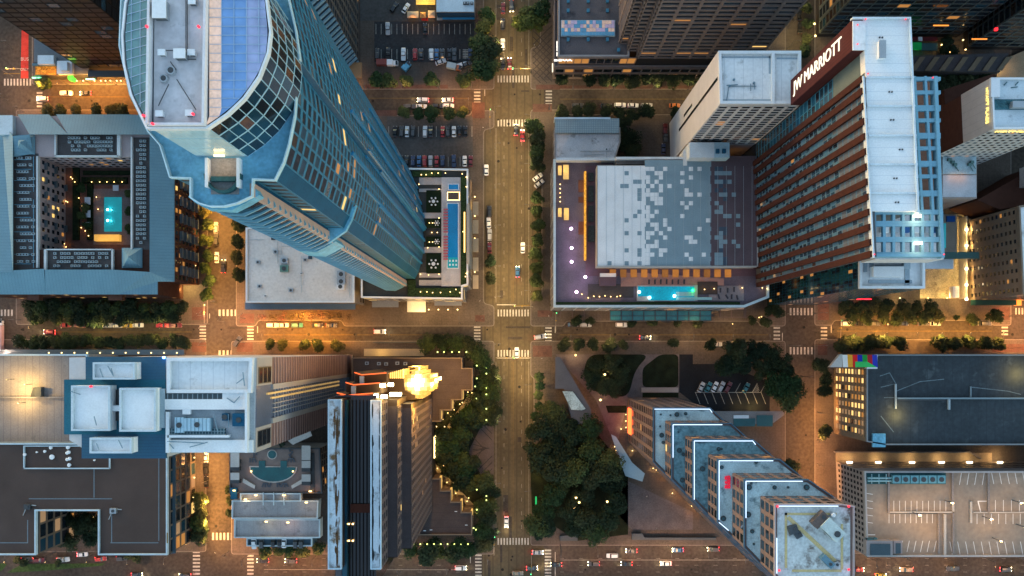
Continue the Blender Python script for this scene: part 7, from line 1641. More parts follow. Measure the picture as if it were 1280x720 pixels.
    t('stair_tower', rect(1083, 676, 1116, 694), zg, zg+3, wl2); t('stair_roof', rect(1088, 680, 1113, 694), zg+3, zg+3.3, mat('dark_slate_stair_roof', (.06, .09, .11), .8)); t('stair_tower', rect(1117, 676, 1128, 692), zg, zg+2.4, wl2); t('stair_roof', rect(1120, 679, 1126, 692), zg+2.4, zg+2.6, _M['dark_slate_stair_roof'])
    for x, y, pw in ((1140, 640, 1500), (1180, 625, 1000), (1160, 665, 900), (1228, 645, 1100), (1265, 625, 900), (1105, 640, 700), (1240, 672, 700), (1270, 655, 500)):
        q = G(x, y, zg); 
        light((q.x, q.y, zg+7), pw*1.3, (1, .54, .19), .4, parent=g)
        if x not in (1160, 1105): b = MB(); b.cyl((q.x, q.y), .14, zg, zg+6, 6); b.build('lamp_post', DSTEEL, g); b = MB(); b.box(q.x-.5, q.y-.2, zg+6, q.x+.5, q.y+.2, zg+6.3); b.build('lamp_head', STEEL, g)
    # lit ramp between the garages
    d = thing('lit_ramp', 'lit driveway ramp with low walls running between the two parking garages', 'ramp', (*XY(1150, 572), 0))
    def u(name, q, z0, z1, m): b = MB(); b.prism(PXY(q, z1), z0, z1); return b.build(name, m, d)
    u('ramp_wall', rect(1044, 564.5, 1212, 566), .14, 2.2, CONCD); u('ramp_floor', rect(1045, 566, 1240, 578), .14, .4, mat('ramp_concrete', (.30, .24, .17), .8, var=.2)); u('ramp_wall', [(1210, 564.5), (1212, 564), (1228, 573), (1226, 574)], .14, 2.2, CONCD)
    for x in (1062, 1098, 1140, 1177, 1212, 1250):
        q = G(x, 577.6, 3.4); b = MB(); b.box(q.x-1.1, q.y-.2, 3.2, q.x+1.1, q.y+.2, 3.6); b.build('ramp_lamp', BULBW, d); light((q.x, q.y+1.4, 3.2), 330, (1, .62, .22), .4)
    light(G(1250, 571, 5), 900, WARM, .5)
garages()

# ---------------------------------------------------------------- park, plaza and low structures
def park():
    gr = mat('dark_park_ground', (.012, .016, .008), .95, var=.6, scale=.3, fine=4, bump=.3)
    def gs(q, z, m): 
        mb = MB(); mb.poly([(x, y, z) for x, y in ccw(PXY(q))]); struct(mb, 'pavement', m)
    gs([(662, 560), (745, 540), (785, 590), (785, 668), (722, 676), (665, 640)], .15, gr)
    mauve = mat('mauve_paving', (.135, .112, .114), .85, var=.2, scale=.3, fine=3)
    gs([(694, 443), (812, 443), (850, 443), (850, 488), (800, 500), (785, 500), (770, 560), (745, 500)], .146, mauve)
    gs([(782, 600), (866, 640), (866, 662), (790, 662), (770, 640)], .15, mat('plaza_grey_mauve', (.12, .104, .106), .85, var=.25, scale=.25, fine=2, stain=((.10, .10, .11), .2, .6)))
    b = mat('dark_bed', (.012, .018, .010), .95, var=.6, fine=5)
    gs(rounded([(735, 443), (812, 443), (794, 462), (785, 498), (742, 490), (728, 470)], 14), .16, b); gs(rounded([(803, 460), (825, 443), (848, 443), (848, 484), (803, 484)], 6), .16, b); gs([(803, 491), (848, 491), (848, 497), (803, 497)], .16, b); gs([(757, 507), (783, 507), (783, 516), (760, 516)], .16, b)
    def it(name, lb, cat, pts, z0, z1, m, parts=()):
        t = thing(name, lb, cat, (*ctr(PXY(pts))[:2], z0))
        q = MB(); q.prism(PXY(pts, z1), z0, z1); q.build('roof', m, t)
        for nm, pp, a, c, m2 in parts: q = MB(); q.prism(PXY(pp, c), a, c); q.build(nm, m2, t)
        return t
    it('wedge_pavilion', 'grey wedge roofed pavilion with a lit edge pointing at the avenue corner of the park', 'pavilion', [(694, 446), (700, 446), (739, 512), (739, 530), (716, 530), (705, 486), (694, 486)], 7.5, 8, mat('slate_grey_roof', (.095, .10, .115), .8, var=.1), [('wall', [(695, 448), (699, 448), (737, 513), (737, 528), (718, 528), (706, 484), (695, 484)], .14, 7.5, mat('amber_lit_wall', (.35, .20, .08), .7)), ('roof_deck', [(703, 489), (716, 489.5), (732, 511), (727, 513), (714, 512)], 8, 8.6, mat('mottled_teal_deck', (.35, .46, .48), .7, var=.5, scale=.5, fine=3))])
    it('angular_canopy', 'pale blue angular canopy beside the dark park trees', 'canopy', [(764, 543), (770, 546), (790, 578), (806, 592), (803, 602), (782, 595), (774, 575)], 5.6, 6, mat('pale_blue_canopy', (.38, .48, .53), .5, var=.1), [('post', rect(780, 582, 781, 583), .14, 5.6, DSTEEL), ('post', rect(768, 550, 769, 551), .14, 5.6, DSTEEL), ('post', rect(799, 596, 800, 597), .14, 5.6, DSTEEL)])
    it('drive_shelter', 'tan roofed shelter with teal panels at the foot of the dark parking lot', 'shelter', [(885, 514), (980, 514), (980, 519), (965, 530), (915, 530)], 4, 4.5, CONCD, [('panel', rect(917, 519, 936, 523), 4.5, 4.8, WPAINT), ('panel', rect(917, 523, 944, 533), 4.5, 4.7, mat('deep_teal_panel', (.02, .10, .11), .5)), ('panel', rect(946, 519, 966, 533), 4.5, 4.75, _M['deep_teal_panel'])])
    light(G(945, 511, 4), 1100, YEL, .5); light(G(925, 509, 3), 200, YEL, .4)
    it('long_bench', 'long pale bench wall across the dark planted bed of the park', 'bench', [(802, 484.5), (848, 484.5), (848, 490.5), (802, 490.5)], .16, 1.0, mat('pale_bench_wall', (.32, .28, .27), .8))
    it('retaining_wall', 'dark blue grey retaining wall along the plaza above the boulevard', 'wall', [(790, 667), (803, 667), (806, 672), (895, 672), (895, 675), (790, 675)], .14, 1.6, mat('blue_grey_wall', (.07, .085, .10), .7))
    it('low_wall', 'thin dark planter wall beside the dark park trees', 'wall', [(700, 670), (722, 668), (722, 676), (700, 676)], .14, 1.2, _M['blue_grey_wall'])
    for x, y, pw, c in ((719.5, 444, 900, WARM), (756, 468, 420, WARM), (750.5, 500, 350, WARM), (723, 593, 160, WARM), (753, 585, 80, WARM), (759, 593, 80, WARM), (724, 628, 170, WARM), (718, 635, 60, WARM), (759, 627, 60, WARM), (720, 622, 60, WARM)):
        q = G(x, y, 9 if y > 550 or x == 756 else 5); wall_lamp_pole(q); light(q+Vector((0, 0, -.9)), pw, c, .3)
    for t in range(5): light(G(716+t*6.5, 474+t*12, 3), 90, ORANGE, .4)
    for x, y in ((768, 558), (770, 563), (772, 568), (775, 576), (812, 574), (800, 556), (802, 560)): lamp_post(x, y, .15, .9, True, 45)
    light(G(712, 535, 2.5), 160, ORANGE, .4); light(G(673, 596, 3), 300, YEL, .4); light(G(675, 632, 3), 160, ORANGE, .4)
    gl = MB(); q = G(670, 626, 4); gl.box(q.x-.3, q.y-1.6, 3, q.x+.3, q.y+1.6, 5); tag(gl.build('green_sign', glow('green_sign_light', (.02, .8, .2), .35)), 'small green lit vertical sign beside the avenue trees of the park', 'sign')
def wall_lamp_pole(q):
    if 'pole' not in PROTO:
        t = thing('park_lamp', 'park lamp glowing among the trees and paths of the dark park', 'street lamp', (0, 0, 0), 'glowing park lamps')
        b = MB(); b.cyl((0, 0), .09, -q.z, 0, 6); b.build('pole', DSTEEL, t); b = MB(); b.cyl((0, 0), .3, 0, .2, 8, r1=.45); b.cyl((0, 0), .45, .2, .5, 8, r1=.2); b.build('globe', BULB, t); PROTO['pole'] = t; t.location = q
    else:
        t = dup(PROTO['pole'], q)
        p0 = [c for c in t.children if c.name.startswith('pole')][0]; p0.scale = (1, 1, q.z/9.0 if PROTO.get('h') == 9 else q.z/5.0)
park()
# ================================================================ trees
BARK = mat('bark', (.09, .06, .045), .9, var=.3, fine=6)
def leaf_mat(name, col):
    m = mat(name, col, .75, var=.5, scale=2.6, fine=7, spec=.25, tint=.5); return m
LEAF = leaf_mat('tree_leaves', (.036, .058, .016)); LEAFD = leaf_mat('dark_tree_leaves', (.017, .030, .011)); LEAFY = leaf_mat('lamplit_tree_leaves', (.072, .090, .018)); LEAFB = leaf_mat('thin_brown_leaves', (.12, .075, .05))  # yellowish leaves have lamplight painted into their colour
def crown_mesh(seed, n, lsz, m, squash=.75, gap=.25):
    rnd = random.Random(seed); mb = MB(); lobes = []
    for k in range(9):
        a = rnd.uniform(0, 6.283); d = rnd.uniform(.15, .62); lobes.append((Vector((d*math.cos(a), d*math.sin(a), rnd.uniform(-.2, .35)*squash)), rnd.uniform(.32, .55)))
    lobes.append((Vector((0, 0, .15)), .6))
    for k in range(n):
        c, r_ = lobes[k % len(lobes)]
        while True:
            v = Vector((rnd.gauss(0, 1), rnd.gauss(0, 1), rnd.gauss(0, 1)))
            if v.length > .01: break
        v.normalize(); q = c+v*r_*rnd.uniform(.55, 1.02)
        q.z *= 1.0
        nn = (v+Vector((rnd.uniform(-.8, .8), rnd.uniform(-.8, .8), rnd.uniform(-.2, 1.0)))).normalized()
        u = nn.orthogonal().normalized(); t = nn.cross(u); an = rnd.uniform(0, 6.28); u, t = u*math.cos(an)+t*math.sin(an), t*math.cos(an)-u*math.sin(an)
        s = lsz*rnd.uniform(.6, 1.25); mb.poly([q-u*s-t*s*.35, q-t*s*.7, q+u*s-t*s*.2, q+u*s*.5+t*s*.65, q-u*s*.5+t*s*.6])
    return mb
def make_tree(name, seed, n, lsz, m):
    t = thing(name, 'tree', 'tree', (0, 0, 0))
    cm = crown_mesh(seed, n, lsz, m); cm.v = [(x, y, z*.85+1.25) for x, y, z in cm.v]; cm.build('crown', m, t)
    b = MB(); b.cyl((0, 0), .045, 0, .75, 7, r1=.028)
    rnd = random.Random(seed)
    for k in range(6):
        a = k*1.047+rnd.uniform(-.3, .3); b.tube((0, 0, .55+.05*k), (.45*math.cos(a), .45*math.sin(a), 1.15+.08*k), .014, n=5); b.tube((.25*math.cos(a), .25*math.sin(a), .9+.04*k), (.5*math.cos(a+.6), .5*math.sin(a+.6), 1.3+.05*k), .009, n=4)
    b.tube((0, 0, .7), (0, 0, 1.5), .02, n=5); b.build('trunk', BARK, t)
    return t
TP = {}
for kind, m, n, lsz in (('street', LEAF, 1500, .10), ('dark', LEAFD, 1500, .10), ('lit', LEAFY, 1300, .10), ('bare', LEAFB, 260, .06)):
    TP[kind] = [make_tree('street_tree', 10*i+len(kind), n, lsz, m) for i in range(3)]
for kind, m in (('big', LEAF), ('bigdark', LEAFD)): TP[kind] = [make_tree('shade_tree', 100+10*i+len(kind), 2600, .058, m) for i in range(3)]
used = set()
def tree(kind, px, py, dia, label, group=None, h=None):
    i = random.randrange(3); key = (kind, i); P_ = TP[kind][i]
    r_ = dia/2/3.0*(1.18 if kind not in ('big', 'bigdark') else 1.02)                       # crown radius in metres at crown height
    hz = r_*1.7 if h is None else h
    s = (H-hz*.8)/F; loc = Vector(((px-U0)*s, -(py-V0)*s, .14)); rz = random.uniform(0, 6.28)
    scl = (r_*random.uniform(.94, 1.06), r_*random.uniform(.94, 1.06), r_*random.uniform(.9, 1.1))
    if key not in used: P_.location = loc; P_.rotation_euler = (0, 0, rz); P_.scale = scl; P_['label'] = label; used.add(key); o = P_
    else: o = dup(P_, loc, rz, scl, label=label)
    if group: o['group'] = group
    return o
SZ = lambda d: 'small' if d < 14 else ('mid sized' if d < 20 else ('broad' if d < 30 else 'very broad'))
CN = {'street': 'green', 'dark': 'dark green', 'lit': 'yellowish lit', 'bare': 'thin brownish', 'big': 'broad green', 'bigdark': 'dark'}
def row(kind, pts, dia, desc, ref, jit=1.0):
    seen = {}
    for k, (x, y) in enumerate(pts):
        d = dia*random.uniform(.9, 1.12); kd = kind if isinstance(kind, str) else kind[k % len(kind)]; cn = seen.get(kd, 0); seen[kd] = cn+1
        tree(kd, x+random.uniform(-jit, jit), y+random.uniform(-jit, jit), d, f'{ORD[cn]} {CN[kd]} tree from {ref} {desc}', 'trees '+desc)
row('street', [(471, 100), (487, 101), (507, 100), (541, 98), (580, 99)], 19, 'below the upper parking lot', 'the skyscraper')
row(('street', 'dark'), [(600, 52), (605, 72), (602, 90), (612, 62), (613, 84)], 27, 'in the cluster beside the upper parking lot', 'the top')
row('lit', [(610, 18), (608, 31)], 24, 'beside the pale blue shop roof', 'the top')
row('street', [(506, 142), (523, 141), (541, 142), (560, 142), (577, 140)], 18, 'above the middle parking lot', 'the skyscraper')
row('dark', [(702, 97), (735, 100), (753, 99), (772, 100), (790, 101), (810, 98), (825, 100), (845, 98), (862, 97), (880, 97)], 19, 'in front of the concrete tower', 'the avenue')
row('dark', [(702, 141), (722, 140), (738, 138), (757, 138), (773, 141), (792, 143), (808, 140), (843, 142)], 18, 'above the small white roofed building', 'the avenue')
row('bigdark', [(777, 152), (786, 170), (791, 188), (776, 176)], 30, 'in the dark yard behind the hotel podium', 'the top')
row(('street', 'lit'), [(661, 15), (656, 30), (680, 12), (672, 28)], 25, 'beside the diamond plaza', 'the kerb')
row(('street', 'dark'), [(669, 157), (673, 174), (672, 186), (674, 206)], 22, 'beside the small white roofed building', 'the crossing')
row('street', [(671, 247), (671, 265), (671, 283), (671, 300), (671, 318), (671, 333), (671, 350), (671, 370)], 17, 'along the avenue beside the hotel terrace', 'the top')
row('dark', [(612, 327), (612, 348)], 16, 'along the avenue beside the roof pool podium', 'the parked cars')
row('dark', [(720, 401), (738, 402), (790, 403), (815, 403), (845, 403), (870, 402), (940, 401), (958, 401)], 13, 'under the edge of the teal glass canopy', 'the avenue')
row('dark', [(691, 385)], 10, 'at the hotel corner by the avenue', 'the crossing')
row('dark', [(705, 430), (724, 431), (742, 431), (761, 431), (779, 431), (841, 430), (888, 430)], 16, 'along the pavement above the park lawn', 'the avenue')
row('bigdark', [(920, 440), (945, 438), (965, 446), (930, 456), (955, 462), (908, 456), (978, 456)], 36, 'crowding the dark parking lot', 'the park')
row('big', [(990, 485), (983, 500), (972, 480)], 42, 'beside the side street by the dark parking lot', 'the top')
row('dark', [(1027, 455), (1031, 474), (1030, 490), (1031, 540), (990, 580)], 20, 'along the glowing window garage side street', 'the top')
row('dark', [(1059, 384), (1075, 384), (1095, 383), (1109, 384), (1127, 384), (1146, 384), (1163, 384)], 18, 'in the upper neon bar row', 'the side street')
row('dark', [(1067, 396), (1085, 396), (1105, 397), (1120, 397), (1140, 396), (1156, 396), (1173, 396), (1217, 399), (1244, 397)], 18, 'in the lower neon bar row', 'the side street')
row('dark', [(964, 389), (972, 387)], 15, 'at the corner below the teal glass hotel base', 'the canopy')
row('dark', [(1052, 430), (1068, 429), (1088, 430), (1103, 430), (1124, 429), (1174, 430), (1193, 431), (1212, 429), (1231, 430), (1249, 430)], 20, 'beside the rainbow mural garage', 'the side street')
row(('dark', 'street'), [(36+k*16, 384+(k % 2)*2) for k in range(13)], 20, 'in the upper row below the courtyard block', 'the picture edge')
row('dark', [(40+k*16, 397+(k % 2)) for k in range(12)], 20, 'in the lower row below the courtyard block', 'the picture edge')
row('dark', [(28+k*13.5, 427+(k % 2)) for k in range(16)], 18, 'in front of the long slate canopy', 'the picture edge')
row('dark', [(338, 431), (354, 431), (382, 431), (396, 432), (422, 431)], 15, 'beside the pink striped tower side', 'the side street')
row('bare', [(328+k*12, 395+(k % 2)*2) for k in range(10)], 14, 'under the slate blue awning', 'the side street')
row(('lit', 'street'), [(257, 265), (260, 282), (257, 300), (259, 318), (257, 336), (260, 352), (259, 368)], 18, 'along the brick side of the courtyard block', 'the skyscraper')
row('dark', [(299, 283), (298, 302), (297, 322), (300, 342)], 19, 'beside the white roofed block', 'the skyscraper')
row(('street', 'dark'), [(248, 628), (253, 642), (247, 655), (251, 668)], 22, 'beside the brown roofed office', 'the top')
row('dark', [(288, 612), (287, 627), (288, 640)], 11, 'beside the half moon pool podium', 'the top')
row('dark', [(60, 138), (75, 138), (95, 139), (120, 138), (140, 136), (155, 140)], 17, 'above the courtyard block roof', 'the picture edge')
row('street', [(54, 105)], 22, 'at the corner below the amber terrace', 'the crossing')
for i, (x, y) in enumerate(((95, 232), (100, 258), (103, 280), (97, 268), (157, 240), (157, 262), (157, 284))):
    o = tree('street', x, y, 12, f'small green tree, {ORD[i]} of those in the courtyard beside the turquoise pool', 'courtyard pool trees', h=12); s = (H-14)/F; o.location = ((x-U0)*s, -(y-V0)*s, 7)
row(('big', 'bigdark'), [(535, 431), (553, 428), (572, 431), (588, 434), (600, 443)], 30, 'in the plaza row along the middle street', 'the blazing crown')
row(('big', 'bigdark'), [(604, 456), (614, 470), (613, 488), (611, 506), (603, 520), (616, 518), (600, 478), (598, 500)], 30, 'along the avenue beside the upper dark podium', 'the crossing')
row(('big', 'bigdark'), [(602, 600), (613, 612), (615, 630), (611, 648), (602, 664), (612, 668), (600, 632), (604, 682)], 30, 'along the avenue beside the zigzag lit podium', 'the chevron paving')
row(('big', 'dark'), [(515, 690), (531, 693), (549, 690), (568, 692), (586, 688), (540, 684), (575, 682)], 26, 'in the row below the zigzag lit podium', 'the dark tower')
row(('street', 'dark'), [(562, 557), (557, 570), (572, 566), (574, 600), (583, 590), (555, 545), (580, 575), (590, 582), (566, 548), (580, 556), (578, 543), (590, 524), (583, 516), (578, 528), (592, 604), (566, 590), (548, 560)], 24, 'in the lamp lit plaza garden', 'the dark tower')
row('street', [(331, 688), (347, 686), (360, 689), (378, 688), (397, 686)], 18, 'below the stepped parking decks', 'the side street')
PK = [(690, 510), (676, 535), (695, 548), (718, 545), (742, 535), (738, 560), (762, 572), (672, 568), (692, 588), (716, 590), (740, 600), (765, 608), (772, 630), (758, 648), (735, 648), (714, 640), (692, 622), (678, 640), (680, 660), (670, 652), (720, 660), (744, 662), (705, 570), (750, 585), (730, 620), (700, 605), (762, 590), (700, 530)]
GC = {}
for k, (x, y) in enumerate(sorted(PK, key=lambda p: p[1])):
    near = 'the avenue' if x < 700 else ('the grey plaza' if x > 748 else 'the grove middle'); up = 'upper' if y < 570 else ('central' if y < 620 else 'lower'); GC[up+near] = GC.get(up+near, 0)+1
    tree('bigdark' if k % 3 else 'big', x+random.uniform(-2, 2), y+random.uniform(-2, 2), random.uniform(34, 46), f'broad {up} grove tree near {near}, {ORD[GC[up+near]-1]} from the wedge roof', 'trees of the dark park grove')
row('bigdark', [(745, 458), (764, 453), (776, 470), (756, 482), (742, 474), (770, 484)], 30, 'on the round dark lawn of the park', 'the avenue')
row('dark', [(1178, 103), (1192, 104), (1207, 102), (1222, 100), (1235, 97)], 19, 'in the hedge row above the white panelled hotel', 'the hotel')
row('dark', [(1007, 12), (1011, 28), (1006, 50), (1004, 64), (1184, 50), (1189, 64), (1181, 60)], 15, 'in the dark gaps behind the lettered slab', 'the top')
row('bigdark', [(84, 650), (100, 660), (112, 672), (88, 676), (118, 654), (72, 672), (104, 648)], 28, 'in the notched courtyard of the brown roofed office', 'the lit windows')
row(('dark',), [(20, 700), (30, 702), (74, 703), (160, 697), (172, 697)], 11, 'by the side road below the brown office', 'the picture edge')
row('dark', [(815, 398), (1195, 397)], 9, 'standing alone at the kerb of the middle street', 'the avenue')
# palms on the avenue
pm = MB(); rnd = random.Random(5)
for k in range(22):
    a = k*2.399; el = rnd.uniform(-.5, .5); L = rnd.uniform(1.5, 2.1); pts = []
    for t in range(5):
        f = t/4; pts.append(Vector((L*f*math.cos(a), L*f*math.sin(a), el*L*f-.9*f*f+6.0)))
    sd = Vector((-math.sin(a), math.cos(a), 0))
    for t in range(4):
        w0, w1 = (.10+.22*math.sin(math.pi*(t/4)))*1.0, (.10+.22*math.sin(math.pi*((t+1)/4)))*(1 if t < 3 else .2)
        pm.quad(pts[t]-sd*w0, pts[t+1]-sd*w1, pts[t+1]+Vector((0, 0, .08)), pts[t]+Vector((0, 0, .08))); pm.quad(pts[t]+Vector((0, 0, .08)), pts[t+1]+Vector((0, 0, .08)), pts[t+1]+sd*w1, pts[t]+sd*w0)
t = thing('palm_tree', '', 'palm tree', (0, 0, 0)); pm.build('crown', LEAF, t); b = MB(); b.cyl((0, 0), .22, 0, 6.0, 8, r1=.15); b.build('trunk', BARK, t)
for k, (x, y) in enumerate(((674, 471), (675, 482), (673, 494), (674, 508), (669, 520), (667, 560))):
    loc = Vector((*XY(x, y, 5), .14)); lb = f'spiky palm tree, {ORD[k]} from the crossing along the avenue beside the wedge roof'
    if k == 0: t.location = loc; t['label'] = lb; t['group'] = 'palms along the avenue'; t.scale = (1.25, 1.25, 1)
    else: dup(t, loc, k*1.1, (1.2, 1.2, 1), label=lb, group='palms along the avenue')
    if k % 2 == 0: light(G(x+3, y+4, 1.5), 110, YEL, .3)

# ================================================================ cars
CARC = {'white': (.74, .75, .76), 'black': (.014, .014, .016), 'dark grey': (.06, .062, .066), 'silver': (.42, .43, .45), 'red': (.36, .02, .018), 'maroon': (.12, .012, .014), 'navy': (.015, .03, .09), 'blue': (.03, .13, .30), 'teal': (.03, .16, .19), 'yellow': (.5, .34, .03), 'orange': (.45, .12, .02), 'green': (.03, .10, .05), 'tan': (.30, .23, .16)}
CM = {}
for n_, c_ in CARC.items():
    m = mat('car_paint_'+n_.replace(' ', '_'), c_, .28, .0, var=.04); m.node_tree.nodes['Principled BSDF'].inputs['Coat Weight'].default_value = .6; CM[n_] = m
CGL = mat('car_glass', (.012, .015, .018), .08, var=0, spec=.8); TYRE = mat('tyre_rubber', (.018, .018, .018), .85, var=0)
HL0 = mat('headlight_lens', (.6, .6, .62), .2, var=0); TL0 = mat('taillight_lens', (.25, .01, .01), .3, var=0); HL1 = glow('headlight_on', (1, .80, .42), 24); TL1 = glow('taillight_on', (1, .03, .03), 12)
def make_car(kind):
    t = thing('car', 'car', 'car', (0, 0, 0)); Lh, Wh = 2.3, .92
    if kind == 'suv': Lh, Wh, top, c0, c1, r0, r1 = 2.4, .97, 1.72, .95, -2.15, .35, -1.95
    elif kind == 'pickup': Lh, Wh, top, c0, c1, r0, r1 = 2.7, 1.0, 1.78, 1.0, -.75, .45, -.6
    else: Lh, Wh, top, c0, c1, r0, r1 = 2.3, .92, 1.43, .95, -1.75, .25, -1.15
    b = MB(); zb = .32; zm = .62; zt = .92 if kind == 'sedan' else 1.02
    secs = [(-Lh, .80, .45, .78), (-Lh*.94, .93, zb, .93), (-Lh*.6, 1, zb, 1.0), (0, 1, zb, 1.0), (Lh*.6, 1, zb, .98), (Lh*.9, .92, zb, .86), (Lh, .74, .42, .68)]
    pr = []
    for x, wf, z0, zf in secs:
        w_ = Wh*wf; z1 = zt*zf; pr.append([(x, -w_, z0), (x, w_, z0), (x, w_, z0+(z1-z0)*.65), (x, w_*.90, z1), (x, -w_*.90, z1), (x, -w_, z0+(z1-z0)*.65)])
    for s0, s1 in zip(pr, pr[1:]):
        for k in range(6): j = (k+1) % 6; b.quad(s0[k], s0[j], s1[j], s1[k])
    b.poly(pr[0][::-1]); b.poly(pr[-1]); 
    if kind == 'pickup':
        b.box(-2.5, -.78, zt, -.8, -.70, zt+.08); b.box(-2.5, .70, zt, -.8, .78, zt+.08)
    b.build('body', CM['white'], t)
    b = MB(); wt_ = Wh*.70; wb = Wh*.88; z0 = zt-.05
    b.hexa([(c1, -wb, z0), (c0, -wb, z0), (c0, wb, z0), (c1, wb, z0), (r1, -wt_, top-.06), (r0, -wt_, top-.06), (r0, wt_, top-.06), (r1, wt_, top-.06)]); b.build('windows', CGL, t)
    b = MB(); b.hexa([(r1-.05, -wt_-.03, top-.07), (r0+.05, -wt_-.03, top-.07), (r0+.05, wt_+.03, top-.07), (r1-.05, wt_+.03, top-.07), (r1+.08, -wt_+.1, top), (r0-.1, -wt_+.1, top), (r0-.1, wt_-.1, top), (r1+.08, wt_-.1, top)]); b.build('roof', CM['white'], t)
    for x in (-Lh*.62, Lh*.60):
        for y in (-1, 1):
            b = MB(); b.tube((x, y*(Wh-.2), .33), (x, y*(Wh+.01), .33), .33, n=12); b.build('wheel', TYRE, t)
    for y in (-1, 1):
        b = MB(); b.box(Lh-.22, y*Wh*.62-.2, .52, Lh+.02, y*Wh*.62+.2, .70); b.build('headlight', HL0, t); b = MB(); b.box(-Lh-.02, y*Wh*.66-.18, .58, -Lh+.2, y*Wh*.66+.18, .80); b.build('taillight', TL0, t)
    return t
CP = {k: make_car(k) for k in ('sedan', 'suv', 'pickup')}; cused = set()
def car(px, py, ang, col, label, group, z=.01, kind=None, on=False, brake=False):
    kind = kind or random.choices(['sedan', 'suv', 'pickup'], [5, 4, .8])[0]
    loc = G(px, py, z); mats = {'body': CM[col], 'roof': CM[col]}
    if on: mats['headlight'] = HL1; mats['taillight'] = TL1
    if brake: mats['taillight'] = TL1
    P_ = CP[kind]
    if kind not in cused:
        cused.add(kind); o = P_; o.location = loc; o.rotation_euler = (0, 0, R(ang)); o['label'] = label
        CSRC[kind] = dict(mats)
        FIRST[kind] = (o, mats)
    else: o = dup(P_, loc, R(ang), label=label, mats=mats)
    if group: o['group'] = group
    if on:
        d = Vector((math.cos(R(ang)), math.sin(R(ang)), 0)); light(loc+d*4.2+Vector((0, 0, 1.0)), 55, (1, .78, .45), .2, name='headlight_beam'); light(loc-d*3.4+Vector((0, 0, .8)), 16, (1, .06, .05), .2, name='taillight_beam')
    return o
CSRC = {}; FIRST = {}
def carrow(pts, ang, desc, ref, z=.01, **kw):
    cnt = {}
    for x, y, c in pts:
        cnt[c] = cnt.get(c, 0)+1
    seen = {}
    for x, y, c in pts:
        seen[c] = seen.get(c, 0)+1
        lb = f'{c} car parked {desc}' if cnt[c] == 1 else f'{ORD[seen[c]-1]} {c} car from {ref} {desc}'
        car(x, y, ang+random.uniform(-2, 2), c, lb, 'cars parked '+desc, z, **kw)
def yrow(y, s): return [(x, y, c) for x, c in s]
carrow(yrow(36.5, ((485, 'silver'), (531.5, 'black'))), 90, 'in the upper stalls of the upper parking lot', 'the skyscraper', .16)
carrow(yrow(68.5, ((472, 'dark grey'), (485.5, 'black'), (504.5, 'white'), (519, 'red'), (526.5, 'dark grey'), (539.5, 'white'), (546, 'blue'), (552.5, 'dark grey'), (562, 'black'), (568, 'dark grey'), (588, 'navy'))), 90, 'in the lower stalls of the upper parking lot', 'the skyscraper', .16)
carrow([(493, 10, 'black'), (507.5, 11, 'white')], 58, 'at a slant above the upper parking lot', 'the skyscraper', .16)
carrow([(551, 78, 'silver'), (577, 82, 'white'), (583, 81, 'dark grey')], 20, 'beside the box truck below the upper parking lot', 'the skyscraper', .16)
carrow(yrow(165, ((494, 'black'), (502.3, 'dark grey'), (509, 'white'), (516.5, 'dark grey'), (531.5, 'white'), (538.5, 'dark grey'), (553.5, 'red'), (560, 'dark grey'), (567.5, 'white'), (574.5, 'black'), (582, 'black'))), 90, 'in the upper row of the middle parking lot', 'the skyscraper', .16)
carrow(yrow(202, ((501, 'black'), (508.5, 'black'), (516.5, 'navy'), (524, 'blue'), (531, 'red'), (538.5, 'silver'), (546, 'red'), (553.5, 'navy'), (567.5, 'navy'), (581, 'white'), (588.5, 'maroon'))), 90, 'along the roof pool podium wall', 'the skyscraper', .16)
carrow([(512.5, 133.5, 'dark grey'), (527, 133.5, 'white'), (547, 133, 'black'), (560.5, 133, 'white')], 0, 'at the kerb above the middle parking lot', 'the skyscraper')
carrow([(612, 265, 'black'), (611, 279, 'white'), (612, 294, 'silver'), (612, 310, 'maroon'), (608, 213, 'white')], 90, 'at the avenue kerb beside the roof pool podium', 'the lower end')
carrow([(722, 132.5, 'dark grey'), (757, 132.5, 'black'), (775, 132, 'white'), (791, 132.3, 'white'), (808, 132.5, 'silver'), (843, 132.5, 'orange')], 0, 'at the kerb above the small white roofed building', 'the avenue')
carrow([(672, 222, 'white'), (674, 230, 'silver')], 38, 'at a slant in the avenue bay beside the hotel terrace', 'the top')
carrow([(715.5, 406, 'black'), (732, 406, 'silver'), (776.5, 406, 'white')], 0, 'at the kerb by the teal glass canopy', 'the avenue')
carrow([(341, 406.5, 'white'), (354.5, 406.5, 'white'), (372, 406.5, 'teal'), (397, 406.5, 'black'), (414.5, 406.8, 'dark grey')], 0, 'at the kerb below the slate blue awning', 'the side street')
carrow([(83, 406.5, 'red'), (101, 407, 'maroon'), (119, 406.5, 'navy'), (134, 406.5, 'white'), (149, 407, 'white'), (160, 407, 'yellow'), (173.5, 406.5, 'white'), (204, 406.8, 'red'), (220, 406.8, 'maroon')], 0, 'at the kerb below the courtyard block', 'the picture edge')
carrow([(1057.5, 404.5, 'white'), (1075, 404.5, 'black'), (1092, 404.5, 'dark grey'), (1113, 404.5, 'black'), (1128, 404.5, 'navy'), (1153, 404.5, 'dark grey'), (1168, 404.5, 'silver'), (1218, 404.3, 'black'), (1231, 404.3, 'dark grey')], 0, 'at the kerb below the neon bar trees', 'the side street')
carrow([(271.5, 322, 'white'), (270.5, 285, 'silver'), (270.8, 300, 'dark grey')], 90, 'at the side street kerb by the brick courtyard block', 'the lower end')
carrow([(258.5, 571, 'white'), (258.3, 585.5, 'black'), (258.3, 602, 'black')], 90, 'at the side street kerb by the brown roofed office', 'the top')
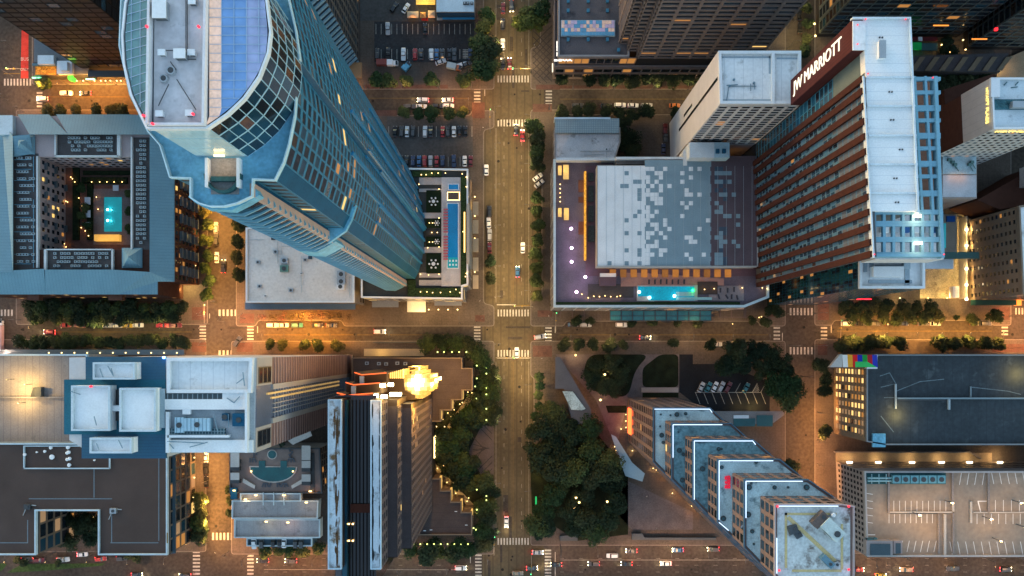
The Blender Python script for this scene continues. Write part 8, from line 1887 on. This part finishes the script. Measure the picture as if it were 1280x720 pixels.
carrow([(50, 699.5, 'maroon'), (80, 699, 'white'), (104, 692.5, 'white'), (127, 698, 'red'), (153.5, 697.3, 'dark grey'), (35, 699, 'dark grey')], 3, 'on the side road below the brown office', 'the picture edge', brake=True)
carrow([(876, 484, 'silver'), (885, 484, 'teal'), (893, 483.5, 'white'), (901, 483.5, 'silver'), (909.5, 484, 'maroon'), (932, 485, 'teal')], 62, 'at a slant in the dark parking lot', 'the park', .17)
carrow([(318, 677.5, 'white'), (327.5, 677.5, 'dark grey'), (342, 677.5, 'black'), (350, 677.5, 'black'), (355.5, 677.5, 'white'), (370, 677.5, 'dark grey'), (377, 677.5, 'dark grey')], 90, 'on the lowest deck of the pool podium', 'the side street', 9.02)
carrow([(1088, 674.5, 'teal')], 0, 'on the lit garage roof beside the perforated side', 'the edge', 28.1, kind='suv')
carrow([(998.5, 20, 'black'), (999.5, 36, 'black')], 90, 'in the tan street behind the white hotel wing', 'the top')
carrow([(831, 162, 'maroon'), (832, 170, 'dark grey'), (829, 187, 'navy')], 90, 'in the dark yard beside the white hotel wing', 'the top', .16)
carrow([(895, 430.5, 'silver')], 0, 'at the kerb by the trees of the dark parking lot', 'the park')
MV = [(629, 11, 90, 'maroon', 0), (628.5, 31, 90, 'black', 0), (628.5, 56, 90, 'white', 0), (628.5, 80, 90, 'black', 0), (637, 80, 90, 'maroon', 1), (639.5, 8, -90, 'dark grey', 1), (529, 125.5, 180, 'white', 1), (560, 125.5, 180, 'white', 1), (645, 163, 90, 'black', 1), (653, 170, 90, 'red', 1), (653.5, 310, 90, 'white', 0), (647, 340, 90, 'blue', 1), (646, 441, 90, 'white', 0), (633, 652, -90, 'white', 1),
      (806, 422, 0, 'black', 1), (675, 421, 10, 'silver', 1), (475, 414.5, 0, 'white', 1), (297.5, 427, 58, 'dark grey', 0), (63, 415, 180, 'red', 1), (280, 333, 90, 'black', 1), (84, 117, 0, 'white', 0), (108, 117, 180, 'dark grey', 1), (54, 124, 180, 'white', 1), (172, 718, 0, 'dark grey', 1), (329, 700, 180, 'black', 1), (364, 700.5, 180, 'dark grey', 1), (576, 709.5, 0, 'white', 1),
      (672, 690, 0, 'silver', 1), (665, 709.5, 0, 'dark grey', 1), (695, 705, 180, 'black', 1), (742, 704, 180, 'dark grey', 1), (765, 694, 180, 'white', 0), (783, 704, 180, 'black', 1), (789, 688, 180, 'dark grey', 1), (832, 704, 180, 'white', 1), (847, 687, 180, 'blue', 1), (891, 686, 180, 'dark grey', 1), (1072, 711.5, 0, 'red', 1), (1132, 711.5, 180, 'tan', 1), (1190, 710, 180, 'dark grey', 0), (1256, 711, 0, 'dark grey', 1), (1100, 719, 0, 'yellow', 1), (232, 719, 180, 'dark grey', 1), (647, 716, 0, 'tan', 0)]
WH = ['beside the pale blue shop at the top of the avenue', 'below the first dark car at the top of the avenue', 'between two black cars at the top of the avenue', 'just above the upper crossing of the avenue', 'waiting with red lights above the upper crossing', 'heading down the top of the avenue with bright headlights', 'driving past the middle parking lot trees nearer the skyscraper', 'driving past the middle parking lot trees nearer the avenue', 'just past the upper crossing on the avenue', 'with red lights on the avenue beside the kerb trees', 'on the avenue beside the hotel terrace trees', 'on the avenue above the middle crossing with red lights', 'on the middle crossing of the avenue', 'heading down to the lowest crossing of the avenue', 'driving with bright headlights past the teal glass canopy', 'turning at the middle crossing by the hotel corner', 'driving past the roof pool podium entrance', 'turning at the corner by the white roofed tower', 'with red lights between the tree rows below the courtyard block', 'driving on the orange lit side street by the courtyard block', 'driving below the black tower green sign nearer the crossing', 'with red lights below the green neon sign', 'waiting at the crossing below the amber terrace', 'on the boulevard below the brown office', 'with red lights below the stepped parking decks nearer the side street', 'below the stepped parking decks nearer the stained strip tower', 'under the trees at the boulevard corner by the lowest crossing', 'entering the boulevard crossing beside the park palms', 'turning in the middle of the boulevard crossing', 'stopping at the boulevard stop line beside the park', 'third back from the boulevard stop line', 'in the upper boulevard lane below the park', 'in the middle boulevard lane below the park', 'in the kerb lane of the boulevard below the dark grove', 'in the middle boulevard lane below the plaza', 'in the kerb lane of the boulevard below the plaza', 'in the kerb lane of the boulevard near the stepped brick building', 'on the boulevard beside the top patched roof', 'on the boulevard below the garage stair tower', 'on the boulevard below the middle of the lit garage', 'near the crossing at the end of the lit garage', 'at the bottom edge below the garage stair tower', 'at the bottom edge near the side street crossing', 'at the bottom edge inside the boulevard crossing']
for (x, y, a, c, on), wh in zip(MV, WH): car(x, y, a+random.uniform(-1.5, 1.5), c, f'{c} car {wh}', 'cars driving on the streets', on=bool(on))
for k_, (o, mats) in FIRST.items():
    for ch in o.children:
        key = ch.name.split('.')[0]
        if key in mats: ch.material_slots[0].link = 'OBJECT'; ch.material_slots[0].material = mats[key]
# trucks and a van
def truck(px, py, ang, lb, cab, boxm, L=6.2, z=.16):
    t = thing('box_truck', lb, 'truck', G(px, py, z), rz=0); o = t.location; A = R(ang); u = Vector((math.cos(A), math.sin(A))); f = lambda a: (o.x+u.x*a, o.y+u.y*a)
    b = MB(); b.obox(f(-.9), u, L/2-.8, 1.15, z+.7, z+3.0); b.build('cargo_box', boxm, t); b = MB(); b.obox(f(L/2-.6), u, .95, 1.0, z+.5, z+2.0); b.build('cab', cab, t); b = MB(); b.obox(f(L/2-.15), u, .45, .9, z+1.5, z+2.05); b.build('windscreen', CGL, t)
    for a in (-L/2+1, L/2-.8):
        for s in (-1, 1):
            c = f(a); n = Vector((-u.y, u.x))*s; b = MB(); b.tube((c[0]+n.x*.8, c[1]+n.y*.8, z+.42), (c[0]+n.x*1.1, c[1]+n.y*1.1, z+.42), .42, n=10); b.build('wheel', TYRE, t)
    for s in (-.7, .7): c = f(L/2+.33); b = MB(); b.box(c[0]-.12, c[1]+s-.15, z+.7, c[0]+.12, c[1]+s+.15, z+.95); b.build('headlight', HL0, t)
truck(481, 80, 0, 'red truck with pale trailer below the upper parking lot beside the trees', mat('truck_red', (.30, .05, .04), .5), mat('truck_red_box', (.25, .07, .06), .6), 6.0); truck(491, 80.5, 0, 'pale boxy van at the end of the red truck', WPAINT, WPAINT, 4.0)
truck(567.5, 85, -12, 'orange sided truck with blue grey roof below the upper parking lot', CM['orange'], mat('blue_grey_truck_roof', (.30, .38, .42), .5), 5.4); truck(508.5, 85, 50, 'small pale blue trailer angled between parked rows', TERR, TERR, 3.4)
truck(3, 420, 90, 'long pale pink bus at the picture edge beside the street trees', WPAINT, mat('pale_pink_bus', (.62, .42, .44), .5), 12, .01)
truck(1, 437, 90, 'white van at the picture edge by the slate canopy', WPAINT, WPAINT, 5, .01)

# ================================================================ street lamps
lampm = mat('lamp_pole_steel', (.10, .10, .10), .5, .5, var=0)
t0 = thing('street_lamp', '', 'street lamp', (0, 0, 0)); b = MB(); b.cyl((0, 0), .11, 0, 8.2, 7, r1=.07); b.cyl((0, 0), .25, 0, .4, 8, r1=.15); b.build('pole', lampm, t0)
b = MB(); b.tube((0, 0, 8.1), (1.9, 0, 8.6), .06, n=5); b.build('arm', lampm, t0); b = MB(); b.hexa([(1.5, -.16, 8.45), (2.5, -.16, 8.5), (2.5, .16, 8.5), (1.5, .16, 8.45), (1.6, -.12, 8.68), (2.4, -.1, 8.7), (2.4, .1, 8.7), (1.6, .12, 8.68)]); b.build('lamp_head', lampm, t0)
b = MB(); b.box(1.65, -.13, 8.40, 2.4, .13, 8.46); b.build('lens', glow('street_lamp_lens', (1, .6, .2), 12), t0)
first = [True]
def slamp(px, py, ang, power, col, desc):
    loc = G(px, py, .14)
    if first[0]: first[0] = False; o = t0; o.location = loc; o.rotation_euler = (0, 0, R(ang)); o['label'] = desc; o['group'] = 'street lamps'
    else: o = dup(t0, loc, R(ang), label=desc, group='street lamps')
    d = Vector((math.cos(R(ang))*2.1, math.sin(R(ang))*2.1, 0)); power *= random.uniform(.35, 1.7); light(loc+d+Vector((0, 0, 7.9)), power*LAMP, col, .45)
    light(loc+d*3.2+Vector((0, 0, 11.5)), power*LAMP*.22, col, 1.0)  # added soft fill above the lamp, no fixture of its own
def lrow(pts, ang, power, col, desc, ref):
    if 'avenue kerb' not in desc: power *= 1.1 if col[1] > .5 else 2.1
    for k, (x, y) in enumerate(pts): slamp(x, y, ang, power, col, f'{ORD[k]} street lamp from {ref} {desc}')
AV = (1, .68, .30)
lrow([(619, y) for y in (20, 60, 140, 185, 235, 285, 335, 372, 430, 470)], 0, 1250, AV, 'along the avenue kerb nearer the skyscraper', 'the top')
lrow([(619, y) for y in (525, 600, 660)], 0, 420, (1, .70, .42), 'along the lower avenue kerb by the plaza trees', 'the crossing')
lrow([(663, y) for y in (40, 90, 150, 210, 260, 310, 365, 440, 480)], 180, 1150, AV, 'along the avenue kerb nearer the hotel', 'the top')
lrow([(663, y) for y in (540, 610, 655)], 180, 420, (1, .70, .42), 'along the lower avenue kerb by the park', 'the crossing')
lrow([(460, 111), (505, 111), (550, 111), (590, 112)], -90, 650, (1, .60, .30), 'along the street below the upper parking lot', 'the skyscraper'); slamp(587, 137, 90, 1500, ORANGE, 'brightest orange street lamp at the corner of the middle parking lot')
lrow([(715, 112), (765, 112), (815, 112), (860, 112), (686, 137)], -90, 700, AV, 'along the street below the concrete tower', 'the avenue')
lrow([(60, 106), (85, 106), (115, 106), (145, 106), (165, 106)], -90, 1700, ORANGE, 'along the orange street below the black tower', 'the picture edge')
lrow([(16, 60), (16, 95), (10, 125), (30, 140)], 0, 800, (1, .55, .28), 'around the red bus lane crossing', 'the top')
lrow([(271, y) for y in (255, 290, 320, 350, 378)], 0, 2200, (1, .46, .09), 'along the orange side street by the courtyard block', 'the top')
lrow([(261, y) for y in (445, 575, 600, 625, 650, 675)], 0, 2000, (1, .46, .12), 'along the orange side street by the brown office', 'the top')
lrow([(256, 395), (256, 432), (306, 398), (306, 428), (280, 402)], 45, 650, (1, .50, .24), 'at the side street crossing below the skyscraper', 'the courtyard block')
lrow([(335, 425), (362, 425), (390, 425), (418, 425), (380, 401)], 90, 2500, (1, .38, .05), 'along the orange street below the white roofed block', 'the side street')
lrow([(450, 425), (490, 425), (530, 404), (575, 404)], 90, 900, (1, .60, .24), 'along the street in front of the blazing crown', 'the side street')
lrow([(50, 404), (90, 404), (130, 404), (170, 404), (210, 404)], -90, 950, YEL, 'between the tree rows below the courtyard block', 'the picture edge')
lrow([(-5, 395), (12, 440), (25, 400)], 0, 500, (1, .55, .36), 'at the picture edge by the pink bus', 'the top')
lrow([(712, 426), (760, 426), (812, 426), (862, 426), (910, 426), (955, 426)], 90, 850, (1, .58, .24), 'along the street above the park', 'the avenue')
lrow([(985, 392), (985, 432), (1018, 392), (1018, 432), (1000, 470)], 0, 450, (1, .52, .28), 'at the crossing by the dark parking lot', 'the hotel')
lrow([(1060, 423), (1098, 423), (1135, 423), (1165, 423), (1200, 423), (1240, 423)], 90, 1800, (1, .46, .10), 'along the orange street by the mural garage', 'the side street')
lrow([(1262, 395), (1262, 435), (1276, 415)], 0, 900, (1, .45, .18), 'at the picture edge crossing by the tan block', 'the top')
lrow([(1022, 515), (1022, 550), (1022, 580), (1020, 610)], 180, 1900, (1, .42, .12), 'along the orange side street by the glowing window garage', 'the top')
lrow([(310, 694), (340, 694), (372, 694), (396, 694)], -90, 1300, (1, .42, .12), 'along the boulevard below the stepped decks', 'the side street')
lrow([(500, 714), (560, 712), (610, 700)], 90, 650, (1, .62, .34), 'along the boulevard below the zigzag podium', 'the dark tower')
lrow([(20, 690), (70, 690), (120, 690), (170, 692), (215, 692)], -90, 750, (1, .54, .26), 'along the side road below the brown office', 'the picture edge')
lrow([(245, 715), (285, 690)], 0, 500, (1, .52, .34), 'at the lower side street crossing', 'the picture edge')
lrow([(700, 683), (745, 683), (790, 683), (835, 683), (880, 684), (925, 690), (1085, 696), (1130, 696), (1180, 696), (1230, 696), (1270, 696)], -90, 1350, (1, .52, .24), 'along the boulevard below the park and lit garage', 'the avenue')
lrow([(985, 10), (986, 35), (985, 60)], 0, 900, (1, .72, .28), 'along the tan street behind the white hotel wing', 'the top')
for k, (x, y) in enumerate(((1018, 30), (1019, 45))): wall_lamp_pole(G(x, y, 8)); light(G(x, y, 7), 700, YEL, .3)
for x, y, p in ((700, 300, 90), (690, 365, 140)): pass
# traffic signals on mast arms
t1 = thing('traffic_signal', '', 'traffic signal', (0, 0, 0)); ym = mat('signal_yellow', (.45, .28, .03), .6)
b = MB(); b.cyl((0, 0), .13, 0, 6.2, 8); b.build('pole', lampm, t1); b = MB(); b.tube((0, 0, 6), (8, 0, 6.2), .08, n=6); b.build('arm', mat('mast_arm', (.35, .30, .22), .6), t1)
for x in (4.5, 7.6): b = MB(); b.box(x-.2, -.2, 5.5, x+.2, .2, 6.6); b.build('signal_head', ym, t1)
b = MB(); b.box(7.45, -.32, 6.2, 7.75, -.2, 6.5); b.build('lamp', glow('signal_green', (.05, 1, .35), 6), t1)
for k, (x, y, a, d) in enumerate(((618, 92, 0, 'upper avenue crossing nearer the parking lot'), (664, 92, 180, 'upper avenue crossing nearer the concrete tower'), (613, 165, 90, 'avenue corner by the middle parking lot'), (666, 384, 180, 'middle avenue crossing at the hotel corner'), (620, 447, 0, 'middle avenue crossing at the plaza trees'), (664, 447, 180, 'middle avenue crossing at the park corner'), (618, 690, 90, 'lowest avenue crossing below the plaza trees'), (664, 690, -90, 'lowest avenue crossing below the park'), (694, 415, 90, 'street mouth beside the hotel corner'), (42, 92, 180, 'red bus lane crossing'), (262, 405, 90, 'side street crossing below the courtyard block'), (1044, 424, 90, 'street mouth beside the mural garage'))):
    loc = G(x, y, .14); lb = f'mast arm traffic signal at the {d}'
    if k == 0: t1.location = loc; t1.rotation_euler = (0, 0, R(a)); t1['label'] = lb; t1['group'] = 'traffic signals'
    else: dup(t1, loc, R(a), label=lb, group='traffic signals')
# ================================================================ people, tiny on the pavements
def person_mesh():
    v = [(0, 0, .95), (0, 0, 1.15), (0, 0, 1.42), (0, 0, 1.52), (.02, 0, 1.66), (.02, 0, 1.76), (0, .1, .9), (.10, .11, .5), (.02, .11, .06), (.14, .11, .04), (0, -.1, .9), (-.06, -.11, .5), (-.24, -.11, .10), (-.14, -.11, .05), (0, .2, 1.40), (-.08, .25, 1.12), (.05, .26, .90), (0, -.2, 1.40), (.08, -.25, 1.12), (.18, -.24, .92)]
    e = [(0, 1), (1, 2), (2, 3), (3, 4), (4, 5), (0, 6), (6, 7), (7, 8), (8, 9), (0, 10), (10, 11), (11, 12), (12, 13), (2, 14), (14, 15), (15, 16), (2, 17), (17, 18), (18, 19)]
    rr = [.15, .13, .15, .06, .10, .085, .09, .065, .05, .04, .09, .065, .05, .04, .065, .05, .04, .065, .05, .04]
    me = bpy.data.meshes.new('person'); me.from_pydata(v, e, []); o = bpy.data.objects.new('person_source', me); C.objects.link(o)
    md = o.modifiers.new('skin', 'SKIN'); sv = me.skin_vertices[0].data
    for k, q in enumerate(rr): sv[k].radius = (q, q)
    sv[0].use_root = True; s2 = o.modifiers.new('sub', 'SUBSURF'); s2.levels = 1
    dg = bpy.context.evaluated_depsgraph_get(); m2 = bpy.data.meshes.new_from_object(o.evaluated_get(dg)); bpy.data.objects.remove(o); return m2
PM = person_mesh(); sk = mat('skin', (.36, .22, .16), .6, var=0); shirts = [mat('shirt_'+n, c, .9, var=0) for n, c in (('dark', (.03, .03, .035)), ('white', (.6, .6, .6)), ('grey', (.2, .2, .22)))]; tr = mat('dark_trousers', (.02, .025, .04), .9, var=0)
PMs = []
for s in shirts:
    m2 = PM.copy(); m2.materials.clear()
    for q in (tr, s, sk): m2.materials.append(q)
    for p in m2.polygons: p.material_index = 0 if p.center.z < .95 else (1 if p.center.z < 1.5 and not (abs(p.center.y) > .2 and p.center.z < 1.1) else 2)
    PMs.append(m2)
hm = MB(); hm.cyl((.0, 0), .105, 1.72, 1.80, 8, r1=.10); hm.cyl((0, 0), .10, 1.80, 1.86, 8, r1=.03); HM = bpy.data.meshes.new('hair'); HM.from_pydata(hm.v, [], hm.f); HM.materials.append(mat('dark_hair', (.02, .014, .01), .8, var=0))
PL = [(601, 150, 'at the corner of the middle parking lot'), (604, 160, 'walking along the avenue by the middle parking lot'), (599, 225, 'on the avenue pavement by the roof pool podium'), (603, 228, 'beside another walker by the roof pool podium'), (600, 376, 'at the avenue corner below the roof pool podium'), (603, 398, 'waiting by the middle crossing'), (596, 402, 'on brick pavers by the middle crossing'), (686, 395, 'at the hotel corner near the trees'), (690, 399, 'on the pavement by the teal canopy'), (673, 440, 'at the park corner of the crossing'), (677, 448, 'walking past the wedge roof tip'), (467, 401, 'on the pavement by the roof pool entrance'), (480, 400, 'near the podium awning'), (250, 410, 'at the side street crossing corner'), (247, 392, 'on the brick corner by the courtyard block'), (282, 694, 'crossing the lower side street'), (270, 690, 'in the lower side street crossing'), (820, 660, 'standing on the grey plaza'), (802, 617, 'beside the angular canopy'), (808, 620, 'beside another visitor at the angular canopy'), (815, 612, 'on the plaza near the stepped brick building'), (700, 681, 'on the boulevard pavement below the grove'), (668, 57, 'on the diamond pattern plaza'), (1005, 398, 'crossing near the dark parking lot'), (1030, 385, 'at the corner by the red neon bar')]
for k, (x, y, d) in enumerate(PL):
    o = bpy.data.objects.new('person', PMs[k % 3]); C.objects.link(o); o.location = G(x, y, .14); o.rotation_euler = (0, 0, random.uniform(0, 6.28))
    tag(o, f'person in {["dark", "white", "grey"][k % 3]} shirt and dark trousers {d}', 'person')
    h = bpy.data.objects.new('hair', HM); C.objects.link(h); h.parent = o
# ---- every small lamp is named by what it stands beside
LM = [(60, 100, 'the green sign street'), (100, 260, 'the courtyard pool'), (240, 340, 'the brick side of the courtyard block'), (545, 225, 'the upper end of the roof pool'), (545, 290, 'the middle of the roof pool'), (550, 360, 'the lower end of the roof pool'), (592, 300, 'the roof pool podium foot'), (540, 388, 'the podium entrance'), (770, 90, 'the concrete tower podium'),
      (700, 240, 'the upper hotel terrace'), (750, 370, 'the lower hotel terrace'), (900, 362, 'the lit hotel pool'), (945, 398, 'the teal glass base'), (1180, 92, 'the white panelled hotel hedge'), (1200, 55, 'the green lit courtyard'), (1150, 372, 'the service yard'), (240, 620, 'the brown office side'), (230, 683, 'the brown office corner'), (117, 647, 'the notched courtyard'),
      (580, 500, 'the upper zigzag edge'), (565, 580, 'the plaza promenade'), (582, 615, 'the lower zigzag edge'), (600, 485, 'the plaza trees above the chevron paving'), (600, 630, 'the plaza trees below the chevron paving'), (550, 680, 'the tree row below the zigzag podium'), (565, 440, 'the tree row above the podium'), (735, 460, 'the round dark lawn'), (735, 600, 'the dark grove'), (780, 535, 'the red banner sign'), (800, 560, 'the stepped brick building foot'), (770, 566, 'the angular canopy'), (850, 620, 'the plaza corner'), (444, 104, 'the zigzag banded tower'), (1018, 38, 'the tan street')]
by = {}
for o in C.objects:
    if o.parent is None and o.get('group') in ('small glowing garden lamps', 'small warm lamps along the building fronts', 'glowing park lamps', 'small lamps hung in the plaza trees'):
        s_ = F/(H-o.location.z); px, py = U0+o.location.x*s_, V0-o.location.y*s_
        by.setdefault((o['group'], min(LM, key=lambda q: (q[0]-px)**2+(q[1]-py)**2)[2]), []).append((abs(px-640), o))
for (g_, lm), l_ in by.items():
    for k, (_, o) in enumerate(sorted(l_, key=lambda q: q[0])):
        o['label'] = f"{ORD[min(k, 39)]} {o['category']} from the avenue by {lm}" if g_ != 'small lamps hung in the plaza trees' else f'{ORD[min(k, 39)]} yellow green tree lamp from the avenue in {lm}'
